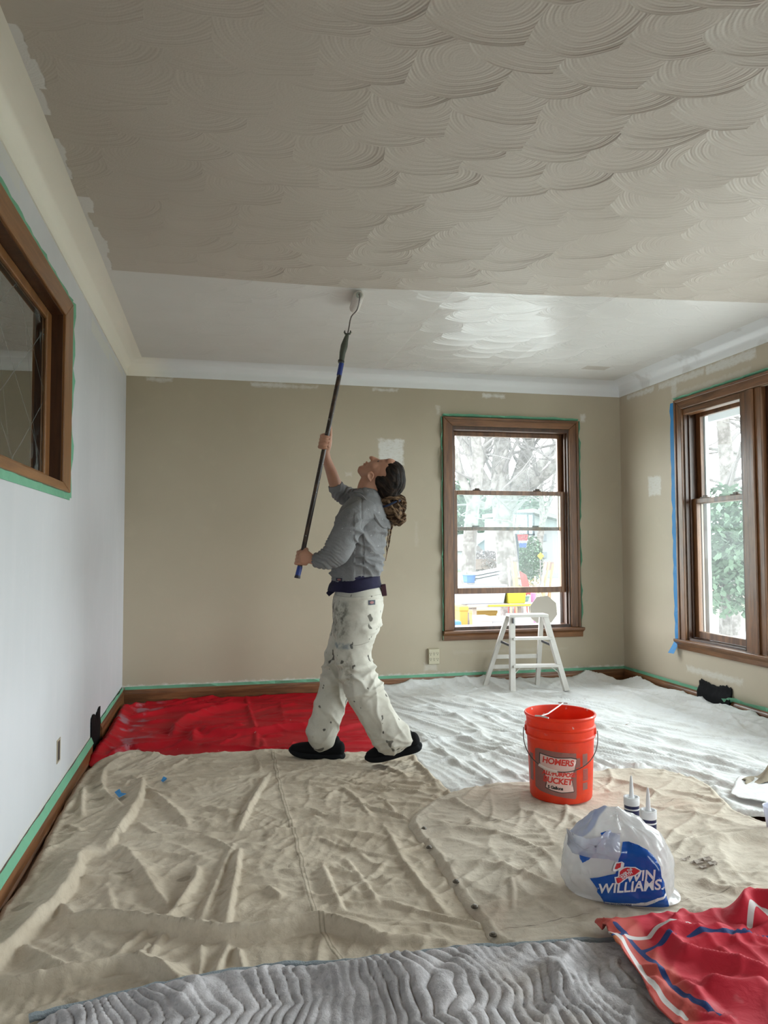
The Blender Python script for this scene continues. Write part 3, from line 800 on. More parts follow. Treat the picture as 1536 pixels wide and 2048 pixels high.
def canvas_mat(name, base, dark, light, spots=0.6, kind='beige', weave=True, rough=0.85):
    m = Mat(name, base, rough, spec=0.2)
    k, x, y, z = m.pos('World')
    n1 = m.noise(2.2, 6, 0.62, kind='World'); n2 = m.noise(17, 5, 0.7, kind='World'); n3 = m.noise(60, 3, 0.6, kind='World')
    c = m.mix(n1.step(0.35, 0.7), base, light)
    c = m.mix(n2.step(0.46, 0.72)*0.38, c, dark); c = m.mix(m.noise(5.0, 5, 0.7, kind='World', dist=0.6).step(0.52, 0.66)*0.32, c, dark)
    c = m.mix(n3.step(0.5, 0.8)*0.25, c, dark)
    sp = m.noise(5.5, 2, 0.5, kind='World', vec=m.vec(x*0.8, y*1.3, 4.0)).step(0.70, 0.73)
    c = m.mix(sp*spots, c, tuple(q*0.6 for q in dark))
    m.base(c)
    h = m.noise(26, 5, 0.62, kind='World', dist=0.6)
    h2 = m.noise(7, 4, 0.6, kind='World', dist=1.0)
    m.bump(h*0.7+h2*0.9+n3*0.15, 0.011, 0.5)
    return m
BEIGE = ((0.525, 0.445, 0.35), (0.34, 0.275, 0.205), (0.60, 0.52, 0.42))
M_C1 = canvas_mat('old_beige_canvas', *BEIGE, spots=0.5)
_k, _x, _y, _z = M_C1.pos('World')
M_C2 = canvas_mat('newer_beige_canvas', (0.56, 0.49, 0.405), (0.42, 0.35, 0.28), (0.63, 0.56, 0.47), spots=0.0)
M_CW = canvas_mat('white_canvas', (0.70, 0.70, 0.69), (0.58, 0.56, 0.52), (0.76, 0.77, 0.78), spots=0.0)

# outlines (floor metres) taken once from the photograph
def P_(*pts): return [fl(a, b_) for a, b_ in pts]
O_RED = [(XL+0.035, 5.72), (0.10, 5.73), (0.60, 5.735), (0.98, 5.72)]+P_((785, 1440), (800, 1500), (795, 1530), (640, 1545), (430, 1545), (270, 1545))+[fl(205, 1542), fl(176, 1536), fl(182, 1522), fl(205, 1490)]
O_WHITE = [(0.92, 5.745), (2.0, 5.75), (3.33, 5.745), (3.345, 4.6), (3.345, 3.2), (3.3, 2.3), (2.55, 2.35), (1.9, 3.0), (1.2, 3.2), fl(1020, 1720), fl(850, 1660), fl(800, 1580), fl(785, 1500), fl(772, 1450), fl(755, 1400), (0.86, 5.5)]
O_C1 = P_((196, 1528), (240, 1512), (262, 1504), (300, 1512), (330, 1520), (430, 1512), (520, 1506), (560, 1502), (620, 1510), (700, 1512), (770, 1508), (825, 1514), (850, 1545), (885, 1580), (930, 1610), (980, 1650), (1040, 1800), (1090, 1950))
O_C1 += [(0.95, 1.45), (-0.55, 1.45), (-0.635, 1.9), (-0.640, 2.4)]+P_((0, 1835), (40, 1785), (88, 1700), (112, 1648), (140, 1600), (160, 1560))
O_C2 = P_((812, 1652), (850, 1622), (905, 1592), (1000, 1578), (1100, 1572), (1200, 1550), (1330, 1548), (1420, 1578), (1445, 1610), (1480, 1640), (1560, 1668), (1750, 1720))
O_C2 += [(2.2, 1.3), (0.9, 1.4)]+P_((1060, 1960), (1015, 1920), (978, 1893), (950, 1850), (915, 1805), (893, 1775), (862, 1720), (835, 1690))
O_BL = P_((60, 2062), (200, 2028), (330, 2000), (400, 1985), (470, 1966), (560, 1958), (640, 1952), (720, 1948), (800, 1938), (880, 1926), (960, 1920), (1060, 1914), (1160, 1906), (1260, 1900), (1500, 1900))
O_BL += [(1.7, 1.2), (-0.45, 1.2), (-0.50, 1.7)]
O_RS = P_((1188, 1880), (1220, 1882), (1290, 1872), (1345, 1868), (1400, 1872), (1450, 1868), (1486, 1862), (1488, 1838), (1500, 1830), (1530, 1842), (1560, 1850), (1700, 1880))
O_RS += [(1.9, 1.3), (1.05, 1.3)]+P_((1310, 2080), (1275, 2010), (1240, 1970), (1222, 1930), (1205, 1900))

def base_h(x, y):
    """small hummocks common to all layers, so sheets nest"""
    return 0.004+0.005*(gnoise(x*2.5, y*2.5, 77)+0.6).clip(0)
def under(x, y, poly, depth=0.05):
    """1 where no upper sheet, falling to 0 beneath it"""
    P = np.stack([x, y], 1); d, _, _, _ = poly_dist(P, np.array(poly)); i = inside(P, poly)
    return np.where(i, np.clip(1-d/depth, 0, 1)**2*0.6, 1.0)*np.where(i, 1, 1)
def wall_rise(x, y, h=0.035, w=0.10):
    d = np.minimum(np.minimum(YB-0.02-y, XR-0.022-x), 9); return h*np.exp(-(d/w)**2)

# --- red cloth by the back wall
FR = Folds(0.01)
FR.px([(238, 1440), (300, 1430), (345, 1420), (400, 1418), (440, 1404)], 0.02, 0.03)
FR.px([(345, 1478), (352, 1450), (395, 1432), (450, 1415), (520, 1412)], 0.03, 0.05, 0.02)
FR.px([(385, 1490), (385, 1462), (430, 1470), (500, 1468), (580, 1455), (640, 1452)], 0.030, 0.04, 0.02)
FR.px([(210, 1515), (260, 1500), (340, 1490), (400, 1492)], 0.028, 0.05, 0.03)
FR.px([(180, 1530), (225, 1475), (245, 1430), (262, 1395)], 0.035, 0.05, 0.05)
FR.px([(492, 1395), (500, 1430), (515, 1470), (510, 1500)], 0.012, 0.015)
FR.px([(560, 1400), (565, 1430), (572, 1450)], 0.006, 0.012)
FR.px([(380, 1395), (400, 1402), (440, 1398)], 0.03, 0.05)
FR.px([(640, 1470), (700, 1455), (770, 1440)], 0.014, 0.03)
FR.rand(O_RED, 40, 0.2, 0.7, (0.1, 0.5), (0.004, 0.014), (0.008, 0.02), 1)
def h_red(x, y, e):
    u = under(x, y, O_C1)
    z = base_h(x, y)+0.010*ridged(x, y, 0.2, 2.0, 7, 3, 3)+0.002*ridged(x, y, 1.2, 4, 9, 4, 2.5)+FR(x, y)*1.3
    z += 0.09*np.exp(-((x-XL-0.07)/0.06)**2)*np.exp(-((y-5.68)/0.09)**2)
    z = z*u+wall_rise(x, y, 0.02)
    return z
m = Mat('red_drop_cloth', (0.50, 0.012, 0.020), 0.6, spec=0.2)
k, x, y, z = m.pos('World')
c = m.mix(m.noise(4, 4, kind='World').step(0.3, 0.7), (0.34, 0.003, 0.010), (0.47, 0.005, 0.015))
sp = m.noise(1.0, 3, 0.6, vec=m.vec(x*24, y*16, 1.0)).step(0.71, 0.73)
c = m.mix(sp*0.7, c, (0.6, 0.42, 0.40))
c = m.mix(m.noise(9, 4, kind='World').step(0.52, 0.68)*x.step(-0.30, -0.52)*0.7, c, (0.30, 0.20, 0.24))
m.base(c); m.bump(m.noise(22, 3, kind='World', dist=0.3), 0.005, 0.35)
RED_CLOTH = cloth('drop_cloth', O_RED, h_red, 0.011, m.m, seed=2)
tag(RED_CLOTH, 'bright red paint-speckled drop cloth along the back wall baseboard', 'drop cloth')

# --- white canvas
FW = Folds(0.012)
for pts, h, w in [
    ([(1165, 1440), (1280, 1468), (1400, 1500), (1536, 1535)], 0.022, 0.035),
    ([(1220, 1455), (1280, 1462), (1350, 1478)], 0.020, 0.03),
    ([(1245, 1515), (1300, 1518), (1345, 1528), (1400, 1545)], 0.028, 0.035),
    ([(1180, 1500), (1260, 1522), (1330, 1545), (1395, 1575), (1460, 1590)], 0.020, 0.03),
    ([(1260, 1395), (1330, 1425), (1430, 1450), (1536, 1480)], 0.018, 0.03),
    ([(1200, 1370), (1300, 1400), (1400, 1430), (1536, 1462)], 0.022, 0.03),
    ([(1250, 1360), (1330, 1382), (1420, 1412)], 0.03, 0.05),
    ([(800, 1400), (900, 1402), (1000, 1412), (1050, 1425)], 0.02, 0.03),
    ([(830, 1430), (930, 1425), (1040, 1440)], 0.018, 0.03),
    ([(820, 1500), (900, 1480), (1000, 1470), (1050, 1475)], 0.018, 0.03),
    ([(860, 1530), (940, 1520), (1050, 1500)], 0.020, 0.03),
    ([(960, 1390), (1060, 1395), (1150, 1392)], 0.018, 0.03),
    ([(840, 1478), (900, 1520), (980, 1560)], 0.014, 0.02),
    ([(790, 1385), (870, 1378), (960, 1376), (1010, 1374)], 0.035, 0.05),
    ([(1130, 1362), (1180, 1366), (1240, 1368)], 0.045, 0.06)]:
    FW.px(pts, h, w, w*0.6)
A_W = math.atan2(fl(1500, 1520)[1]-fl(1180, 1430)[1], fl(1500, 1520)[0]-fl(1180, 1430)[0])
FW.rand(O_WHITE, 130, A_W+0.06, 0.22, (0.3, 1.3), (0.006, 0.024), (0.008, 0.022), 2)
FW.rand(O_WHITE, 40, A_W+1.2, 0.5, (0.1, 0.4), (0.004, 0.010), (0.006, 0.016), 3)
def h_white(x, y, e):
    P = np.stack([x, y], 1)
    u = np.minimum(under(x, y, O_C1), under(x, y, O_C2))
    z = base_h(x, y)+0.014*ridged(x, y, A_W, 0.5, 4.5, 11, 2.6, 0.15)+0.006*ridged(x, y, A_W+0.12, 0.9, 9, 12, 2.2, 0.15)+0.003*ridged(x, y, A_W+0.9, 3, 9, 13, 2.5)+FW(x, y)
    return z*u+0.010+wall_rise(x, y, 0.045, 0.13)
m = M_CW; k, x, y, z = m.pos('World')
c = m.p.inputs['Base Color'].links[0].from_socket
rs = m.noise(1.0, 4, 0.7, vec=m.vec(x*9, y*26, 2.0)).step(0.685, 0.71)*0.8
c = m.mix(rs, c, (0.22, 0.11, 0.06)); m.base(c)
WHITE_CLOTH = cloth('drop_cloth', O_WHITE, h_white, 0.011, m.m, seed=3)
tag(WHITE_CLOTH, 'white canvas drop cloth under the stepladder by the windows', 'drop cloth')

# --- old beige canvas, left
F1 = Folds(0.012)
for pts, h, w, w2 in [
    ([(287, 1557), (282, 1605), (260, 1640), (210, 1710)], 0.034, 0.06, 0.012),
    ([(212, 1709), (160, 1722), (155, 1758), (117, 1820), (65, 1865), (0, 1935), (-60, 1990)], 0.050, 0.10, 0.013),
    ([(86, 1855), (225, 1857), (320, 1870), (415, 1888), (525, 1887), (630, 1862), (700, 1875), (800, 1900)], 0.052, 0.012, 0.060),
    ([(-60, 2006), (60, 1992), (175, 1970), (265, 1945), (320, 1968), (352, 1986), (400, 1992)], 0.050, 0.014, 0.05),
    ([(210, 1540), (200, 1580), (222, 1605), (250, 1625)], 0.026, 0.035, 0.012),
    ([(205, 1545), (262, 1512), (330, 1520)], 0.026, 0.04, 0.03),
    ([(168, 1580), (162, 1620), (165, 1640)], 0.020, 0.02, 0.010),
    ([(93, 1679), (300, 1681), (465, 1677), (640, 1667), (768, 1680), (830, 1686)], 0.020, 0.010, 0.035),
    ([(390, 1738), (394, 1760), (372, 1800), (320, 1872)], 0.026, 0.009, 0.016),
    ([(480, 1700), (472, 1760), (460, 1820), (452, 1877)], 0.026, 0.022, 0.009),
    ([(470, 1690), (430, 1780), (400, 1855)], 0.016, 0.016, 0.008),
    ([(540, 1550), (505, 1610), (475, 1672)], 0.024, 0.018, 0.008),
    ([(240, 1695), (280, 1745), (305, 1790), (345, 1830)], 0.024, 0.022, 0.03),
    ([(300, 1585), (350, 1630), (380, 1660)], 0.020, 0.014, 0.03),
    ([(330, 1560), (430, 1565), (540, 1552)], 0.012, 0.008, 0.02),
    ([(555, 1567), (640, 1572), (700, 1582), (750, 1650)], 0.013, 0.010, 0.02),
    ([(610, 1620), (665, 1645), (768, 1640), (830, 1650)], 0.014, 0.010, 0.02),
    ([(645, 1735), (662, 1780), (688, 1835)], 0.020, 0.030, 0.010),
    ([(690, 1720), (720, 1760), (760, 1820)], 0.014, 0.02, 0.010),
    ([(560, 1745), (600, 1750), (680, 1730)], 0.012, 0.010, 0.015),
    ([(300, 1900), (280, 1925), (265, 1945)], 0.018, 0.010, 0.014),
    ([(330, 1876), (300, 1925), (290, 1950)], 0.014, 0.008, 0.012),
    ([(462, 1900), (440, 1940), (425, 1985)], 0.024, 0.014, 0.009),
    ([(470, 1905), (480, 1930), (490, 1985)], 0.022, 0.009, 0.014),
    ([(402, 1898), (402, 1940), (395, 1985)], 0.014, 0.009, 0.009),
    ([(40, 1900), (100, 1935), (160, 1968)], 0.026, 0.03, 0.020),
    ([(120, 1820), (150, 1850)], 0.020, 0.012, 0.02),
    ([(215, 1780), (222, 1820), (240, 1850)], 0.012, 0.02, 0.012),
    ([(270, 1650), (330, 1685)], 0.012, 0.012, 0.02),
    ([(820, 1500), (850, 1545), (880, 1590)], 0.020, 0.02, 0.03),
    ([(770, 1655), (800, 1720), (850, 1790), (905, 1850)], 0.014, 0.012, 0.02),
    ([(700, 1880), (760, 1895), (860, 1890)], 0.020, 0.012, 0.03),
    ([(500, 1620), (480, 1640), (440, 1650)], 0.010, 0.01, 0.01)]:
    F1.px(pts, h, w, w2)
S1 = smooth_line([fl(*p) for p in [(545, 1508), (562, 1600), (600, 1720), (625, 1850), (660, 1905), (700, 1970)]])
S1b = smooth_line([fl(*p) for p in [(98, 1679), (300, 1681), (430, 1680), (560, 1676)]])
F1.rand(O_C1, 70, 0.1, 0.5, (0.12, 0.5), (0.004, 0.016), (0.006, 0.014), 4)
F1.rand(O_C1, 60, -0.9, 0.6, (0.08, 0.4), (0.004, 0.016), (0.006, 0.014), 5)
def h_c1(x, y, e):
    P = np.stack([x, y], 1); u = np.minimum(under(x, y, O_C2, 0.03), 1.0); ub = under(x, y, O_BL, 0.06)
    z = 0.006+base_h(x, y)
    w = 0.007*ridged(x, y, 0.05, 1.6, 6, 21, 3.0, 0.6)+0.004*ridged(x, y, 1.1, 2.0, 8, 22, 2.5)+0.003*ridged(x, y, 2.2, 3, 9, 23, 2.5)+0.003*ridged(x, y, 0.6, 9, 20, 24, 2)
    z = z+(w+F1(x, y))*np.minimum(u, ub)*sstep(0, 0.02, e)**0.5
    d, _, _, _ = poly_dist(P, S1, False); z = z+0.004*np.exp(-(d/0.012)**2)*ub
    hem = 0.004*np.exp(-((e-0.02)/0.012)**2)
    return z+hem
def seam_attr(lines, w=1.0):
    def fn(x, y):
        P = np.stack([x, y], 1); d = np.full(len(x), 9.0)
        for l in lines: d = np.minimum(d, poly_dist(P, l, False)[0])
        return d
    return fn
m = M_C1; c = m.p.inputs['Base Color'].links[0].from_socket
sd = m.attr('seam'); c = m.mix((sd-0.006).abs().step(0.0035, 0.001)*0.5, c, (0.17, 0.14, 0.10))
k, x, y, z = m.pos('World')
bl = m.noise(1.0, 2, vec=m.vec(x*3.1+2.2, y*3.7+0.3, 9.0)).step(0.735, 0.75)*0.6
c = m.mix(bl, c, (0.30, 0.36, 0.38)); m.base(c)
C1_CLOTH = cloth('drop_cloth', O_C1, h_c1, 0.006, m.m, attrs={'seam': seam_attr([S1, S1b])}, seed=4)
tag(C1_CLOTH, 'stained old beige canvas drop cloth filling the left floor', 'drop cloth')

# --- newer beige canvas with press studs, centre right
F2 = Folds(0.016)
for pts, h, w in [
    ([(850, 1660), (950, 1668), (1050, 1690), (1120, 1740)], 0.014, 0.02),
    ([(870, 1745), (960, 1735), (1060, 1760), (1120, 1790)], 0.016, 0.02),
    ([(1340, 1700), (1420, 1688), (1500, 1680), (1600, 1672)], 0.020, 0.03),
    ([(1400, 1770), (1450, 1790), (1536, 1800)], 0.014, 0.025),
    ([(1330, 1585), (1400, 1600), (1470, 1620), (1536, 1640)], 0.014, 0.02),
    ([(1320, 1640), (1400, 1635), (1480, 1660)], 0.010, 0.02),
    ([(1180, 1560), (1250, 1570), (1330, 1600)], 0.012, 0.02),
    ([(900, 1600), (960, 1640), (1040, 1660)], 0.012, 0.02),
    ([(930, 1830), (1020, 1815), (1110, 1800)], 0.010, 0.016),
    ([(1350, 1845), (1450, 1830), (1536, 1825)], 0.014, 0.025),
    ([(1000, 1880), (1100, 1865), (1200, 1860)], 0.010, 0.02),
    ([(1020, 1765), (1028, 1800), (1025, 1830)], 0.014, 0.01)]:
    F2.px(pts, h, w, w*0.7)
S2 = [smooth_line([fl(*p) for p in q]) for q in (
    [(900, 1662), (1020, 1655), (1140, 1640)], [(1330, 1620), (1360, 1608), (1400, 1612), (1540, 1600)],
    [(1000, 1880), (1090, 1862), (1180, 1850)], [(1350, 1830), (1420, 1808), (1536, 1790)])]
F2.rand(O_C2, 60, 0.25, 0.5, (0.12, 0.5), (0.003, 0.010), (0.007, 0.018), 6)
F2.rand(O_C2, 30, -1.0, 0.5, (0.08, 0.3), (0.003, 0.009), (0.007, 0.016), 7)
def h_c2(x, y, e):
    ub = np.minimum(under(x, y, O_BL, 0.06), under(x, y, O_RS, 0.06))
    z = 0.018+base_h(x, y)
    w = 0.009*ridged(x, y, 0.25, 1.4, 5, 31, 3.0, 0.6)+0.006*ridged(x, y, 1.3, 2.0, 6, 32, 2.5)+0.003*ridged(x, y, 0.0, 8, 18, 33, 2)
    return z+(w+F2(x, y))*ub*sstep(0, 0.03, e)+0.004*np.exp(-((e-0.028)/0.006)**2)-0.010*np.exp(-(e/0.008)**2)
m = M_C2; c = m.p.inputs['Base Color'].links[0].from_socket
sd = m.attr('seam'); c = m.mix(sd.step(0.0035, 0.001)*0.7, c, (0.16, 0.12, 0.10))
k, x, y, z = m.pos('World')
c = m.mix(m.noise(3.3, 3, kind='World').step(0.55, 0.75)*0.4, c, (0.50, 0.36, 0.27)); m.base(c)
C2_CLOTH = cloth('drop_cloth', O_C2, h_c2, 0.0065, m.m, attrs={'seam': seam_attr(S2)}, seed=5)
tag(C2_CLOTH, 'cleaner beige canvas drop cloth with press studs, under bucket and bag', 'drop cloth')
M_STUD = plain('tarnished_stud', (0.12, 0.10, 0.08), 0.35, metal=0.7)
for (px, py) in [(841, 1668), (851, 1705), (905, 1779), (942, 1826), (979, 1880)]:
    a_, b_ = fl(px+7, py-2, 0.02); zz = float(h_c2(np.array([a_]), np.array([b_]), np.array([0.03]))[0])
    MB().lathe([(0.0, 0.007), (0.006, 0.006), (0.007, 0.002), (0.011, 0.001), (0.011, -0.002)], 16, (a_, b_, zz+0.002)).build('press_stud', M_STUD, C2_CLOTH)

# --- quilted moving blanket, front
FB = Folds(0.03)
FB.px([(350, 2040), (390, 2000), (400, 1985)], 0.03, 0.04)
FB.px([(640, 1985), (700, 1965), (780, 1970), (860, 1985)], 0.03, 0.06)
FB.px([(1090, 1935), (1120, 1975), (1160, 2030)], 0.03, 0.05)
FB.px([(900, 1950), (960, 1980), (1040, 2030)], 0.025, 0.06)
def h_bl(x, y, e):
    z = 0.030+base_h(x, y)+0.020*(gnoise(x*2.6+5, y*3.4, 41)+0.3).clip(0)+0.012*ridged(x, y, 0.4, 2.5, 5, 42, 2.0)+FB(x, y)*0.8
    zz = x*0.85+0.055*np.abs(((y*7.0) % 2)-1)+0.014*gnoise(x*6, y*6, 43)
    zz = zz+0.010*gnoise(x*14, y*14, 44)+0.055*gnoise(x*3, y*3, 45)+0.02*gnoise(x*7, y*5, 46); q = np.abs(np.sin(zz*PI/0.027)); r = np.abs(np.sin((y*7.0)*PI))
    puff = 0.012*(0.45+np.clip(gnoise(x*5, y*5, 47)+0.5, 0, 1))*(q**0.5)*(0.6+0.4*r**0.4)
    return z*sstep(-0.03, 0.06, e)*1.0+puff*sstep(0.004, 0.02, e)-0.004*np.exp(-(e/0.01)**2)
m = Mat('grey_quilted_fleece', (0.42, 0.40, 0.41), 0.95, spec=0.1)
k, x, y, z = m.pos('World')
c = m.mix(m.noise(9, 5, 0.7, kind='World').step(0.35, 0.68), (0.38, 0.36, 0.37), (0.62, 0.59, 0.61))
c = m.mix(m.noise(3, 4, 0.6, kind='World').step(0.52, 0.66)*((x-0.95).abs().step(0.35, 0.1))*0.6, c, (0.36, 0.29, 0.21))
c = m.mix(m.noise(70, 3, kind='World').step(0.55, 0.75)*0.3, c, (0.22, 0.21, 0.22))
m.base(c); m.bump(m.noise(85, 4, 0.7, kind='World'), 0.006, 0.7)
BLANKET = cloth('moving_blanket', O_BL, h_bl, 0.006, m.m, th=0.004, seed=6, smooth=2, edge_wob=0.003)
tag(BLANKET, 'grey quilted moving blanket across the bottom of the picture', 'blanket')
bp = smooth_line(O_BL[:14], 2); hb = h_bl(bp[:, 0], bp[:, 1], np.full(len(bp), 0.01))
bd_ = MB(); bd_.tube([(p[0]+0.003*math.sin(i*1.7), p[1]-0.008, h_+0.014+0.002*math.sin(i*2.3)) for i, (p, h_) in enumerate(zip(bp, hb))], 0.0105, 8)
bm_ = Mat('frayed_binding', (0.27, 0.31, 0.34), 0.9); bm_.base(bm_.mix(bm_.noise(60, 3), (0.20, 0.24, 0.27), (0.38, 0.42, 0.45))); bm_.bump(bm_.noise(200, 3), 0.004, 0.8)
bo = bd_.build('edge_binding', bm_.m, BLANKET); bo['label'] = 'blue-grey frayed edge binding'

# --- red sheet with white and blue stripes, bottom right
LW = [[(1205, 1885), (1235, 1895), (1262, 1935), (1290, 1985), (1325, 2020), (1370, 2060)], [(1255, 1900), (1290, 1898), (1325, 1887), (1410, 1880)], [(1500, 1878), (1508, 1856), (1536, 1866), (1600, 1890)]]
LB = [[(1230, 1875), (1250, 1895), (1285, 1925), (1310, 1960), (1345, 2000), (1380, 2030), (1440, 2065)], [(1205, 1912), (1230, 1902), (1250, 1897)], [(1285, 1925), (1320, 1920), (1350, 1905)], [(1380, 1905), (1400, 1898), (1440, 1900), (1500, 1900), (1600, 1893)]]
TO = lambda L: [smooth_line([fl(a, b_, 0.05) for a, b_ in q]) for q in L]
FS = Folds(0.05)
for pts, h, w in [
    ([(1486, 1872), (1492, 1840), (1540, 1850), (1620, 1870)], 0.070, 0.05),
    ([(1300, 1895), (1345, 1885), (1400, 1895), (1470, 1885)], 0.030, 0.035),
    ([(1330, 1900), (1360, 1920), (1380, 1950)], 0.030, 0.03),
    ([(1350, 1930), (1420, 1945), (1500, 1965), (1560, 1990)], 0.034, 0.04),
    ([(1400, 1990), (1470, 2010), (1540, 2000)], 0.030, 0.05),
    ([(1360, 1990), (1400, 2020), (1420, 2060)], 0.024, 0.04),
    ([(1220, 1890), (1250, 1950), (1290, 2010)], 0.018, 0.04)]:
    FS.px(pts, h, w, w*0.7)
FS.rand(O_RS, 45, 0.2, 0.8, (0.1, 0.4), (0.006, 0.018), (0.008, 0.02), 9)
def h_rs(x, y, e):
    z = 0.066+base_h(x, y)+0.012*ridged(x, y, 0.3, 2, 6, 51, 2.5)+0.006*ridged(x, y, 1.2, 3, 9, 52, 2.5)+FS(x, y)
    ub = inside(np.stack([x, y], 1), O_BL)
    drop = np.where(ub, 0.0, 0.020)*sstep(0.03, 0.0, e)
    return z-drop
def stripe_attr(lines):
    return seam_attr(TO(lines))
m = Mat('red_striped_cotton', (0.55, 0.03, 0.05), 0.7, spec=0.25)
k, x, y, z = m.pos('World')
c = m.mix(m.noise(5, 4, kind='World').step(0.3, 0.7), (0.52, 0.020, 0.040), (0.60, 0.032, 0.058))
c = m.mix(m.noise(6, 4, 0.6, kind='World').step(0.60, 0.70)*0.35, c, (0.62, 0.25, 0.27))
ed = m.attr('rim')
c = m.mix(ed.step(0.11, 0.08)*0.45, c, (0.50, 0.16, 0.10))
c = m.mix(m.noise(4, 3, kind='World').step(0.50, 0.60)*ed.step(0.09, 0.05)*y.step(1.80, 1.86)*y.step(1.98, 1.92)*0.7, c, (0.50, 0.36, 0.04))
c = m.mix(m.attr('blue').step(0.0080, 0.0065), c, (0.025, 0.05, 0.18))
c = m.mix(m.attr('white').step(0.0085, 0.0070), c, (0.66, 0.62, 0.62))
m.base(c); m.bump(m.noise(22, 4, kind='World', dist=0.5), 0.006, 0.5)
LE = [smooth_line([fl(a, b_) for a, b_ in [(1190, 1880), (1222, 1930), (1240, 1970), (1275, 2010), (1310, 2080)]])]
STRIPED = cloth('striped_sheet', O_RS, h_rs, 0.006, m.m, attrs={'white': stripe_attr(LW), 'blue': stripe_attr(LB), 'rim': seam_attr(LE)}, seed=7, smooth=1, edge_wob=0.003)
tag(STRIPED, 'crumpled red sheet with white and navy stripes in the bottom right corner', 'sheet')
# ------------------------------------------------------------ things on the floor
def top_of(x, y, which):
    a = np.array([x]); b_ = np.array([y]); e = np.array([0.3])
    return float(which(a, b_, e)[0])
def text_mesh(body, size, bold=0.0, shear=0.0, spacing=1.0):
    cu = bpy.data.curves.new('t', 'FONT'); cu.body = body; cu.size = size; cu.align_x = 'CENTER'; cu.align_y = 'CENTER'
    cu.offset = bold; cu.shear = shear; cu.space_character = spacing; cu.resolution_u = 4
    o = bpy.data.objects.new('t', cu); COL.objects.link(o)
    dg = bpy.context.evaluated_depsgraph_get(); dg.update()
    me = bpy.data.meshes.new_from_object(o.evaluated_get(dg)); bpy.data.objects.remove(o)
    bm = bmesh.new(); bm.from_mesh(me); bmesh.ops.remove_doubles(bm, verts=bm.verts, dist=1e-5)
    bmesh.ops.triangulate(bm, faces=bm.faces[:])
    bmesh.ops.subdivide_edges(bm, edges=[e for e in bm.edges if e.calc_length() > 0.012], cuts=1, use_grid_fill=False)
    bm.to_mesh(me); bm.free(); bpy.data.curves.remove(cu)
    return [tuple(v.co) for v in me.vertices], [tuple(p.vertices) for p in me.polygons]

# --- orange red bucket
BX, BY = 1.505, 3.13
BZ = top_of(BX, BY, h_c2)+0.001
bucket = empty('bucket', (BX, BY, BZ), 0, 'orange-red five-gallon plastic bucket with wire handle on the beige canvas', 'bucket')
m = Mat('orange_red_plastic', (0.78, 0.055, 0.014), 0.38)
k, x, y, z = m.pos()
c = m.mix(m.noise(14, 4, 0.6).step(0.3, 0.7), (0.70, 0.040, 0.012), (0.82, 0.065, 0.018))
smudge = m.noise(9, 5, 0.65).step(0.54, 0.70)*z.step(0.36, 0.28)*0.30
c = m.mix(smudge, c, (0.30, 0.10, 0.07))
spl = m.noise(26, 2).step(0.69, 0.72)*z.step(0.28, 0.34)*0.8
c = m.mix(spl, c, (0.70, 0.62, 0.58)); m.base(c)
m.p.inputs['Subsurface Weight'].default_value = 0.0
# light shines through the plastic wall
tl = m.t.nodes.new('ShaderNodeBsdfTranslucent'); tl.inputs[0].default_value = (0.95, 0.10, 0.02, 1)
mx = m.t.nodes.new('ShaderNodeMixShader'); mx.inputs[0].default_value = 0.28
m.t.links.new(m.p.outputs[0], mx.inputs[1]); m.t.links.new(tl.outputs[0], mx.inputs[2]); m.t.links.new(mx.outputs[0], m.out.inputs[0])
M_BKT = m.m
RB, RT, HB = 0.1355, 0.1510, 0.368
rz_ = lambda z: RB+(RT-RB)*z/HB
prof = [(0.0, 0.0), (RB-0.012, 0.0), (RB-0.004, 0.003), (RB, 0.010)]
for zz in (0.05, 0.12, 0.20, 0.255): prof.append((rz_(zz), zz))
for zc in (0.270, 0.312): prof += [(rz_(zc)-0.001, zc-0.006), (rz_(zc)+0.006, zc), (rz_(zc)+0.007, zc+0.004), (rz_(zc)+0.002, zc+0.007), (rz_(zc), zc+0.009)]
prof += [(rz_(0.352), 0.352), (RT+0.005, 0.357), (RT+0.007, 0.364), (RT+0.004, 0.369), (RT-0.001, 0.368), (RT-0.003, 0.350), (RB-0.003, 0.02), (RB-0.008, 0.006), (0.0, 0.005)]
MB().lathe(prof, 96).build('body', M_BKT, bucket)
HANG = math.radians(-12)   # handle axis turned a little
def around(th, r, z): return (r*math.cos(th), r*math.sin(th), z)
WIRE = plain('galvanised_wire', (0.12, 0.12, 0.12), 0.35, metal=0.8)
# camera direction seen from the bucket
CB = math.atan2(-BY, -BX)
e1a, e2a = CB-PI/2-0.05, CB+PI/2+0.05
for a_ in (e1a, e2a):
    MB().lathe([(0, 0), (0.016, 0), (0.014, 0.010), (0, 0.011)], 16).build('handle_ear', M_BKT, bucket, loc=around(a_, rz_(0.29)-0.001, 0.290), rot=(0, PI/2, a_))
hp = []
for i in range(41):
    t = i/40; an = e1a+(e2a-e1a)*t; sg = math.sin(PI*t)
    # wire swings down across the front of the bucket
    r = rz_(0.29)+0.014+0.004*sg; zz = 0.290-0.140*(sg**0.9)
    hp.append(around(an, r+0.004*math.sin(PI*t), zz))
HO = MB().tube(hp, 0.0021, 8).build('handle', WIRE, bucket)
GR = plain('grubby_white_grip', (0.62, 0.50, 0.45), 0.5)
i0, i1 = 13, 19
gp = [hp[i] for i in range(i0, i1+1)]
MB().tube(gp, [0.0062]*len(gp), 12).build('grip', GR, HO)
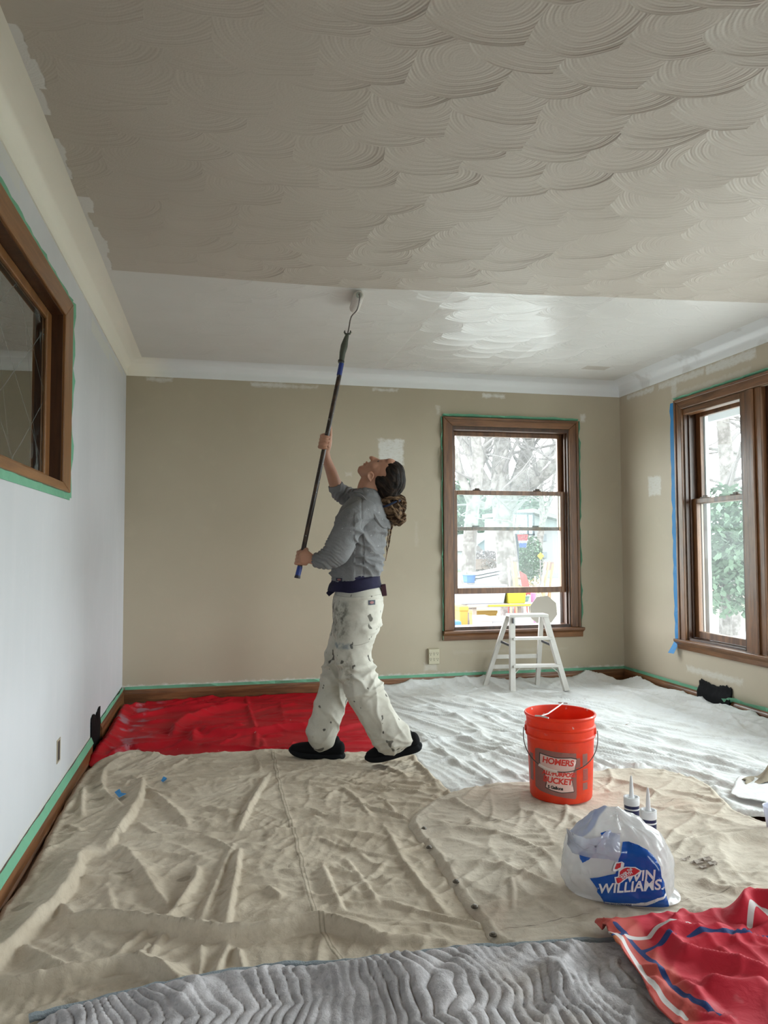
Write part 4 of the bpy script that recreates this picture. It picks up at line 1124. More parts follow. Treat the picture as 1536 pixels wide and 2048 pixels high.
# label printed on the front
LBA = CB+0.02
def wrap(u, w, off=0.0006):   # u right in metres, w height
    th = LBA-(-u)/RB*1.0; r = rz_(w)+off
    return around(LBA+u/rz_(w), r, w)
def patch_on(fn, poly, nu, nw):
    P = np.array(poly); u0, w0 = P.min(0); u1, w1 = P.max(0); v = []; f = []; idx = {}
    gu = np.linspace(u0, u1, nu+1); gw = np.linspace(w0, w1, nw+1)
    G = np.array([(a, b_) for b_ in gw for a in gu]); d, near, _, _ = poly_dist(G, P); ins = inside(G, P)
    cell = max((u1-u0)/nu, (w1-w0)/nw); sd = np.where(ins, -d, d); sn = (sd > -cell*0.4) & (sd < cell); G[sn] = near[sn]; keep = sd < cell
    for j in range(nw):
        for i in range(nu):
            q = [j*(nu+1)+i, j*(nu+1)+i+1, (j+1)*(nu+1)+i+1, (j+1)*(nu+1)+i]
            if all(keep[t] for t in q):
                r = []
                for t in q:
                    if t not in idx: idx[t] = len(v); v.append(fn(*G[t]))
                    r.append(idx[t])
                f.append(tuple(r))
    return v, f
PAPER = plain('pale_pink_label_print', (0.72, 0.48, 0.44), 0.5, var=0.1, scale=30)
GREYP = plain('worn_grey_label_print', (0.27, 0.10, 0.085), 0.5, var=0.35, scale=18)
RED_I = plain('red_ink', (0.62, 0.03, 0.02), 0.5, var=0.1)
BLK_I = plain('black_ink', (0.02, 0.02, 0.02), 0.5, var=0)
def flat_patch(name, poly, off, mat, par, nu=24, nw=20, fn=wrap):
    v, f = patch_on(lambda a, b_: fn(a, b_, off), poly, nu, nw)
    return mesh_obj(name, v, f, mat, par, True)
# u axis: right in the picture is towards +u
lab = flat_patch('label', [(-0.100, 0.048), (0.060, 0.026), (0.066, 0.040), (0.066, 0.222), (-0.105, 0.232), (-0.125, 0.226), (-0.128, 0.06)], 0.0005, GREYP, bucket)
sh = [(-0.094, 0.210), (-0.02, 0.200), (0.040, 0.202), (0.066, 0.196), (0.056, 0.150), (0.040, 0.120), (0.050, 0.075), (0.052, 0.060), (0.0, 0.055), (-0.045, 0.062), (-0.068, 0.070), (-0.062, 0.10), (-0.076, 0.14), (-0.096, 0.170)]
flat_patch('label', [(a*1.05, 0.122+(b_-0.122)*1.05) for a, b_ in sh], 0.0009, BLK_I, bucket)
flat_patch('label', sh, 0.0013, PAPER, bucket)
for body, size, cu_, cw, bold, mt, shr, tilt in (('HOMERS', 0.036, -0.016, 0.183, 0.0012, RED_I, 0.15, -0.06), ('ALL·PURPOSE', 0.0250, -0.012, 0.131, 0.0012, RED_I, 0.15, -0.03), ('BUCKET', 0.035, -0.018, 0.102, 0.0012, RED_I, 0.15, -0.05), ('5 Gallons', 0.018, -0.026, 0.072, 0.0009, BLK_I, 0.0, -0.05)):
    v, f = text_mesh(body, size, bold, shr, 0.95)
    mesh_obj('lettering', [wrap(cu_+a, cw+b_+a*tilt, 0.0018) for a, b_, _ in v], f, mt, bucket)
# side panel print on the right and left
for u0, u1, w0, w1 in ((0.098, 0.128, 0.165, 0.215), (0.100, 0.130, 0.100, 0.150), (0.098, 0.128, 0.060, 0.090), (-0.170, -0.140, 0.08, 0.20), (0.060, 0.085, 0.16, 0.20)):
    flat_patch('label', [(u0, w0), (u1, w0), (u1, w1), (u0, w1)], 0.0007, GREYP, bucket, 4, 4)
for i in range(7):
    flat_patch('label', [(0.101, 0.103+i*0.0065), (0.127, 0.103+i*0.0065), (0.127, 0.106+i*0.0065), (0.101, 0.106+i*0.0065)], 0.0012, plain('dark_red_ink', (0.35, 0.02, 0.015), 0.5, var=0) if i == 0 else bpy.data.materials['dark_red_ink'], bucket, 4, 1)
# paint-splashed wire bracket on the rim (roller grid hook)
WP = plain('white_painted_metal', (0.72, 0.72, 0.70), 0.4)
br = empty('bucket_hook', (BX, BY, BZ), 0, 'white paint-covered metal hook over the left of the bucket rim', 'hook')
hk = MB(); th = CB-0.50
p0 = Vector(around(th, RT+0.004, 0.372)); inward = Vector((-math.cos(th), -math.sin(th), 0)); tg = Vector((-math.sin(th), math.cos(th), 0))
hk.tube([p0-tg*0.035, p0-tg*0.01+Vector((0, 0, 0.003)), p0+tg*0.03], 0.0035, 8)
hk.tube([p0-tg*0.005+Vector((0, 0, 0.004)), p0+inward*0.05+Vector((0, 0, 0.006)), p0+inward*0.17-tg*0.02+Vector((0, 0, 0.012))], 0.003, 8)
hk.tube([p0+inward*0.27-tg*0.07+Vector((0, 0, 0.010)), p0+inward*0.285-tg*0.03+Vector((0, 0, 0.010))], 0.0035, 8)
hk.tube([p0+inward*0.17-tg*0.02+Vector((0, 0, 0.012)), p0+inward*0.28-tg*0.05+Vector((0, 0, 0.010))], 0.003, 8)
hk.build('wire', WP, br)

# --- plastic shopping bag
GX, GY = fl(1236, 1806)
def bagfr(u, v, z):      # u right in the picture, v away from the camera
    return (u, v, z)
bag_rz = -math.radians(24)
GZ = top_of(GX, GY, h_c2)
bag = empty('shopping_bag', (GX, GY, GZ+0.002), bag_rz, 'full white plastic shopping bag with blue print on the canvas by the bucket', 'bag')
mpp = 1/622.0; kz = 1/800.0      # metres per pixel at the bag
sil = [  # z, left, right (px from 1235), depth front, depth back
    (1838, -70, 95, 0.075, 0.085), (1832, -88, 112, 0.095, 0.10), (1815, -104, 112, 0.108, 0.11), (1790, -115, 110, 0.115, 0.115), (1750, -116, 109, 0.112, 0.115),
    (1715, -113, 104, 0.100, 0.11), (1690, -101, 98, 0.085, 0.10), (1668, -88, 84, 0.068, 0.085), (1650, -74, 50, 0.052, 0.065), (1634, -63, 14, 0.034, 0.045), (1624, -54, 4, 0.018, 0.022), (1619, -46, -22, 0.006, 0.008)]
def bag_rings(nr=96, sub=6, shrink=0.0, amp=1.0, seed=0):
    S = np.array([[(1838-s[0])*kz, s[1]*mpp*1.04, s[2]*mpp*1.04, s[3], s[4]] for s in sil])
    out = []; n = len(S)
    T = []
    for i in range(n-1):
        for k in range(sub): T.append(i+k/sub)
    T.append(n-1)
    rings = []
    for t in T:
        i = min(int(t), n-2); f = t-i; p0_, p1_, p2_, p3_ = S[max(i-1, 0)], S[i], S[i+1], S[min(i+2, n-1)]
        s_ = 0.5*((2*p1_)+(-p0_+p2_)*f+(2*p0_-5*p1_+4*p2_-p3_)*f*f+(-p0_+3*p1_-3*p2_+p3_)*f**3)
        z, l, r, df, db = s_; cx = (l+r)/2; ha = max((r-l)/2-shrink, 0.003); ring = []
        for k in range(nr):
            a = 2*PI*k/nr; c_, s2 = math.cos(a), math.sin(a); e = 0.62
            u = cx+ha*math.copysign(abs(c_)**e, c_); dd = (db if s2 > 0 else df); v = max(dd-shrink, 0.002)*math.copysign(abs(s2)**0.75, s2)
            ring.append((u, v, z))
        rings.append(ring)
    V = np.array(rings).reshape(-1, 3)
    # stretched film: flat facets meeting in crisp edges
    rr = random.Random(17); c0 = np.array([0, 0, 0.11]); Q = V-c0; sc_ = np.ones(len(V))
    for i in range(46):
        a = rr.uniform(0, 2*PI); el = rr.uniform(-0.25, 0.9); n_ = np.array([math.cos(a)*math.cos(el), math.sin(a)*math.cos(el), math.sin(el)])
        pr_ = Q@n_; h_ = pr_.max()*rr.uniform(0.80, 0.95); sc_ = np.minimum(sc_, np.where(pr_ > h_, h_/np.maximum(pr_, 1e-6), 1.0))
    sc_ = np.where(V[:, 2] < 0.012, 1.0, np.maximum(sc_, 0.88)); V = c0+Q*sc_[:, None]
    u, v, z = V[:, 0], V[:, 1], V[:, 2]
    an = np.arctan2(v, u-0.0)
    fac = gnoise(an*2.2+3, z*9, seed+3); fac2 = np.abs(gnoise(an*4+z*16, z*12-an*2, seed+4)); fac3 = np.abs(gnoise(an*9-z*25, z*20, seed+8))
    d = (0.006*fac-0.010*fac2*sstep(0, 0.06, z)-0.004*fac3)*amp
    up = sstep(0.0, 0.03, z)
    V[:, 0] += np.cos(an)*d*up*0.6; V[:, 1] += np.sin(an)*d*up
    V[:, 2] = np.where(V[:, 2] > 0.02, V[:, 2]+0.006*gnoise(u*30, v*30, seed)*up, V[:, 2])
    return V, len(T), nr
V, nT, nr = bag_rings()
F = [(j*nr+k, j*nr+(k+1) % nr, (j+1)*nr+(k+1) % nr, (j+1)*nr+k) for j in range(nT-1) for k in range(nr)]
F.append(tuple(range(nr-1, -1, -1)))
F.append(tuple((nT-1)*nr+k for k in range(nr)))
def film(name, base, clear, trans=0.35, rough=0.22):
    m = Mat(name, base, rough, spec=0.6); t = m.t
    tl = t.nodes.new('ShaderNodeBsdfTranslucent'); tl.inputs[0].default_value = (*base, 1)
    tp = t.nodes.new('ShaderNodeBsdfTransparent')
    a = t.nodes.new('ShaderNodeMixShader'); a.inputs[0].default_value = trans
    t.links.new(m.p.outputs[0], a.inputs[1]); t.links.new(tl.outputs[0], a.inputs[2])
    b_ = t.nodes.new('ShaderNodeMixShader'); b_.inputs[0].default_value = clear
    t.links.new(a.outputs[0], b_.inputs[1]); t.links.new(tp.outputs[0], b_.inputs[2]); t.links.new(b_.outputs[0], m.out.inputs[0])
    h = m.noise(11, 4, 0.55, dist=1.2)*1.0+m.voronoi(13, feature='F1')*0.9
    m.bump(h, 0.007, 0.5); return m
M_FILM = film('white_plastic_film', (0.80, 0.79, 0.80), 0.20, 0.35, 0.12)
M_FILM.p.inputs['Coat Weight'].default_value = 0.6; M_FILM.p.inputs['Coat Roughness'].default_value = 0.06
M_FILM.t.links.new(M_FILM.bn.outputs[0], M_FILM.p.inputs['Coat Normal'])
pr_p = np.array([((px/3.84+1020-1235)*mpp, (1838-(py/3.84+1400))*kz) for px, py in [(400, 1135), (430, 1060), (520, 940), (600, 860), (690, 835), (760, 850), (690, 930), (655, 1000), (600, 1060), (560, 1092), (470, 1125)]])
uz = np.stack([V[:, 0], V[:, 2]], 1); dd_ = poly_dist(uz, pr_p)[0]; sdp = np.where(inside(uz, pr_p), -dd_, dd_)
tk = M_FILM.attr('print_edge').step(0.003, -0.003); M_FILM.base(M_FILM.mix(tk, (0.80, 0.79, 0.80), (0.010, 0.10, 0.42)))
BAGO = mesh_obj('body', V, F, M_FILM.m, bag, True)
at_ = BAGO.data.attributes.new('print_edge', 'FLOAT', 'POINT'); at_.data.foreach_set('value', sdp.astype(np.float32))
BAGO.data.set_sharp_from_angle(angle=math.radians(55))
bvh = BVHTree.FromPolygons([Vector(p) for p in V], F)
BL_F = film('blue_printed_film', (0.006, 0.085, 0.40), 0.0, 0.15, 0.2)
def drape(u, z, off=0.0015, side=-1):
    h = bvh.ray_cast(Vector((u, side*0.5, z)), Vector((0, -side, 0)))
    if h[0] is None:
        n_ = bvh.find_nearest(Vector((u, side*0.05, z))); return tuple(n_[0]+Vector((0, side*off, 0)))
    q_ = h[0]+h[1]*off*(1 if h[1].y*side > 0 else -1)*1.3; return (q_.x, q_.y, q_.z)
cz = lambda px, py: ((px/3.84+1020-1235)*mpp, max(0.004, (1838-(py/3.84+1400))*kz))
def dpatch(name, pts, off, mat, nu=40, nw=40, side=-1):
    P = [cz(*p) for p in pts]; v, f = patch_on(lambda a, b_: drape(a, b_, off, side), P, nu, nw)
    return mesh_obj(name, v, f, mat, bag, True)
dp = dpatch('printed_panel', [(850, 1112), (900, 1108), (960, 1125), (1020, 1160), (1070, 1215), (1105, 1290), (1112, 1380), (1135, 1450), (1145, 1560), (1165, 1655), (1100, 1672), (900, 1684), (708, 1682), (700, 1640), (655, 1565), (665, 1545), (605, 1440), (790, 1375), (800, 1300), (825, 1210)], 0.0018, BL_F.m)
dp['label'] = 'blue printed panel'
o = dpatch('printed_panel', [(530, 1222), (560, 1218), (580, 1240), (630, 1245), (600, 1285), (555, 1318), (538, 1280)], 0.002, BL_F.m, 12, 12); o['label'] = 'small blue print'
o = dpatch('printed_panel', [(690, 1050), (770, 1035), (800, 1075), (700, 1076)], 0.002, BL_F.m, 12, 6)
WI = plain('white_bag_print', (0.72, 0.74, 0.78), 0.4, var=0.05); RI = plain('red_bag_print', (0.55, 0.02, 0.03), 0.35, var=0.05)
def dtext(body, size, px, py, mat, off, tilt=0.0, bold=0.0, shear=0.0, name='lettering', rot=0.0, sx_=1.0):
    v, f = text_mesh(body, size, bold, shear); u0, w0 = cz(px, py); cr, sr = math.cos(rot), math.sin(rot)
    return mesh_obj(name, [drape(u0+(a*cr-b_*sr)*sx_, w0+(a*sr+b_*cr)+a*tilt, off) for a, b_, _ in v], f, mat, bag)
dtext('WIN', 0.043, 965, 1385, WI, 0.0030, 0.14, 0.0010, 0.12)
dtext('WILLIAMS.', 0.043, 895, 1490, WI, 0.0030, 0.14, 0.0010, 0.12, sx_=0.98)
# emblem: tilted paint can over a red globe
o = dpatch('emblem', [(780, 1405), (805, 1400), (810, 1345), (860, 1312), (930, 1305), (980, 1335), (970, 1345), (930, 1380), (880, 1400), (850, 1430), (800, 1470), (785, 1450)], 0.0028, WI, 24, 20); 
dpatch('emblem', [(790, 1415), (815, 1405), (818, 1352), (865, 1320), (928, 1313), (965, 1335), (925, 1372), (872, 1393), (842, 1424), (803, 1458), (795, 1440)], 0.0034, RI, 24, 20)
dpatch('emblem', [(768, 1345), (790, 1282), (838, 1266), (855, 1280), (848, 1325), (810, 1345), (780, 1352)], 0.0034, WI, 14, 12)
dpatch('emblem', [(782, 1338), (798, 1292), (832, 1276), (826, 1320), (800, 1338)], 0.0040, RI, 14, 12)
dtext('COVER THE', 0.009, 858, 1362, WI, 0.0042, 0.0, 0.0003, 0, rot=0.55)
dtext('EARTH', 0.012, 868, 1380, WI, 0.0042, 0.0, 0.0004, 0, rot=0.55)
o = dpatch('printed_band', [(706, 1640), (850, 1635), (1000, 1615), (1080, 1570), (1140, 1545), (1145, 1565), (1085, 1592), (1005, 1640), (850, 1658), (708, 1662)], 0.0026, WI, 40, 8)
dtext('THIS BAG CONTAINS', 0.0085, 800, 1650, plain('navy_small_print', (0.02, 0.05, 0.2), 0.5, var=0), 0.0036, 0.03, 0.0002)
# a loose flap of the handle folded over on the left
fv = []; ff = []; nn = 22
for j in range(nn+1):
    for i in range(nn+1):
        a_, b_ = i/nn, j/nn
        pu = (1136+(1237-1136)*a_)-6*b_; pv = 1680+(1735-1680)*b_*(0.5+0.6*a_)+8*math.sin(a_*5)
        u_ = (pu-1235)*mpp; z_ = (1838-pv)*kz
        q = drape(u_, z_, 0.006+0.020*math.sin(PI*a_)*(1-b_)+0.002*math.sin(a_*21+b_*4))
        fv.append(q)
for j in range(nn):
    for i in range(nn): a_ = j*(nn+1)+i; ff.append((a_, a_+1, a_+nn+2, a_+nn+1))
mesh_obj('folded_flap', fv, ff, M_FILM.m, bag, True)
# what is inside presses through as a pale block
MB().box(-0.10, 0.10, -0.045, 0.050, 0.004, 0.16).build('contents', plain('pale_carton', (0.62, 0.60, 0.58), 0.7), bag, bevel=0.012)

# --- two caulk tubes
for i, (px, pyb, lab_) in enumerate(((1265, 1760, 'white-nozzled caulk tube behind the bag, the left of the pair'), (1298, 1765, 'white-nozzled caulk tube behind the bag, the right and nearer of the pair'))):
    dpt = 2.70 if i == 0 else 2.57
    rr = ray(px, 1700); s_ = dpt/(rr@CF); X_, Y_ = float(rr[0]*s_), float(rr[1]*s_)
    Z_ = top_of(X_, Y_, h_c2)
    t = empty('caulk_tube', (X_, Y_, Z_), 0, lab_, 'tube')
    R_ = 0.0265
    if i == 0:
        mb_ = plain('navy_tube_label', (0.010, 0.014, 0.07), 0.3, var=0.05); mw_ = plain('white_tube_plastic', (0.74, 0.74, 0.76), 0.35, var=0.03)
    MB().lathe([(0, 0), (R_, 0), (R_, 0.182), (0, 0.182)], 40).build('barrel', mb_, t)
    MB().lathe([(R_+0.0004, 0.166), (R_+0.0008, 0.167), (R_+0.0008, 0.170), (R_+0.0004, 0.171)], 40).build('label_band', mw_, t)
    MB().lathe([(R_+0.001, 0.182), (R_+0.0015, 0.183), (R_+0.0015, 0.203), (R_, 0.206), (R_+0.002, 0.207), (R_+0.002, 0.209), (R_-0.004, 0.210), (R_-0.006, 0.204), (0.011, 0.203), (0.011, 0.209), (0, 0.21)], 40).build('cap', mw_, t)
    v_, f_2 = text_mesh('SEALANT' if False else 'WHITE', 0.007, 0.0002)
    tc_ = math.atan2(-Y_, -X_)
    mesh_obj('lettering', [((R_+0.002)*math.cos(tc_+a/R_), (R_+0.002)*math.sin(tc_+a/R_), 0.188+b_) for a, b_, _ in v_], f_2, BLK_I, t) if False else None
    MB().lathe([(0.0085, 0.205), (0.0082, 0.214), (0.0070, 0.24), (0.0045, 0.274), (0.0026, 0.284), (0, 0.285)], 24).build('nozzle', mw_, t)

# --- white stepladder by the window
lp = plain('chalky_white_painted_wood', (0.62, 0.60, 0.56), 0.6, var=0.18, scale=14, bump=0.001, bscale=50)
def grd(px, py, dpt, z=None):
    r = ray(px, py); s_ = dpt/(r@CF); return Vector((r[0]*s_, r[1]*s_, EYE+r[2]*s_))
lad = empty('stepladder', (2.36, 5.38, 0), 0, 'small white two-step wooden stepladder standing in front of the back window', 'ladder')
Lc = Vector((2.36, 5.38, 0))
FLb = Vector((*fl(1025, 1392), 0)); FRb = Vector((*fl(1133, 1390), 0))
TH = 0.60
def hpt(px, py, ref):      # point at the depth of ref
    d = float((Vector(ref)-Vector((0, 0, EYE))).dot(Vector(CF))); return grd(px, py, d)
ztop = lambda p: p
FLt = hpt(1024, 1234, FLb+Vector((0, 0.10, 0))); FRt = hpt(1090, 1234, FRb+Vector((-0.04, 0.10, 0)))
BLb = FLb+Vector((-0.145, 0.235, 0)); BRb = FRb+Vector((-0.13, 0.25, 0))
BLt = hpt(1015, 1234, FLb+Vector((0, 0.16, 0))); BRt = hpt(1083, 1234, FRb+Vector((-0.06, 0.17, 0)))
zt_ = (FLt.z+FRt.z)/2
for p in (FLt, FRt, BLt, BRt): p.z = zt_
zf = top_of(FLb.x, FLb.y, h_white)+0.001
for p in (FLb, FRb): p.z = zf
for p in (BLb, BRb): p.z = 0.022
L_ = lambda p: tuple(Vector(p)-Lc)
side = (FRt-FLt).normalized()
def leg(a, b_, w, h): MB().beam(L_(a), L_(b_), w, h, up=side).build('leg', lp, lad, bevel=0.002)
leg(FLb, FLt, 0.050, 0.040); leg(FRb, FRt, 0.050, 0.040); leg(BLb, BLt, 0.030, 0.034); leg(BRb, BRt, 0.030, 0.034)
mid = lambda a, b_, t: a.lerp(b_, t)
tp_ = MB(); c0 = mid(FLt, BLt, 0.4)-side*0.02; c1 = mid(FRt, BRt, 0.4)+side*0.02
tp_.beam(L_(c0+Vector((0, 0, 0.012))), L_(c1+Vector((0, 0, 0.012))), 0.135, 0.022); tp_.build('top_cap', lp, lad, bevel=0.003)
for t in (0.34, 0.71):
    a_, b_ = mid(FLb, FLt, t), mid(FRb, FRt, t)
    MB().beam(L_(a_), L_(b_), 0.085, 0.018).build('step', lp, lad, bevel=0.002)
    q0 = a_+side*0.03+Vector((0, 0.02, -0.01)); 
for t in (0.30, 0.44):
    MB().beam(L_(mid(BLb, BLt, t)), L_(mid(BRb, BRt, t)), 0.012, 0.032).build('rear_rail', lp, lad, bevel=0.002)
gm = plain('grey_steel_brace', (0.16, 0.17, 0.19), 0.4, metal=0.6)
for A_, B_ in ((FLb, FLt), (FRb, FRt)):
    k2 = (BLb, BLt) if A_ is FLb else (BRb, BRt)
    MB().beam(L_(mid(A_, B_, 0.60)), L_(mid(*k2, 0.66)), 0.004, 0.018, up=(0, 0, 1)).build('spreader', gm, lad)
    MB().tube([L_(mid(A_, B_, 0.20)), L_(mid(A_, B_, 0.33)+(side*0.07 if A_ is FLb else -side*0.07))], 0.004, 8).build('brace_rod', lp, lad)
MB().beam(L_(FLt+Vector((-0.006, -0.03, -0.045))), L_(FLt+Vector((-0.006, -0.03, -0.005))), 0.05, 0.006, up=side).build('hinge', gm, lad, bevel=0.001)

# --- bits on the cloths
def scrap(name, pts, mat, label, cat, hf, h=0.004, curl=0.006, group=None):
    P = [fl(a, b_, 0.02) for a, b_ in pts]; cx = sum(p[0] for p in P)/len(P); cy = sum(p[1] for p in P)/len(P)
    b_ = MB(); b0 = [(p[0]-cx, p[1]-cy) for p in P]; n = len(b0)
    zz = [top_of(p[0], p[1], hf) for p in P]; zc = max(zz)+h
    v = [(a, c, (i % 2)*curl) for i, (a, c) in enumerate(b0)]+[(a, c, (i % 2)*curl+0.0008) for i, (a, c) in enumerate(b0)]+[(0, 0, 0.001), (0, 0, 0.0018)]
    f = [(i, (i+1) % n, 2*n) for i in range(n)]+[(i+n, 2*n+1, (i+1) % n+n) for i in range(n)]+[(i, i+n, (i+1) % n+n, (i+1) % n) for i in range(n)]
    o = mesh_obj(name, v, f, mat); o.location = (cx, cy, zc)
    return tag(o, label, cat, group)
scrap('tape_scrap', [(229, 1594), (239, 1590), (242, 1595), (253, 1600), (238, 1605)], BLUE, 'larger blue tape scrap on the beige canvas near the left wall', 'tape', h_c1, 0.012)
scrap('tape_scrap', [(322, 1566), (327, 1560), (334, 1561), (333, 1566), (326, 1569)], BLUE, 'small blue tape scrap on the beige canvas near the red cloth', 'tape', h_c1, 0.010)
CH = plain('grey_paint_flake', (0.36, 0.30, 0.25), 0.7, var=0.3, scale=60); rnd = random.Random(4)
for i, (px, py, s_) in enumerate([(1372, 1729, 9), (1400, 1733, 12), (1414, 1731, 10), (1425, 1738, 10), (1408, 1742, 9), (1386, 1735, 5), (1432, 1745, 4), (1378, 1722, 4)]):
    pts = [(px+s_*(0.7+0.5*rnd.random())*math.cos(a), py+s_*0.45*(0.6+0.5*rnd.random())*math.sin(a)) for a in np.linspace(0, 2*PI, 7)[:-1]]
    big_ = ['long flake', 'widest flake', 'flake', 'far right flake', 'near flake', 'tiny flake', 'tiny flake', 'tiny flake'][i]
    nm = ['leftmost long paint flake on the canvas right of the bag', 'widest paint flake in the cluster right of the bag', 'paint flake just right of the widest one, right of the bag', 'right-hand paint flake of the cluster right of the bag', 'nearest paint flake of the cluster right of the bag', 'tiny paint flake between the long flake and the cluster', 'tiny paint flake at the near right end of the cluster', 'tiny paint flake beyond the leftmost long flake'][i]
    scrap('paint_flake', pts, CH, nm, 'paint chip', h_c2, 0.003, 0.005, 'paint flakes on the canvas right of the bag')

# --- folded brown canvas and things at the right edge of the picture
pts = [fl(1484, 1580, 0.0), fl(1500, 1560), fl(1530, 1545), fl(1600, 1545), fl(1680, 1575), fl(1640, 1610), fl(1540, 1602)]
apx = Vector((*fl(1526, 1562), 0.0)); apx.z = 0.085
fvx = []; cxy = np.mean(np.array(pts), 0)
pk = [Vector((*p, 0.030)) for p in pts]
def fold_sheet():
    n = 26; v = []; f = []
    A = pk[0]; B = pk[3]; C = pk[4]; D = Vector((*fl(1500, 1592), 0.03))
    for j in range(n+1):
        for i in range(n+1):
            a, b_ = i/n, j/n
            p = A.lerp(B, a)*(1-b_)+D.lerp(C, a)*b_
            r = math.exp(-((a-0.30-0.25*(1-b_))/0.16)**2)
            z = 0.046+0.095*r*math.sin(PI*min(1, b_*0.85+0.12))+0.006*math.sin(a*17+b_*5)
            v.append((p.x+0.01*math.sin(b_*7), p.y, z))
    for j in range(n):
        for i in range(n): q = j*(n+1)+i; f.append((q, q+1, q+n+2, q+n+1))
    return v, f
v, f = fold_sheet()
mc = canvas_mat('brownish_canvas', (0.30, 0.255, 0.19), (0.20, 0.16, 0.11), (0.36, 0.31, 0.24), spots=0.2)
o = mesh_obj('folded_canvas', v, f, mc.m, None, True); sm = o.modifiers.new('s', 'SOLIDIFY'); sm.thickness = 0.003
tag(o, 'peaked brown canvas fold standing up at the right edge of the picture', 'canvas')
# narrow white canvas runner, right edge
O_RUN = P_((1466, 1598), (1478, 1570), (1500, 1572), (1560, 1590), (1700, 1625), (1700, 1680), (1560, 1632), (1510, 1622), (1462, 1612))
def h_run(x, y, e): return 0.034+base_h(x, y)+0.006*ridged(x, y, 0.2, 3, 12, 61, 2)
tag(cloth('folded_canvas', O_RUN, h_run, 0.010, M_CW.m, seed=8, smooth=1), 'flat strip of white canvas below the brown fold at the right edge', 'canvas')
cup = Vector((*fl(1552, 1680), 0.03))
b_ = MB().lathe([(0.0, 0.002), (0.030, 0.0), (0.036, 0.05), (0.043, 0.095), (0.045, 0.10), (0.042, 0.098), (0.034, 0.05), (0.028, 0.006), (0, 0.006)], 32)
cp = b_.build('plastic_cup', film('pale_lilac_plastic', (0.70, 0.72, 0.82), 0.1).m); cp.location = cup
tag(cp, 'white and lilac plastic cup cut off by the right edge of the picture', 'cup')
# ------------------------------------------------------------ painter
PD = 3.97                                    # distance of the painter along the view
FH = Vector((math.sin(YAW), math.cos(YAW), 0)); RH = Vector((math.cos(YAW), -math.sin(YAW), 0))
def plane_pt(px, py, dep):
    r = Vector(ray(px, py)); s_ = dep/r.dot(FH); return Vector((0, 0, EYE))+r*s_
ORG = plane_pt(700, 1200, PD); ORG.z = 0
def pp(px, py, dy=0.0):
    """body point: pixel in the painter's plane, dy metres further away (size as at the plane)"""
    w = plane_pt(px, py, PD)-ORG
    # keep the picture position when moved in depth
    w2 = plane_pt(px, py, PD+dy)-ORG
    return Vector((w2.dot(RH), w2.dot(FH), w2.z))
MPX = PD/FPX
painter = empty('person', tuple(ORG), -YAW, 'person in grey hoodie and paint-stained white trousers reaching up with a roller pole', 'person')

def catmull(A, sub):
    A = np.array(A, float); n = len(A); out = []
    for i in range(n-1):
        p0, p1, p2, p3 = A[max(i-1, 0)], A[i], A[i+1], A[min(i+2, n-1)]
        for k in range(sub):
            f = k/sub; out.append(0.5*((2*p1)+(-p0+p2)*f+(2*p0-5*p1+4*p2-p3)*f*f+(-p0+3*p1-3*p2+p3)*f**3))
    out.append(A[-1]); return np.array(out)
def limb(mb, secs, sub=5, n=28, sq=1.0, cap=True):
    """secs: (px,py,dy, ra_px in the picture plane, rb_px in depth); closed rounded tube"""
    R = []
    for s in secs:
        c = pp(s[0], s[1], s[2]); rb = s[4] if len(s) > 4 else s[3]
        R.append((c.x, c.y, c.z, s[3]*MPX, rb*MPX))
    R = catmull(R, sub); m = len(R)
    if cap:   # rounded ends
        def capr(i0, i1):
            c0 = R[i0]; t = c0[:3]-R[i1][:3]; t = t/max(np.linalg.norm(t), 1e-9); r = min(c0[3], c0[4]); o = []
            for a in (0.35, 0.65, 0.88, 0.985): o.append(np.r_[c0[:3]+t*r*a*0.8, c0[3]*math.sqrt(1-a*a), c0[4]*math.sqrt(1-a*a)])
            return o
        R = np.array(capr(0, 1)[::-1]+list(R)+capr(m-1, m-2)); m = len(R)
    v = []; f = []
    for i in range(m):
        t = Vector(R[min(i+1, m-1)][:3]-R[max(i-1, 0)][:3])
        if t.length < 1e-9: t = Vector((0, 0, 1))
        t.normalize(); ry = Vector((0, 1, 0)); ry = (ry-t*ry.dot(t))
        if ry.length < 0.15: ry = Vector((1, 0, 0))-t*t.x
        ry.normalize(); rx = ry.cross(t).normalized(); c = Vector(R[i][:3])
        for k in range(n):
            a = 2*PI*k/n; ca, sa = math.cos(a), math.sin(a)
            v.append(c+rx*(R[i][3]*math.copysign(abs(ca)**sq, ca))+ry*(R[i][4]*math.copysign(abs(sa)**sq, sa)))
    for i in range(m-1):
        for k in range(n):
            a = i*n+k; b_ = i*n+(k+1) % n; f.append((a, b_, b_+n, a+n))
    f.append(tuple(range(n-1, -1, -1))); f.append(tuple((m-1)*n+k for k in range(n)))
    mb.add(v, f, True); return mb
def blob(mb, px, py, dy, rx, rz, ry, tilt=0.0, n=20):
    """ellipsoid: rx, rz in the picture (px) turned by tilt, ry in depth (px)"""
    c = pp(px, py, dy); v = []; f = []; m = 12; ct, st_ = math.cos(tilt), math.sin(tilt)
    for i in range(m+1):
        ph = PI*i/m
        for k in range(n):
            a = 2*PI*k/n; x = rx*math.sin(ph)*math.cos(a)*MPX; y = ry*math.sin(ph)*math.sin(a)*MPX; z = rz*math.cos(ph)*MPX
            v.append((c.x+x*ct-z*st_, c.y+y, c.z+x*st_+z*ct))
    for i in range(m):
        for k in range(n): a = i*n+k; b_ = i*n+(k+1) % n; f.append((a, a+n, b_+n, b_))
    return mb.add(v, f, True)
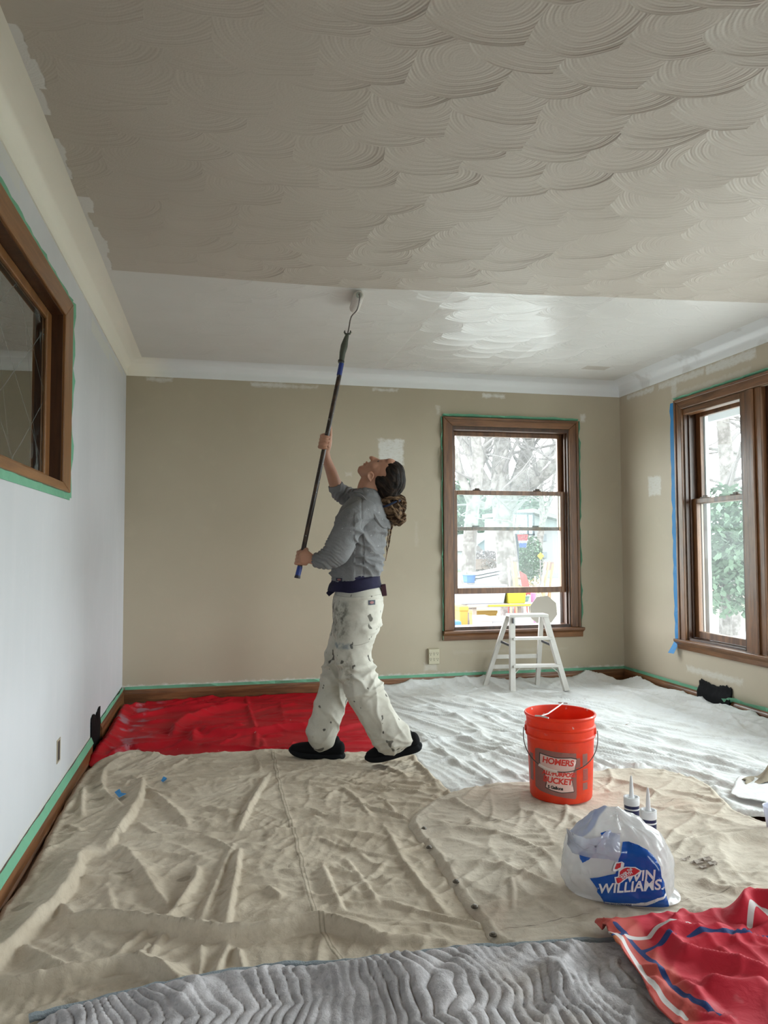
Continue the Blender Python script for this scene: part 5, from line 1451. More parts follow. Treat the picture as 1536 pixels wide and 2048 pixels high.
def fuse(name, mb, voxel, mat, parent, smooth_it=6, disp=None, sm_fac=0.5):
    """melt the solids into one continuous skin"""
    o = mb.build('tmp', None); 
    r = o.modifiers.new('r', 'REMESH'); r.mode = 'VOXEL'; r.voxel_size = voxel; r.use_smooth_shade = True
    if smooth_it:
        s_ = o.modifiers.new('s', 'SMOOTH'); s_.iterations = smooth_it; s_.factor = sm_fac
    dg = bpy.context.evaluated_depsgraph_get(); dg.update()
    me = bpy.data.meshes.new_from_object(o.evaluated_get(dg)); bpy.data.objects.remove(o)
    n = len(me.vertices); co = np.empty(n*3, np.float32); me.vertices.foreach_get('co', co); co = co.reshape(-1, 3).astype(float)
    if disp is not None:
        nr_ = np.empty(n*3, np.float32); me.vertices.foreach_get('normal', nr_); nr_ = nr_.reshape(-1, 3)
        co = co+nr_*disp(co, nr_)[:, None]; me.vertices.foreach_set('co', co.astype(np.float32).ravel()); me.update()
    me.polygons.foreach_set('use_smooth', [True]*len(me.polygons)); me.name = name
    me.materials.clear(); me.materials.append(mat)
    return link(bpy.data.objects.new(name, me), parent)
def n3(a, b_, seed): return gnoise(a, b_, seed)

def skin_mat():
    m = Mat('skin', (0.42, 0.22, 0.145), 0.5, spec=0.35)
    k, x, y, z = m.pos()
    c = m.mix(m.noise(25, 4), (0.38, 0.185, 0.12), (0.46, 0.25, 0.17)); m.base(c)
    m.p.inputs['Subsurface Weight'].default_value = 0.08; m.p.inputs['Subsurface Radius'].default_value = (0.01, 0.004, 0.002); m.p.inputs['Subsurface Scale'].default_value = 0.5
    m.bump(m.noise(260, 3), 0.0008, 0.4); return m.m
SKIN = skin_mat()

# pole line, top and bottom, in depth: the foot of the pole is nearer to the camera
POLE_B, POLE_T = (597, 1152), (683, 728)
def pole_at(py): 
    t = (py-1152)/(728-1152); return 597+(683-597)*t, -0.17+0.20*t
def pole_dy(py): return pole_at(py)[1]

B = MB()
# head: skull, face, jaw
blob(B, 773, 951, 0.0, 35, 33, 28)
blob(B, 757, 944, 0.0, 27, 24, 25)
limb(B, [(770, 945, 0, 27, 26), (745, 944, 0, 23, 22), (730, 943, 0, 15, 15), (723, 940, 0, 9.5, 10)], 4)
blob(B, 779, 929, 0.0, 15, 12, 22)                     # forehead
blob(B, 764, 924.5, 0.0, 9, 5.5, 18)                   # brow
limb(B, [(762, 925, 0, 4.5, 5), (752, 920.5, 0, 5, 4.5), (743, 916, 0, 4.6, 5), (741, 914.8, 0, 3.2, 3.6)], 3, 14)   # nose
blob(B, 744.5, 920, -0.009, 3.4, 3.0, 2.6); blob(B, 744.5, 920, 0.009, 3.4, 3.0, 2.6)     # nostrils
limb(B, [(734.5, 926, -0.020, 1.6, 2.0), (733.5, 924.5, -0.008, 1.9, 2.2), (733.5, 924.0, 0.008, 1.9, 2.2), (734.5, 926, 0.020, 1.6, 2)], 3, 12)  # upper lip
limb(B, [(730.5, 928.5, -0.018, 1.6, 2.0), (729.0, 928.0, -0.007, 2.2, 2.4), (729.0, 928.0, 0.007, 2.2, 2.4), (730.5, 928.5, 0.018, 1.6, 2)], 3, 12)  # lower lip
blob(B, 721.5, 937, 0.0, 5.2, 5.2, 8); blob(B, 733, 933, 0.0, 7, 6, 9)                # chin
blob(B, 750, 934, -0.042, 11, 9, 8); blob(B, 750, 934, 0.042, 11, 9, 8)   # cheeks
for s_ in (-1, 1):
    blob(B, 758.5, 925.5, s_*0.031, 4.2, 4.0, 5.0)      # eyeball under the lid
    limb(B, [(741, 962, s_*0.073, 2.2, 2.0), (736, 955, s_*0.076, 2.0, 2.0), (736, 948, s_*0.078, 2.2, 2.0), (742, 944.5, s_*0.078, 2.4, 2), (746.5, 950, s_*0.074, 2, 2), (744, 957, s_*0.073, 2, 2)], 3, 10)
    blob(B, 741, 954, s_*0.069, 4, 7, 2.5)              # ear
# neck and trunk
limb(B, [(748, 960, 0, 25, 21), (738, 975, 0, 23, 20), (733, 992, 0, 21, 20), (731, 1012, 0, 24, 30)], 4)
limb(B, [(732, 1022, 0, 24, 44), (728, 1036, 0, 34, 54), (722, 1065, 0, 42, 54), (716, 1110, 0, 34, 44), (714, 1150, 0, 34, 44), (715, 1190, 0, 38, 48), (712, 1235, 0, 38, 50)], 5)
# legs
limb(B, [(713, 1240, -0.075, 30, 22), (708, 1300, -0.09, 27), (716, 1345, -0.09, 21), (750, 1410, -0.10, 19), (783, 1468, -0.10, 12), (800, 1490, -0.10, 11), (800, 1497, -0.10, 11)], 5)
limb(B, [(708, 1240, 0.075, 30, 22), (690, 1300, 0.085, 27), (674, 1345, 0.085, 21), (662, 1410, 0.085, 19), (655, 1470, 0.085, 12), (655, 1500, 0.085, 12)], 5)
limb(B, [(806, 1492, -0.10, 10), (785, 1499, -0.10, 10), (764, 1507, -0.10, 8)], 4); limb(B, [(662, 1500, 0.085, 10), (640, 1502, 0.085, 9), (612, 1503, 0.085, 7)], 4)
# near (left) arm: shoulder, elbow, low hand
limb(B, [(718, 1040, -0.14, 16), (700, 1052, -0.17, 17), (684, 1085, -0.19, 16), (672, 1112, -0.19, 14.5), (650, 1119, -0.185, 12.5), (634, 1120, -0.18, 10.5), (622, 1118, -0.178, 9.2)], 5)
# far (right) arm raised
limb(B, [(722, 1026, 0.14, 16), (700, 1000, 0.16, 17), (678, 985, 0.14, 15), (672, 972, 0.12, 13.5), (663, 945, 0.08, 11.5), (654, 920, 0.05, 9), (651, 903, 0.035, 8)], 5)
# low hand wraps the pole: palm behind the pole on the near side
x0, d0 = pole_at(1114)
limb(B, [(624, 1117, -0.178, 8.5, 7), (616, 1115.5, -0.185, 12, 6.5), (607, 1115, -0.192, 13, 5.5), (602, 1115, -0.196, 11, 5)], 4)
for i in range(4):
    yy = 1104.5+i*7.3; L = (0.9, 1.0, 0.96, 0.82)[i]; xx, dd = pole_at(yy)
    limb(B, [(xx+10, yy+1, dd-0.022, 4.0), (xx+0, yy, dd-0.027, 4.0), (xx-7.5, yy, dd-0.020, 3.9), (xx-10.5, yy, dd-0.002, 3.7), (xx-8.0, yy+0.5, dd+0.014, 3.5), (xx-0.5*L, yy+1, dd+0.022, 3.3), (xx+6*L, yy+1.5, dd+0.016, 3.0)], 4, 12)
xx, dd = pole_at(1100)
limb(B, [(616, 1108, -0.180, 5.5), (611, 1101, -0.176, 4.6), (xx+6, 1099, dd+0.004, 4.2), (xx-1, 1099.5, dd+0.016, 3.8), (xx-6, 1101, dd+0.015, 3.4)], 4, 12)
# upper hand: palm on the far side, fingers come round the left to the front
limb(B, [(651, 905, 0.036, 8, 7), (653, 893, 0.035, 9.5, 6), (654.5, 881, 0.034, 10, 5.5), (655, 873, 0.035, 8, 5)], 4)
for i in range(4):
    yy = 871+i*7.2; xx, dd = pole_at(yy); L = (0.95, 1.0, 0.95, 0.8)[i]
    limb(B, [(xx+7, yy-1, dd+0.026, 4.2), (xx-1.5, yy-1.5, dd+0.026, 4.0), (xx-8.5, yy-0.5, dd+0.014, 3.9), (xx-11, yy+1, dd-0.002, 3.7), (xx-8.5, yy+2, dd-0.016, 3.6), (xx-2*L, yy+3, dd-0.0225, 3.4), (xx+4*L, yy+3.5, dd-0.018, 3.0)], 4, 12)
xx, dd = pole_at(870)
limb(B, [(657, 886, 0.022, 6), (659.5, 875, 0.014, 5.0), (660.5, 864, 0.008, 4.4), (660, 855, 0.006, 4.0), (659.2, 849, 0.006, 3.3)], 4, 12)
BODY = fuse('body', B, 0.0034, SKIN, painter, 4)

# eyes and mouth line, small
EY = MB()
eyem = plain('eye_dark', (0.06, 0.045, 0.04), 0.2, var=0)
for s_ in (-1, 1):
    EY = MB(); blob(EY, 757.2, 923.6, s_*0.031, 3.2, 2.9, 4.2); EY.build('eye', eyem, painter)

# ---- hoodie
def cloth_mat(name, base, dark, light, bump=0.004, scale=10):
    m = Mat(name, base, 0.85, spec=0.2)
    c = m.mix(m.noise(scale, 4).step(0.3, 0.7), dark, light); m.base(c)
    m.bump(m.noise(18, 5, 0.6, dist=0.8)+m.noise(300, 2)*0.12, bump, 0.7); return m
HM = cloth_mat('grey_sweatshirt', (0.20, 0.20, 0.205), (0.17, 0.17, 0.175), (0.215, 0.215, 0.222), 0.009)
c = HM.p.inputs['Base Color'].links[0].from_socket
c = HM.mix(HM.noise(55, 2).step(0.70, 0.73)*0.6, c, (0.45, 0.45, 0.45)); HM.base(c)
H = MB()
limb(H, [(709.5, 1164, 0, 47.5, 57), (710, 1156, 0, 49, 58.5), (711, 1148, 0, 49, 58), (713, 1130, 0, 51, 60), (717, 1095, 0, 50, 60), (721, 1060, 0, 53, 64), (727, 1030, 0, 49, 66), (732, 1008, 0, 38, 56), (735, 994, 0, 27, 34)], 6, 40)
HS = MB()
limb(HS, [(738, 1018, -0.10, 20, 18), (728, 1024, -0.135, 25, 22), (706, 1040, -0.175, 27, 25), (690, 1070, -0.19, 27, 25), (676, 1100, -0.195, 27, 25), (664, 1112, -0.19, 24, 23), (650, 1118, -0.187, 20, 20), (641, 1120, -0.182, 16, 16), (635, 1120, -0.18, 14.5, 14.5)], 6, 32)
limb(H, [(730, 1018, 0.13, 25, 22), (712, 1006, 0.15, 24), (694, 993, 0.155, 22), (682, 986, 0.145, 20.5), (677, 981, 0.135, 18.5), (673, 974, 0.122, 16.5)], 6, 32)
# hood lying on the shoulders
limb(H, [(712, 992, -0.045, 7, 9), (728, 1000, -0.085, 8, 9), (746, 1018, -0.095, 9, 10), (764, 1040, -0.06, 9, 12), (771, 1048, 0.0, 9, 14), (764, 1040, 0.06, 9, 12), (746, 1015, 0.095, 9, 10), (726, 996, 0.08, 8, 9), (710, 990, 0.04, 7, 9), (707, 990, 0.0, 7, 9), (712, 992, -0.045, 7, 9)], 5, 20, cap=False)
limb(H, [(742, 1008, 0, 26, 34), (754, 1030, 0, 20, 30), (762, 1044, 0, 12, 24)], 4)
def pxz(co):   # back to picture coordinates roughly
    return 700+co[:, 0]/MPX, 1091-(co[:, 2]-EYE)/MPX
def hood_disp(co, nr_):
    px, py = pxz(co); y = co[:, 1]
    d = np.zeros(len(co))
    arm = (y < -0.10) & (px < 712) & (py > 1010)
    # gathers along the near sleeve: rings across the arm
    t = (px-640)*0.9+(1120-py)*-0.55
    ringw = np.abs(np.sin((px*0.30+py*-0.42)+gnoise(px/22, py/22, 3)*2.6+y*16))
    low = sstep(706, 650, px)*sstep(1055, 1085, py)
    d += np.where(arm, -0.007*(1-ringw)**1.6*low, 0)+np.where(arm, 0.004*low, 0)
    far = (y > 0.06) & (px < 712) & (py < 1012)
    d += np.where(far, -0.006*(1-np.abs(np.sin(px*0.36+py*0.20+gnoise(px/18, py/18, 9)*2)))**1.5, 0)
    tor = ~arm & ~far
    f1 = ridged(px/60, py/60, 0.65, 0.8, 2.6, 61, 1.6, 0.2); f2 = ridged(px/60, py/60, -0.35, 0.7, 2.2, 62, 1.8, 0.2)
    band = sstep(1152, 1143, py)
    d += np.where(tor, (0.015*f1+0.013*f2-0.009)*sstep(1010, 1060, py)*band, 0)
    d += np.where(tor & (py > 1151), -0.002, 0)+np.where(tor & (np.abs(py-1151) < 2), -0.004, 0)
    d += 0.002*gnoise(px/14, py/14, 71)
    # blouson fullness above the waistband
    d += np.where(tor, 0.008*np.exp(-((py-1132)/9)**2), 0)
    # side seam
    d += np.where(tor & (y < 0), -0.003*np.exp(-((px-(727-(py-1090)*-0.02))/1.8)**2), 0)
    return d
HOOD = fuse('hoodie', H, 0.0045, HM.m, painter, 5, hood_disp)
slv = fuse('sleeve', HS, 0.0040, HM.m, HOOD, 4, hood_disp)
HOOD['label'] = 'grey long-sleeved hooded sweatshirt'
# collar edge and lining of the hood
hb_ = MB()
ring = [pp(*q) for q in [(709, 984, -0.035), (724, 986, -0.066), (742, 1000, -0.082), (760, 1024, -0.065), (773, 1044, -0.025), (776, 1050, 0.0), (773, 1044, 0.03), (758, 1018, 0.07), (738, 992, 0.08), (720, 982, 0.06), (708, 982, 0.0), (709, 984, -0.035)]]
rr_ = catmull([tuple(p) for p in ring], 6)
hb_.tube([tuple(p) for p in rr_], 0.0125, 12, cap=False); hb_.build('collar', HM.m, HOOD)
# cuffs
cf = MB(); limb(cf, [(641, 1120.5, -0.182, 15, 15), (633, 1120.5, -0.18, 14, 14)], 3, 28, cap=False); cf.build('cuff', HM.m, HOOD)
cf = MB(); limb(cf, [(674, 978, 0.128, 17.2), (671, 969, 0.118, 15.6)], 3, 28, cap=False); cf.build('cuff', HM.m, HOOD)
# logo patch on the waistband
BV = BVHTree.FromObject(HOOD, bpy.context.evaluated_depsgraph_get())
def stick(bv, px, py, w, h, name, mat, par, off=0.002, shape=None, n=6):
    c = pp(px, py, -0.17); v = []; f = []
    for j in range(n+1):
        for i in range(n+1):
            x = c.x+(i/n-0.5)*w*MPX; z = c.z+(j/n-0.5)*h*MPX
            if shape == 'oval':
                a, b_ = (i/n-0.5)*2, (j/n-0.5)*2; x = c.x+a*math.sqrt(max(0, 1-b_*b_/2))*w*MPX/2; z = c.z+b_*math.sqrt(max(0, 1-a*a/2))*h*MPX/2
            hh = bv.ray_cast(Vector((x, -1.0, z)), Vector((0, 1, 0))); y = hh[0].y if hh[0] is not None else c.y
            v.append((x, y-off, z))
    for j in range(n):
        for i in range(n): q = j*(n+1)+i; f.append((q, q+1, q+n+2, q+n+1))
    return mesh_obj(name, v, f, mat, par, True)
NAVY = plain('navy_patch', (0.010, 0.012, 0.035), 0.6, var=0.1); REDP = plain('faded_red_patch', (0.28, 0.10, 0.10), 0.6, var=0.1)
q = stick(BV, 677, 1160, 13, 6.5, 'logo_patch', NAVY, HOOD); stick(BV, 677, 1160, 8, 4, 'logo_oval', REDP, q, 0.0035, 'oval')

# ---- navy shirt hem
U = MB()
limb(U, [(711, 1150, 0, 46, 56), (711, 1165, 0, 49, 60), (710, 1176, 0, 53, 65), (709.5, 1183, 0, 54.5, 67.5)], 4, 48, cap=False)
NV = cloth_mat('navy_shirt', (0.02, 0.018, 0.05), (0.010, 0.009, 0.024), (0.020, 0.018, 0.046))
shirt = U.build('shirt_hem', NV.m, painter)
for v_ in shirt.data.vertices:     # uneven drape: longer in front, rising to the back
    if v_.co.z < pp(700, 1160).z:
        q_ = v_.co.x/MPX/50.0; v_.co.z += 0.030*max(q_, 0.0)-0.002*math.sin(v_.co.x*45)
tl_ = MB(); a1, a2, a3, a4 = pp(664, 1172, -0.06), pp(652, 1186, -0.07), pp(658, 1193, -0.06), pp(672, 1182, -0.08)
tl_.prism([(0, 0)], 0, 1, lambda a, b_, d: (0, 0, 0)) if False else None
b0_ = [a1, a2, a3, a4]; tl_.add([tuple(p) for p in b0_]+[tuple(p+Vector((0.0, 0.05, 0))) for p in b0_], [(0, 1, 2, 3), (7, 6, 5, 4), (0, 4, 5, 1), (1, 5, 6, 2), (2, 6, 7, 3), (3, 7, 4, 0)])
tl_.build('shirt_tail', NV.m, painter, bevel=0.002)

# ---- trousers
TM = Mat('painter_trousers', (0.55, 0.53, 0.47), 0.85, spec=0.2)
k, x, y, z = TM.pos()
c = TM.mix(TM.noise(7, 4).step(0.3, 0.7), (0.47, 0.45, 0.39), (0.58, 0.56, 0.50))
zpx = lambda py: float(pp(700, py).z); xpx = lambda px: float(pp(px, 1200).x)
# grime: rubbed patch on the thigh
gz = (z-zpx(1235)).abs().step(0.13, 0.05)*(x-xpx(678)).abs().step(0.085, 0.03)
grime = TM.noise(26, 5, 0.7).step(0.38, 0.66)
c = TM.mix(gz*(grime*0.85+0.15), c, (0.13, 0.13, 0.11))
g2 = (z-zpx(1330)).abs().step(0.14, 0.04)*(x-xpx(694)).abs().step(0.07, 0.02)
c = TM.mix(g2*TM.noise(14, 4, 0.65).step(0.38, 0.58)*0.7, c, (0.24, 0.21, 0.17)); c = TM.mix(TM.noise(9, 4, 0.6).step(0.52, 0.68)*0.35, c, (0.36, 0.33, 0.28))
sp = TM.noise(1.0, 2, 0.5, vec=TM.vec(x*26, y*26, z*17)).step(0.685, 0.70)
c = TM.mix(sp*0.85, c, (0.055, 0.05, 0.045))
sp2 = TM.noise(1.0, 2, 0.6, vec=TM.vec(x*11+4.0, y*11, z*9)).step(0.665, 0.685)
c = TM.mix(sp2*0.85, c, (0.07, 0.065, 0.055))
blu = (z-zpx(1284)).abs().step(0.022, 0.006)*(x-xpx(688)).abs().step(0.06, 0.03)*TM.noise(30, 3).step(0.35, 0.6)
c = TM.mix(blu*0.7, c, (0.12, 0.17, 0.22)); TM.base(c)
TM.bump(TM.noise(16, 4, 0.5, dist=0.4)+TM.noise(350, 2)*0.05, 0.006, 0.5)
T = MB()
limb(T, [(714, 1174, 0, 43, 55), (716, 1190, 0, 50, 60), (716, 1210, 0, 53, 64), (713, 1238, 0, 50, 64), (708, 1262, 0, 46, 60)], 5, 44)
limb(T, [(716, 1235, -0.075, 43, 34), (712, 1265, -0.085, 40, 37), (706, 1300, -0.09, 38, 36), (710, 1330, -0.095, 37.5, 34), (718, 1358, -0.10, 36.5, 33), (733, 1390, -0.105, 36, 33), (752, 1425, -0.105, 34, 32), (772, 1457, -0.10, 34, 32), (786, 1475, -0.10, 37, 33), (790, 1481, -0.10, 37, 33)], 6, 40)
limb(T, [(706, 1235, 0.075, 40, 34), (695, 1270, 0.085, 37, 36), (684, 1310, 0.085, 36, 34), (678, 1345, 0.085, 34, 33), (668, 1385, 0.085, 34, 32), (657, 1420, 0.085, 32.5, 31), (649, 1450, 0.085, 31.5, 31), (645, 1468, 0.085, 31, 31), (648, 1481, 0.085, 28.5, 30)], 6, 40)
def pant_disp(co, nr_):
    px, py = pxz(co); y = co[:, 1]; d = np.zeros(len(co))
    f1 = ridged(px/60, py/60, -0.5, 0.8, 2.8, 81, 1.6, 0.2); f2 = ridged(px/60, py/60+y*2, 0.5, 0.8, 2.2, 82, 1.8, 0.2); f3 = ridged(px/60+y*3, py/60, 1.2, 0.5, 1.8, 83, 1.8, 0.2)
    kn = np.exp(-((py-1340)/40)**2)+0.9*np.exp(-((py-1250)/28)**2)*sstep(700, 745, px)+0.7*np.exp(-((py-1462)/22)**2)
    d += (0.012*f1+0.012*f2)*np.clip(kn, 0.15, 1.2)+0.008*f3*sstep(1280, 1400, py)-0.007
    d += 0.0015*gnoise(px/16, py/16, 84)
    d += np.where(np.abs(py-1193) < 1.6, -0.003, 0)
    return d*sstep(1185, 1200, py)
TROU = fuse('trousers', T, 0.0048, TM.m, painter, 5, pant_disp); TROU['label'] = 'baggy white painter trousers with dark paint stains'
BV2 = BVHTree.FromObject(TROU, bpy.context.evaluated_depsgraph_get())
q = stick(BV2, 743.5, 1206, 13, 9, 'logo_patch', NAVY, TROU); stick(BV2, 743.5, 1206, 8, 5, 'logo_oval', REDP, q, 0.0035, 'oval')
# pocket edge and stitched tool loop
stl = plain('trouser_seam', (0.40, 0.38, 0.33), 0.9, var=0.1)
def seam(bv, pts, name, par, r=0.0016, mat=stl):
    out = []
    for a, b_ in smooth_line(pts, 2):
        c0 = pp(a, b_, -0.17); hh = bv.ray_cast(Vector((c0.x, -1.0, c0.z)), Vector((0, 1, 0)))
        if hh[0] is not None: out.append((c0.x, hh[0].y-0.0004, c0.z))
    if len(out) > 2: MB().tube(out, r, 6).build(name, mat, par)
seam(BV2, [(760, 1180), (766, 1193), (768, 1203)], 'pocket_edge', TROU, 0.003)
seam(BV2, [(704, 1291), (720, 1290), (738, 1284)], 'seam', TROU); seam(BV2, [(668, 1192), (700, 1196), (764, 1191)], 'seam', TROU)
seam(BV, [(712, 988), (722, 990), (734, 1004), (745, 1024), (755, 1042), (765, 1054), (772, 1053)], 'hood_hem', HOOD, 0.0095, HM.m)
seam(BV, [(727, 1048), (729, 1080), (731, 1100), (727, 1115), (730, 1150)], 'seam', HOOD, 0.0016, HM.m); seam(BV, [(728, 1048), (722, 1052), (712, 1062), (708, 1072)], 'seam', HOOD, 0.0016, HM.m)
# book-sized tool poking out of the back pocket
pk_ = MB(); c0 = pp(768, 1180, -0.02)
pk_.beam(tuple(c0+Vector((0.003, 0, -0.030))), tuple(c0+Vector((-0.004, 0, 0.030))), 0.060, 0.026, up=(1, 0, 0))
po = pk_.build('pocket_sponge', plain('maroon_pad', (0.06, 0.018, 0.03), 0.8), None, bevel=0.003)
po.location = ORG; po.rotation_euler = (0, 0, -YAW); tag(po, 'small maroon sanding block sticking out of the trouser back pocket', 'tool')

# ---- shoes
BLKS = Mat('black_shoe_fabric', (0.005, 0.005, 0.006), 0.85, spec=0.15); BLKS.bump(BLKS.noise(160, 3), 0.002, 0.5)
SOLE = plain('black_shoe_sole', (0.004, 0.0045, 0.006), 0.75, spec=0.2, var=0.1)
def shoe(side, heel, toe, dy):
    """heel and toe: picture points of the sole's ends; toe points left"""
    up = MB(); hx, hy = heel; tx, ty = toe; ex, ey = (tx-hx), (ty-hy); L = math.hypot(ex, ey); ux, uy = ex/L, ey/L; nx_, ny_ = -uy*-1*-1, ux
    # normal pointing up in the picture
    nx_, ny_ = (uy, -ux) if -ux < 0 else (-uy, ux)
    if ny_ > 0: nx_, ny_ = -nx_, -ny_
    W_ = lambda t, h: (hx+ex*t+nx_*h, hy+ey*t+ny_*h)
    s_ = []
    for t, h, ra, rb in ((0.04, 22, 17, 14), (0.22, 23, 19, 16), (0.42, 21, 17, 17), (0.60, 19, 14, 18), (0.80, 18, 11.5, 18), (0.94, 16, 9, 13)):
        a, b_ = W_(t, h); s_.append((a, b_, dy, ra, rb))
    limb(up, s_, 5, 28)
    a, b_ = W_(0.10, 24); a2, b2 = W_(0.16, 40); limb(up, [(a, b_, dy, 12, 12), (a2, b2, dy, 11.5, 11.5)], 4)
    u = fuse('shoe_upper', up, 0.004, BLKS.m, painter, 3)
    so = MB(); s_ = []
    for t, h, ra, rb in ((-0.05, 11, 5, 10), (0.0, 9, 9, 14), (0.15, 8, 9.5, 16), (0.35, 8, 9, 15), (0.55, 8, 9, 18), (0.78, 9, 8.5, 19), (0.93, 12, 7, 15), (1.0, 15, 5, 9)):
        a, b_ = W_(t, h); s_.append((a, b_, dy, ra, rb))
    limb(so, s_, 5, 28, 0.75)
    fuse('sole', so, 0.004, SOLE, u, 2)
shoe('far', (681, 1521), (580, 1513), 0.085)
shoe('near', (838, 1501), (737, 1529), -0.10)

# ---- hair: smooth pulled-back hair, tied dreadlocks
HR = Mat('brown_hair', (0.035, 0.022, 0.015), 0.6, spec=0.15)
k, x, y, z = HR.pos()
st2 = HR.noise(1.0, 4, 0.7, vec=HR.vec(x*28+z*16, y*75, z*9+x*6))
HR.base(HR.mix(st2.step(0.40, 0.72), (0.006, 0.004, 0.0035), (0.038, 0.024, 0.016)))
HR.bump(st2, 0.010, 0.8)
Hh = MB()
limb(Hh, [(785, 938, 0, 20, 20), (785, 952, 0, 27, 28), (781, 966, 0, 30, 29), (777, 982, 0, 26, 25), (777, 997, 0, 20, 20)], 5, 32)
blob(Hh, 782, 950, 0, 29, 30, 30)
blob(Hh, 768, 963, 0, 25, 24, 29.5)
def hair_disp(co, nr_):
    px, py = pxz(co); return 0.002*np.abs(np.sin(co[:, 1]*180+px*0.12))-0.001+0.002*gnoise(px/8, py/12, 91)
HAIR = fuse('hair', Hh, 0.004, HR.m, painter, 4, hair_disp)
DR = Mat('dreadlocks', (0.10, 0.06, 0.035), 0.8, spec=0.15); k, x, y, z = DR.pos()
DR.base(DR.mix(DR.noise(1.0, 3, vec=DR.vec(x*30+y*55, y*55, z*60)).step(0.40, 0.66), (0.045, 0.026, 0.016), (0.25, 0.16, 0.095))); DR.bump(DR.noise(110, 4), 0.004, 0.8)
rnd = random.Random(11); D = MB()
blob(D, 785, 1019, 0, 25, 24, 22)
for i in range(46):
    # locks fan out of the tie at the nape and fold back on themselves
    a = rnd.uniform(-1, 1); dy = rnd.uniform(-0.065, 0.065); lift = rnd.uniform(-1, 1)
    s_ = (760+rnd.uniform(-6, 6), 1008+rnd.uniform(-8, 12)); 
    e_x = 808+rnd.uniform(-8, 7); e_y = 1019+lift*23
    if abs(dy) > 0.045: e_x -= 8
    pts = [(s_[0], s_[1], dy*0.5), (776, s_[1]-8+lift*8, dy*1.0), (795, e_y-8, dy*1.05), (e_x, e_y, dy*0.9), (e_x-8, e_y+9, dy*0.7), (785+rnd.uniform(-8, 8), 1036+rnd.uniform(-8, 6), dy*0.6)]
    P3 = catmull([tuple(pp(*p)) for p in pts], 5); r_ = rnd.uniform(0.0045, 0.0068)
    D.tube([tuple(p) for p in P3], [r_*(0.85+0.3*rnd.random()) for _ in P3], 7)
dre = D.build('dreadlocks', DR.m, HAIR); dre['label'] = 'brown and blond dreadlocks tied in a bunch'
D = MB()
for i, (px_, l) in enumerate(((783, 40), (781, 56), (779, 86), (777, 70), (785, 30))):
    pts = [(px_+2, 1030, 0.01*i-0.02), (px_+3-i, 1048, 0.01*i-0.02), (px_-1+2*math.sin(i), 1048+l*0.35, 0.01*i-0.02), (px_-4, 1048+l*0.6, 0.01*i-0.01), (px_-8 if l > 80 else px_-3, 1040+l*0.95, 0.01*i-0.01)]
    P3 = catmull([tuple(pp(*p)) for p in pts], 5); D.tube([tuple(p) for p in P3], list(np.linspace(0.004, 0.0022, len(P3))), 7)
D.build('hanging_locks', DR.m, HAIR)
tie = MB(); P3 = catmull([tuple(pp(*p)) for p in ((757, 1014, -0.03), (772, 1012, -0.062), (790, 1004, -0.066), (800, 1001, -0.05))], 6)
tie.tube([tuple(p) for p in P3], 0.006, 8); tie.build('hair_tie', plain('navy_hair_tie', (0.01, 0.02, 0.06), 0.7), HAIR)

# ---- roller on its pole: a thing of its own
roller = empty('paint_roller', tuple(ORG), -YAW, 'paint roller on a long dark pole with blue ends, pressed to the ceiling', 'roller')
def poleP(px, py):
    t = (py-1152)/(728-1152); return pp(px, py, -0.17+0.20*t)
PB, PT = poleP(597, 1146), poleP(683, 730)
PM = Mat('worn_dark_pole', (0.035, 0.020, 0.014), 0.4); k, x, y, z = PM.pos()
c = PM.mix(PM.noise(18, 4).step(0.45, 0.7), (0.022, 0.013, 0.010), (0.075, 0.042, 0.026)); c = PM.mix(PM.noise(70, 2).step(0.68, 0.72)*0.7, c, (0.4, 0.4, 0.38)); PM.base(c)
MB().tube([PB, PT], 0.0125, 20).build('pole', PM.m, roller)
dirp = (PT-PB).normalized()
bf = plain('blue_pole_sleeve', (0.012, 0.035, 0.22), 0.4)
q1 = poleP(600, 1133); q2 = poleP(595.5, 1151)
MB().tube([q1, q2], [0.0138, 0.0138], 20).build('sleeve', bf, roller)
MB().tube([poleP(596, 1148), poleP(594.5, 1156)], [0.0125, 0.016], 16).build('hanging_end', plain('dark_tip', (0.015, 0.018, 0.03), 0.5), roller)
MB().tube([poleP(678.2, 751), poleP(683, 727)], 0.0140, 20).build('sleeve', bf, roller)
gh = plain('grey_green_grip', (0.075, 0.085, 0.065), 0.5)
gp = [poleP(*p) for p in ((681.5, 727), (683, 722), (685, 706), (688.5, 692), (692, 678), (694.5, 670))]
hg = MB().tube(gp, [0.0150, 0.0140, 0.0165, 0.0195, 0.0135, 0.010], 20).build('handle', gh, roller)
MB().tube([poleP(681.8, 724.5), poleP(682.6, 721.5)], 0.0175, 20).build('collar', plain('black_collar', (0.01, 0.01, 0.01), 0.5), roller)
cl_ = MB(); cc = poleP(695.2, 669)
for s_ in (-1, 1): cl_.tube([cc+Vector((0, 0, 0)), cc+Vector((s_*0.012, 0, 0.004)), cc+Vector((s_*0.017, 0, 0.012)), cc+Vector((s_*0.015, 0, 0.022))], [0.006, 0.006, 0.005, 0.003], 10)
cl_.build('hook', gh, hg)
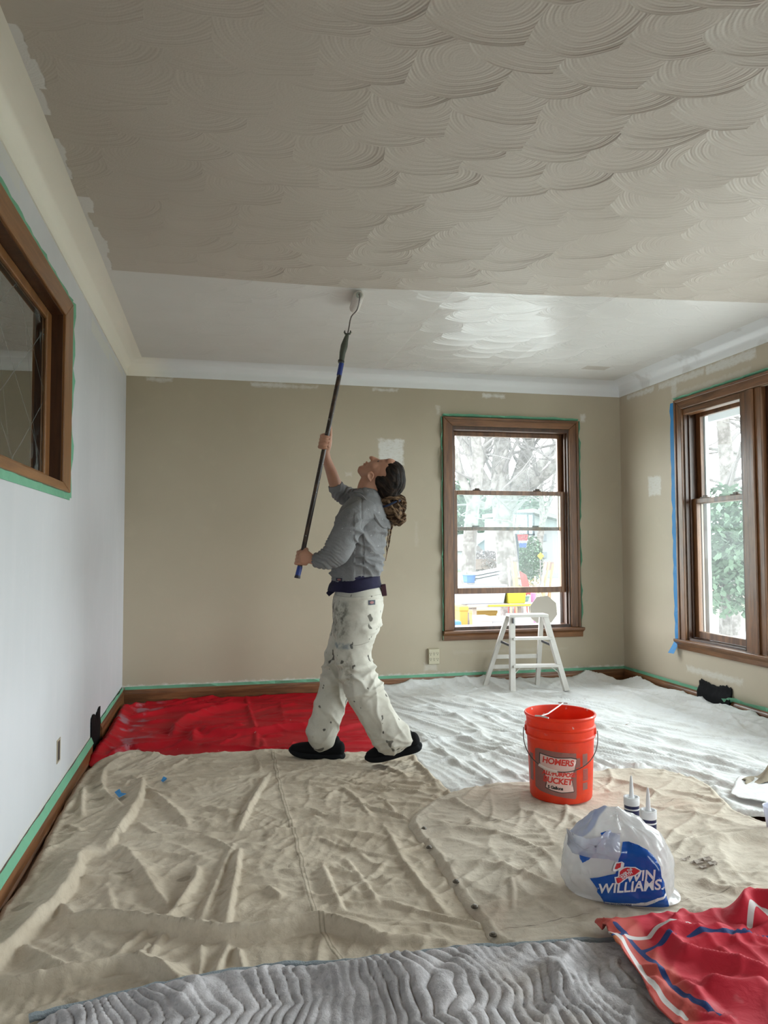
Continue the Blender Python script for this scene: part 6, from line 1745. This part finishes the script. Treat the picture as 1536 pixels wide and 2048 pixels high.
# roller sleeve lies along the room's depth; its near end carries the wire
RZc = ZT-0.004-0.029
def room(p): 
    q = Vector(p)-ORG; return Vector((q.dot(RH), q.dot(FH), q.z))
rr0 = Vector(on_plane(718, 590, 2, RZc)); ax = Vector((0.07, 1, 0)).normalized()
ra, rb_ = room(rr0), room(rr0+ax*0.235)
NAP = Mat('wet_white_nap', (0.68, 0.64, 0.60), 0.7); NAP.bump(NAP.noise(150, 3), 0.006, 0.8)
P3 = [ra, ra+(rb_-ra)*0.02, ra+(rb_-ra)*0.06, ra+(rb_-ra)*0.94, ra+(rb_-ra)*0.985, rb_]
MB().tube(P3, [0.019, 0.026, 0.029, 0.029, 0.025, 0.018], 32).build('roller_cover', NAP.m, roller)
MB().tube([ra-(rb_-ra).normalized()*0.004, ra+(rb_-ra)*0.03], 0.017, 20).build('end_cap', plain('pale_green_cap', (0.42, 0.46, 0.42), 0.5), roller)
wire = [cc, poleP(698, 655), poleP(702.5, 634)]
below = room(rr0+ax*0.10); below.z = RZc-0.050
near = ra-(rb_-ra).normalized()*0.022
wire += [Vector((below.x, below.y, below.z)), Vector((near.x, near.y, near.z-0.035)), near, ra]
wv = catmull([tuple(p) for p in wire], 6)
MB().tube([tuple(p) for p in wv], 0.0038, 10).build('wire_frame', plain('painty_steel_wire', (0.22, 0.20, 0.19), 0.4, metal=0.4, var=0.4, scale=90), roller)
# ------------------------------------------------------------ outdoors
GZ0 = -0.70
def ext(name, base, var=0.15, rough=0.8, scale=3, bump=0.0): return plain(name, tuple(min(0.8, q*1.35) for q in base), rough, var=var, scale=scale, bump=bump)
lawn = Mat('pale_lawn', (0.07, 0.085, 0.045), 0.9); lawn.base(lawn.mix(lawn.noise(0.6, 5), (0.08, 0.105, 0.05), (0.13, 0.135, 0.085)))
drv = Mat('pale_concrete_drive', (0.42, 0.42, 0.41), 0.8); drv.base(drv.mix(drv.noise(3, 5), (0.38, 0.375, 0.365), (0.47, 0.465, 0.455)))
struct(MB().box(-5, 8.6, YB+WT+0.02, 19.5, GZ0, GZ0+0.02).build('driveway', drv.m))
struct(MB().box(XR+WT+0.02, 8.6, -3, YB+WT+0.02, GZ0, GZ0+0.02).box(8.6, 11.0, -3, 19.5, GZ0, GZ0+0.02).build('path', drv.m))
g = MB().box(-60, 90, YB+WT+0.02, 140, GZ0-0.3, GZ0).box(XR+WT+0.02, 90, -30, YB+WT+0.02, GZ0-0.3, GZ0)
struct(g.build('ground', lawn.m))
struct(MB().box(-60, 90, 30, 36, GZ0, GZ0+0.03).box(24, 29, -30, 30, GZ0, GZ0+0.03).build('road', ext('pale_road', (0.115, 0.115, 0.115))))
# outside shell: soffit and downspout past the right window
EWH = ext('white_siding', (0.105, 0.11, 0.115), 0.05)
so = MB()
for i in range(9): so.box(XR+WT+0.02+i*0.10, XR+WT+0.112+i*0.10, -1.0, 7.2, 2.37, 2.39)
so.box(XR+WT+0.92, XR+WT+0.97, -1.0, 7.2, 2.30, 2.46)
struct(so.build('soffit', plain('white_soffit', (0.62, 0.64, 0.65), 0.6, var=0.04)))
dn = MB().tube([(XR+WT+0.90, 6.2, 2.36), (XR+WT+0.90, 6.2, 2.26), (XR+WT+0.62, 6.25, 2.05), (XR+WT+0.30, 6.3, 1.92), (XR+WT+0.18, 6.3, 1.80)], 0.06, 14)
e = dn.build('downspout', plain('white_downspout', (0.42, 0.44, 0.45), 0.5, var=0.05)); tag(e, 'white curved downspout under the eave, seen through the right window', 'downspout')
bk = Mat('painted_brick', (0.12, 0.12, 0.115), 0.8); bt = bk.t.nodes.new('ShaderNodeTexBrick'); bk.t.links.new(bk.pos('World')[0], bt.inputs[0])
bt.inputs['Color1'].default_value = (0.13, 0.12, 0.11, 1); bt.inputs['Color2'].default_value = (0.10, 0.09, 0.085, 1); bt.inputs['Mortar'].default_value = (0.15, 0.15, 0.15, 1); bt.inputs['Scale'].default_value = 4.5
bk.base(bt.outputs[0])
struct(MB().box(XR+WT+0.005, XR+WT+0.06, 4.98, 7.2, GZ0, 2.36).build('wall_outside', bk.m))

# --- trees
def bark_mat():
    m = Mat('mottled_bark', (0.06, 0.05, 0.045), 0.9); m.base(m.mix(m.noise(5, 5, 0.7).step(0.4, 0.62), (0.062, 0.052, 0.047), (0.125, 0.112, 0.104))); return m.m
BARK = bark_mat(); TWIG = ext('twig_bark', (0.075, 0.066, 0.064))
def grow(mb, p, d, L, r, depth, rnd, kids=3, spread=0.7):
    pts = [p]; q = Vector(p); dd = Vector(d).normalized(); n = 4
    for i in range(n):
        dd = (dd+Vector((rnd.uniform(-1, 1), rnd.uniform(-1, 1), rnd.uniform(-0.6, 0.9)))*0.16).normalized(); q = q+dd*(L/n); pts.append(q.copy())
    mb.tube(pts, [r*(1-0.55*i/n) for i in range(n+1)], 5 if depth < 2 else 7, cap=False)
    if depth > 0:
        for k in range(kids):
            t = rnd.randint(1, n); nd = (dd+Vector((rnd.uniform(-1, 1), rnd.uniform(-1, 1), rnd.uniform(-0.5, 0.8)))*spread*1.3).normalized()
            grow(mb, pts[t], nd, L*rnd.uniform(0.5, 0.8), r*0.5, depth-1, rnd, kids, spread)
def big_tree(Y, limbs, seed, label, twigs=5):
    rnd = random.Random(seed); base = limbs[0][0][0]; x0 = at(base[0], base[1], Y)[0]
    t = empty('bare_tree', (x0, Y, GZ0), 0, label, 'tree', 'bare trees outside'); o0 = Vector((x0, Y, GZ0))
    tr = MB(); tw = MB()
    for pts, r in limbs:
        P3 = catmull([tuple(Vector(at(a, b_, Y+c))-o0) for a, b_, c in pts], 5)
        rr = np.linspace(r[0], r[1], len(P3)); tr.tube([tuple(p) for p in P3], list(rr), 12)
        for k in range(twigs):
            j = rnd.randint(len(P3)//3, len(P3)-1); d = Vector((rnd.uniform(-1, 1), rnd.uniform(-1, 1), rnd.uniform(-0.2, 1)))
            grow(tw, Vector(P3[j]), d, rnd.uniform(1.0, 2.2), rr[j]*0.22+0.008, 3, rnd, 3)
    tr.build('trunk', BARK, t); o = tw.build('twigs', TWIG, t); tag(o, kind='stuff')
    return t
def gl_(px, Y):   # pixel height of the ground at that distance
    return 1024
big_tree(17.0, [([(1026, 1252, 0), (1022, 1200, 0), (1012, 1100, 0), (1004, 1010, 0), (1000, 950, 0), (1002, 900, 0.3), (1008, 860, 0.6), (1012, 780, 1)], (0.30, 0.16)),
    ([(1006, 1030, 0), (1030, 975, 0), (1045, 930, 0), (1058, 880, -0.5), (1068, 820, -1)], (0.20, 0.13)),
    ([(1015, 1000, 0), (1045, 965, 0.5), (1080, 930, 1), (1110, 893, 1.4), (1150, 830, 2)], (0.16, 0.10)),
    ([(1030, 990, 0), (1062, 968, -0.5), (1095, 945, -1), (1120, 918, -1.4), (1160, 880, -2)], (0.14, 0.10)),
    ([(998, 1010, 0), (975, 975, 0), (958, 945, 0), (943, 910, 0.3), (920, 868, 0.6), (890, 810, 1)], (0.17, 0.11)),
    ([(955, 945, 0), (968, 905, 0), (984, 862, -0.3), (995, 800, -0.6)], (0.12, 0.08))], 3, 'large mottled bare tree with forking limbs in the middle of the back window view', 7)
big_tree(15.0, [([(936, 1262, 0), (936, 1150, 0), (942, 1050, 0), (950, 980, 0), (956, 930, 0), (950, 860, 0), (940, 780, 0)], (0.17, 0.10)), ([(945, 1010, 0), (925, 960, 0), (905, 900, 0), (880, 850, 0)], (0.11, 0.06)), ([(946, 1000, 0), (975, 1010, 0.5), (990, 960, 1), (1015, 900, 1)], (0.10, 0.05))], 8, 'slimmer bare tree at the left side of the back window view', 6)
big_tree(33.0, [([(1080, 1150, 0), (1078, 1090, 0), (1085, 1040, 0), (1080, 960, 0)], (0.22, 0.1)), ([(1080, 1060, 0), (1100, 1000, 0), (1110, 940, 0)], (0.14, 0.06))], 12, 'distant bare tree at the right of the back window view', 9)

# trees seen through the right hand window
def place_tree(x, y, seed, h, label):
    rnd = random.Random(seed); t = empty('bare_tree', (x, y, GZ0), 0, label, 'tree', 'bare trees outside'); tw = MB(); tr = MB()
    tr.tube([(0, 0, 0), (0.1, 0, h*0.3), (0, 0.1, h*0.55), (0.2, 0, h*0.8)], [0.22, 0.18, 0.12, 0.07], 10)
    tr.build('trunk', BARK, t)
    for k in range(22):
        z = h*rnd.uniform(0.25, 0.8); a = rnd.uniform(0, 6.28); grow(tw, Vector((0, 0, z)), Vector((math.cos(a), math.sin(a), rnd.uniform(0.1, 1.0))), h*0.28, 0.05, 3, rnd, 3)
    tag(tw.build('twigs', TWIG, t), kind='stuff'); return t
d_ = lambda px, L: tuple(float(q) for q in (Vector(ray(px, 1090)).normalized()*L)[:2])
place_tree(*d_(1455, 17), 21, 9.0, 'bare tree with a web of twigs in the right window view')
place_tree(*d_(1530, 20), 22, 10.0, 'bare tree beyond the picture window at the right edge')
def leafy(x, y, r, h, seed, mat, label, name='evergreen_tree', cat='tree', z0=0.0, n=900, group=None):
    rnd = random.Random(seed); t = empty(name, (x, y, GZ0), 0, label, cat, group)
    MB().tube([(0, 0, 0), (0, 0, z0+h*0.6)], [r*0.10, r*0.04], 8).build('trunk', BARK, t)
    v = []; f = []
    for i in range(n):
        ph = rnd.uniform(0, 6.28); cz_ = rnd.uniform(-1, 1); rr = (rnd.random()**0.4)
        p = Vector((r*rr*math.sqrt(1-cz_*cz_)*math.cos(ph), r*rr*math.sqrt(1-cz_*cz_)*math.sin(ph), z0+h/2+h/2*rr*cz_))
        s_ = r*rnd.uniform(0.045, 0.09); a = Vector((rnd.uniform(-1, 1), rnd.uniform(-1, 1), rnd.uniform(-1, 1))).normalized(); b_ = a.cross(Vector((0.3, 0.5, 1))).normalized()
        k = len(v); v += [p-a*s_, p+b_*s_*0.6, p+a*s_, p-b_*s_*0.6]; f.append((k, k+1, k+2, k+3))
    tag(mesh_obj('foliage', v, f, mat, t), kind='stuff'); return t
EVG = ext('evergreen_leaves', (0.045, 0.075, 0.045), 0.4)
x_, y_ = d_(1450, 14); leafy(x_, y_, 0.95, 2.3, 31, EVG, 'green leafy tree in the lower right window view', z0=0.6, n=4500)
p_ = at(1052, 1092, 30); leafy(p_[0], 30, 0.75, 2.4, 32, EVG, 'round evergreen behind the basketball pole', z0=0.1, n=4000)
p_ = at(935, 1020, 60); leafy(p_[0], 60, 3.0, 5.0, 33, EVG, 'dark evergreen far behind the left tree', z0=2.6, n=4500)
p_ = at(1015, 1040, 62); leafy(p_[0], 62, 3.4, 6.0, 35, EVG, 'dark evergreen far behind the basketball backboard', z0=2.2, n=4500)
p_ = at(970, 1110, 44); leafy(p_[0], 44, 1.3, 1.6, 34, ext('bare_hedge', (0.16, 0.14, 0.14), 0.3), 'rounded bare shrub in front of the garage', 'shrub', 'shrub', z0=0.0, n=3000)
p_ = at(1070, 1132, 25); leafy(p_[0], 25, 0.4, 0.7, 36, ext('golden_leaves', (0.15, 0.10, 0.03), 0.3), 'small golden shrub by the far lawn', 'shrub', 'shrub', n=500)
for i, (px, L_sh) in enumerate(((937, 'left one of two small round shrubs at the white shed'), (944, 'right one of two small round shrubs at the white shed'))):
    p_ = at(px, 1136, 46); leafy(p_[0], 46, 0.32, 0.65, 40+i, EVG, L_sh, 'shrub', 'shrub', n=300, group='round shrubs at the white shed')
# thin shrub stems just outside the right window
ss = empty('bare_shrub', (4.9, 5.35, GZ0), 0, 'thin bare stems of a shrub low in the right window view', 'shrub'); rnd = random.Random(3)
tw = MB()
for i in range(9):
    a = rnd.uniform(0, 6.28); tw.tube([(0.1*math.cos(a), 0.1*math.sin(a), 0), (0.25*math.cos(a), 0.25*math.sin(a), 0.7), (0.40*math.cos(a), 0.4*math.sin(a), 1.2+0.4*rnd.random())], [0.009, 0.007, 0.003], 6)
tag(tw.build('stems', TWIG, ss), kind='stuff')

# --- houses
def box_at(mb, px0, px1, py0, py1, Y, dep):
    a = at(px0, py1, Y); b_ = at(px1, py0, Y); mb.box(a[0], b_[0], Y, Y+dep, a[2], b_[2]); return mb
BLUEH = ext('pale_blue_siding', (0.062, 0.083, 0.092), 0.04); ROOF = ext('grey_roof', (0.075, 0.065, 0.062), 0.1); DARKW = ext('far_window_pane', (0.055, 0.06, 0.065), 0.1)
gh_ = empty('garage', (0, 0, 0), 0, 'pale blue gabled garage seen through the lower left of the back window', 'building')
Yg = 52.0; a = at(948, 1095, Yg); b_ = at(1006, 1095, Yg); pk_ = at(978, 1072, Yg)
MB().prism([(a[0], GZ0), (b_[0], GZ0), (b_[0], a[2]), (pk_[0], pk_[2]), (a[0], a[2])], Yg, Yg+7, lambda x, z, d: (x, d, z)).build('wall', BLUEH, gh_)
rf = MB(); rf.prism([(a[0]-0.5, a[2]-0.25), (pk_[0], pk_[2]+0.02), (b_[0]+0.5, b_[2]-0.25), (b_[0]+0.5, b_[2]), (pk_[0], pk_[2]+0.25), (a[0]-0.5, a[2])], Yg-0.3, Yg+7.2, lambda x, z, d: (x, d, z)); rf.build('roof', EWH, gh_)
sh_ = MB(); box_at(sh_, 932, 949, 1102, 1139, 50.0, 3); sho = sh_.build('shed', EWH); tag(sho, 'small white shed wall left of the blue garage', 'building')
rp = MB(); r0_, r1_ = at(926, 1102, 49.8), at(955, 1093, 49.8); rp.prism([(r0_[0], r0_[2]), (r1_[0], r1_[2]+0.1), (r1_[0]+0.4, r0_[2])], 49.7, 53.2, lambda x, z, d: (x, d, z)); ro = rp.build('roof', ROOF, None); ro.parent = sho
fc = MB(); box_at(fc, 950, 997, 1118, 1139, 43.0, 0.1); tag(fc.build('fence', ext('brown_fence', (0.075, 0.052, 0.042), 0.2)), 'low brown board fence in front of the garage', 'fence')
wh = empty('house', (0, 0, 0), 0, 'white two-storey house at the right of the back window view', 'building')
Yh = 40.0; hb2 = MB(); a = at(1066, 1125, Yh); b_ = at(1150, 1052, Yh)
hb2.prism([(a[0], GZ0), (b_[0], GZ0), (b_[0], b_[2]), (at(1066, 1035, Yh)[0], at(1066, 1030, Yh)[2])], Yh, Yh+8, lambda x, z, d: (x, d, z)); hb2.build('wall', ext('white_clapboard', (0.088, 0.088, 0.09), 0.04), wh)
rf = MB(); a = at(1060, 1026, Yh); b_ = at(1150, 1050, Yh); rf.prism([(a[0], a[2]), (b_[0], b_[2]), (b_[0], b_[2]+0.25), (a[0], a[2]+0.25)], Yh-0.5, Yh+8, lambda x, z, d: (x, d, z)); rf.build('roof', ROOF, wh)
for (q0, q1, q2, q3) in ((1085, 1093, 1068, 1082), (1086, 1094, 1104, 1116)):
    w_ = MB(); box_at(w_, q0, q1, q2, q3, Yh-0.06, 0.05); w_.build('window', DARKW, wh)
fc = MB(); box_at(fc, 1046, 1108, 1124, 1141, 36.5, 0.1); tag(fc.build('fence', ext('reddish_fence', (0.085, 0.055, 0.045), 0.2)), 'low reddish fence in front of the white house', 'fence')
# wall and parked car beyond the right window
x_, y_ = d_(1465, 26); ps = MB(); ps.box(x_-4, x_+8, y_-0.15, y_+0.15, GZ0, GZ0+1.5); o = ps.build('fence', ext('pink_brick_wall', (0.12, 0.085, 0.075), 0.1)); tag(o, 'low pinkish wall behind the green tree in the right window view', 'fence')
for i, (L_, hh, mt, lb) in enumerate(((6.5, 0.30, ext('orange_timber', (0.14, 0.06, 0.035), 0.1), 'orange timber edging board low in the right window view'), (5.3, 0.42, ext('tan_timber', (0.13, 0.095, 0.06), 0.1), 'tan timber plank low in the right window view'))):
    x_, y_ = d_(1455, L_+3.2); mb_2 = MB().box(-1.3, 1.3, -0.1, 0.1, 0, hh); o = mb_2.build('timber_board', mt); o.location = (x_, y_, GZ0); o.rotation_euler = (0, 0, -0.6); tag(o, lb, 'board')

# --- basketball hoop
Yb_ = 21.0; bc = at(1040, 1048, Yb_); hoop = empty('basketball_hoop', (bc[0], Yb_, GZ0), 0, 'basketball hoop with clear backboard and red white and blue net outside the back window', 'basketball hoop')
BKF = ext('dark_slate_frame', (0.018, 0.024, 0.030), 0.05); s_ = Yb_/FPX*1.02
bw, bh = 32*s_, 24*s_; cz_ = bc[2]-GZ0
fr = MB()
for (x0, x1, z0, z1) in ((-bw, bw, -bh, -bh+3.5*s_), (-bw, bw, bh-3.5*s_, bh), (-bw, -bw+3.5*s_, -bh, bh), (bw-3.5*s_, bw, -bh, bh), (-bw+13*s_, -bw+16*s_, -bh, bh), (bw-16*s_, bw-13*s_, -bh, bh)): fr.box(x0, x1, -0.03, 0.03, cz_+z0, cz_+z1)
fr.build('backboard_frame', BKF, hoop)
bb = MB().box(-bw+0.02, bw-0.02, -0.008, 0.008, cz_-bh+0.02, cz_+bh-0.02); bb.build('backboard', glass_mat('polycarbonate', 0.10, (0.85, 0.92, 0.95)), hoop)
sq = MB()
for (x0, x1, z0, z1) in ((-11*s_, 11*s_, 9*s_, 12*s_), (-11*s_, -9*s_, -8*s_, 12*s_), (9*s_, 11*s_, -8*s_, 12*s_), (-14*s_, 14*s_, 15*s_, 19*s_)): sq.box(x0, x1, -0.016, -0.010, cz_+z0, cz_+z1)
sq.build('target_square', ext('white_board_lines', (0.12, 0.125, 0.13), 0.05), hoop)
MB().tube([(0, 0.25, 0), (0, 0.25, cz_-bh*0.9), (0, 0.05, cz_)], 0.05, 12).build('pole', BKF, hoop)
rz2 = cz_-bh+1*s_; rim = MB(); RR = 10.5*s_
rim.tube([(RR*math.cos(a), -RR-0.04+RR*math.sin(a), rz2) for a in np.linspace(0, 2*PI, 33)], 0.012, 8, cap=False); rim.build('rim', ext('red_rim', (0.12, 0.02, 0.015), 0.05), hoop)
for nm, z0, z1, r0_, r1_, col in (('net', 0, -12, 10.5, 8.5, (0.15, 0.022, 0.03)), ('net', -12, -17, 8.5, 7.5, (0.13, 0.13, 0.13)), ('net', -17, -26, 7.5, 6.0, (0.02, 0.045, 0.15))):
    nt = MB(); K = 14
    for k in range(K):
        for sgn in (-1, 1):
            pts = []
            for j in range(5):
                t = j/4; a = 2*PI*(k+sgn*t*1.2)/K; r = (r0_+(r1_-r0_)*t)*s_; pts.append((r*math.cos(a), -RR-0.04+r*math.sin(a), rz2+(z0+(z1-z0)*t)*s_))
            nt.tube(pts, 0.011, 5)
    o = nt.build(nm, ext('net_cord_%d' % (-z0), col, 0.05), hoop)

# --- things set out on the drive outside the back window
YT = 13.0; sT = YT/FPX*1.02
def tbl(px0, px1, py_top, Y, label, mat):
    a = at(px0, py_top, Y); b_ = at(px1, py_top, Y); cx = (a[0]+b_[0])/2; hw = (b_[0]-a[0])/2; H_ = a[2]-GZ0
    t = empty('trestle_table', (cx, Y, GZ0), 0, label, 'table')
    MB().box(-hw, hw, -0.35, 0.35, H_-0.05, H_).build('tabletop', mat, t, bevel=0.005)
    for sx2 in (-1, 1):
        for sy2 in (-1, 1): MB().box(sx2*(hw-0.12)-0.035, sx2*(hw-0.12)+0.035, sy2*0.28-0.02, sy2*0.28+0.02, 0, H_-0.05).build('leg', mat, t)
    return t, H_+GZ0
TAN_E = ext('beige_table_board', (0.135, 0.115, 0.095), 0.06)
tb, tz = tbl(926, 1062, 1207, YT, 'long beige table crowded with bins outside the back window', TAN_E)
def crate(name, px0, px1, py0, py1, Y, dep, col, label, cat='bin', z_on=None, lid=True, sit='table', group=None):
    a = at(px0, py1, Y); b_ = at(px1, py0, Y); w = b_[0]-a[0]; h = b_[2]-a[2]; z = z_on if z_on is not None else a[2]
    mt = ext(name+'_'+str(px0), col, 0.08)
    t = empty(name, ((a[0]+b_[0])/2, Y+dep/2, z), 0, label, cat, group)
    q = 0.88; v = [(-w/2*q, -dep/2*q, 0), (w/2*q, -dep/2*q, 0), (w/2*q, dep/2*q, 0), (-w/2*q, dep/2*q, 0), (-w/2, -dep/2, h*0.92), (w/2, -dep/2, h*0.92), (w/2, dep/2, h*0.92), (-w/2, dep/2, h*0.92)]
    MB().add(v, [(0,3,2,1),(4,5,6,7),(0,1,5,4),(1,2,6,5),(2,3,7,6),(3,0,4,7)]).build('tub', mt, t, bevel=0.01)
    if lid: MB().box(-w/2-0.01, w/2+0.01, -dep/2-0.01, dep/2+0.01, h*0.9, h).build('lid', mt, t, bevel=0.008)
    return t
crate('plastic_bin', 918, 1014, 1166, 1206, YT-0.25, 0.45, (0.115, 0.120, 0.135), 'wide clear plastic bin on the left of the outdoor table', z_on=tz)
crate('plastic_box', 1016, 1053, 1170, 1203, YT-0.28, 0.30, (0.16, 0.14, 0.004), 'bright yellow box on the outdoor table', 'box', z_on=tz)
crate('plastic_box', 934, 951, 1150, 1166, YT-0.05, 0.25, (0.015, 0.05, 0.13), 'blue box stacked behind the clear bin', 'box', z_on=at(940, 1166, YT-0.05)[2])
crate('plastic_box', 1014, 1060, 1196, 1208, YT+0.12, 0.2, (0.06, 0.10, 0.085), 'flat green box at the right of the outdoor table', 'box', z_on=tz)
st_ = MB(); 
stk_lab = ['lowest', 'middle', 'topmost']
for k in range(3):
    a = at(950-k*1, 1160-k*6, YT+0.0); b_ = at(998, 1150-k*6, YT+0.0)
    o = MB().beam(a, b_, 0.30, 0.035).build('shelf_board', ext('white_board_%d' % k, (0.125, 0.125, 0.13), 0.05), None, bevel=0.004)
    tag(o, stk_lab[k]+' of three white boards leaning across the clear bin outside', 'board', 'white boards on the outdoor bin')
ye = MB(); a = at(977, 1213, YT-0.38); b_ = at(1062, 1208, YT-0.38); ye.box(a[0], b_[0], YT-0.42, YT-0.37, a[2], b_[2]); tag(ye.build('yellow_level', ext('yellow_level', (0.16, 0.14, 0.004), 0.03)), 'long yellow spirit level along the front of the outdoor table', 'tool')
for i, (p0, p1, q0, q1, c_, lb, Yc) in enumerate(((920, 936, 1213, 1252, (0.16, 0.095, 0.015), 'orange drawer box at the far left under the outdoor table', 12.3), (950, 994, 1222, 1252, (0.16, 0.10, 0.02), 'orange crate under the middle of the outdoor table', 13.3), (960, 985, 1234, 1256, (0.13, 0.12, 0.11), 'small beige box low in the open window gap', 11.3), (985, 1062, 1236, 1258, (0.14, 0.14, 0.14), 'wide white box low in the open window gap', 11.6), (910, 923, 1236, 1258, (0.02, 0.06, 0.14), 'blue tub in the lower left corner of the window view', 11.5))):
    crate('storage_box', p0, p1, q0, q1, Yc, 0.35, c_, lb, 'box', z_on=GZ0, lid=(i != 4)).scale = (1, 1, (at(p0, q0, Yc)[2]-GZ0)/max(0.01, at(p1, q0, Yc)[2]-at(p0, q1, Yc)[2]))
# lumber standing in a barrel of offcuts
lum = [ext('pale_lumber_%d' % k, c_, 0.08) for k, c_ in enumerate(((0.145, 0.105, 0.06), (0.15, 0.12, 0.08), (0.14, 0.085, 0.045)))]
specs = [((1021, 1200), (1016, 1117), 3, 1), ((1031, 1200), (1023, 1114), 3, 0), ((1035, 1200), (1030, 1124), 7, 2), ((1078, 1200), (1092, 1125), 4, 1), ((1084, 1200), (1099, 1122), 3, 0), ((1090, 1200), (1088, 1128), 4, 1), ((1096, 1200), (1106, 1128), 4, 2), ((1088, 1200), (1080, 1150), 3, 0), ((1072, 1200), (1070, 1152), 4, 1), ((1100, 1205), (1102, 1140), 4, 0), ((1030, 1152), (1088, 1182), 3, 1), ((1032, 1172), (1098, 1180), 3, 0)]
wd = ['leftmost thin stick', 'thin stick second from the left', 'broad orange board', 'leaning plank left in the right-hand bundle', 'tallest plank of the right-hand bundle', 'upright plank in the right-hand bundle', 'rightmost leaning plank of the bundle', 'short stick left of the right-hand bundle', 'short plank beside the red chair', 'short upright plank at the right end', 'sloping rail', 'lower nearly level rail']
for i, (a, b_, w, k) in enumerate(specs):
    Yl = YT+0.9+0.05*i; A_ = Vector(at(*a, Yl)); B_ = Vector(at(*b_, Yl+0.1))
    if i < 10: A_ = B_+(A_-B_)*((B_.z-GZ0)/(B_.z-A_.z))
    o = MB().beam(tuple(A_), tuple(B_), w*sT, 0.03).build('lumber', lum[k]); tag(o, wd[i]+' in the lumber outside the back window', 'lumber', 'lumber leaning outside the back window')
# red chair
ch = empty('folding_chair', (*at(1048, 1200, YT+1.3)[:2], GZ0), 0, 'red chair standing behind the outdoor table', 'chair')
RC = ext('red_chair_plastic', (0.15, 0.025, 0.022), 0.05); o0 = Vector(ch.location)
A_ = [Vector(at(*q, YT+1.3))-o0 for q in ((1040, 1142), (1053, 1150), (1063, 1185), (1046, 1185))]
MB().add([tuple(p) for p in A_]+[tuple(p+Vector((0, 0.03, 0))) for p in A_], [(0,1,2,3),(7,6,5,4),(0,4,5,1),(1,5,6,2),(2,6,7,3),(3,7,4,0)]).build('backrest', RC, ch, bevel=0.005)
zs = A_[2].z; MB().box(-0.20, 0.24, 0.0, 0.42, zs-0.04, zs).build('seat', RC, ch, bevel=0.01)
for sx2 in (-0.18, 0.22):
    for sy2 in (0.03, 0.38): MB().tube([(sx2, sy2, zs-0.03), (sx2*1.1, sy2, 0)], 0.012, 8).build('leg', RC, ch)
# diamond road sign
pz = at(1081, 1112, YT+1.2); sg = empty('road_sign', (pz[0], YT+1.2, GZ0), 0, 'small yellow diamond sign sticking up over the lumber', 'sign'); zc_ = pz[2]-GZ0; r_ = 8.5*sT
MB().prism([(-r_, zc_), (0, zc_-r_), (r_, zc_), (0, zc_+r_)], -0.01, 0.0, lambda a, b_, d: (a, d, b_)).build('panel', ext('yellow_sign', (0.16, 0.12, 0.004), 0.03), sg)
MB().tube([(0, 0.01, 0), (0, 0.01, zc_)], 0.012, 8).build('post', TWIG, sg)
pkx = MB(); a = at(1062, 1208, YT+0.3); b_ = at(1071, 1186, YT+0.3); pkx.tube([((a[0]+b_[0])/2, YT+0.3, GZ0), ((a[0]+b_[0])/2, YT+0.3, b_[2])], 0.05, 12)
tag(pkx.build('gift_wrap_tube', ext('pink_paper', (0.15, 0.06, 0.11), 0.05)), 'pink roll standing at the right end of the outdoor table', 'tube')
# grey octagonal panel on a stake, just outside
po_ = at(1087, 1221, 6.75); oc = empty('octagonal_sign', (po_[0], 6.75, GZ0), 0, 'grey octagonal panel on a stake right outside the window, behind the stepladder', 'sign')
R8 = 31*6.75/FPX*1.06; zc_ = po_[2]-GZ0
MB().prism([(R8*math.cos(PI/8+k*PI/4+0.1), zc_+R8*math.sin(PI/8+k*PI/4+0.1)) for k in range(8)], -0.004, 0.0, lambda a, b_, d: (a, d, b_)).build('panel', ext('grey_metal_panel', (0.125, 0.128, 0.115), 0.06), oc)
MB().box(-0.02, 0.02, 0.002, 0.03, 0, zc_+R8*0.7).build('stake', TWIG, oc)
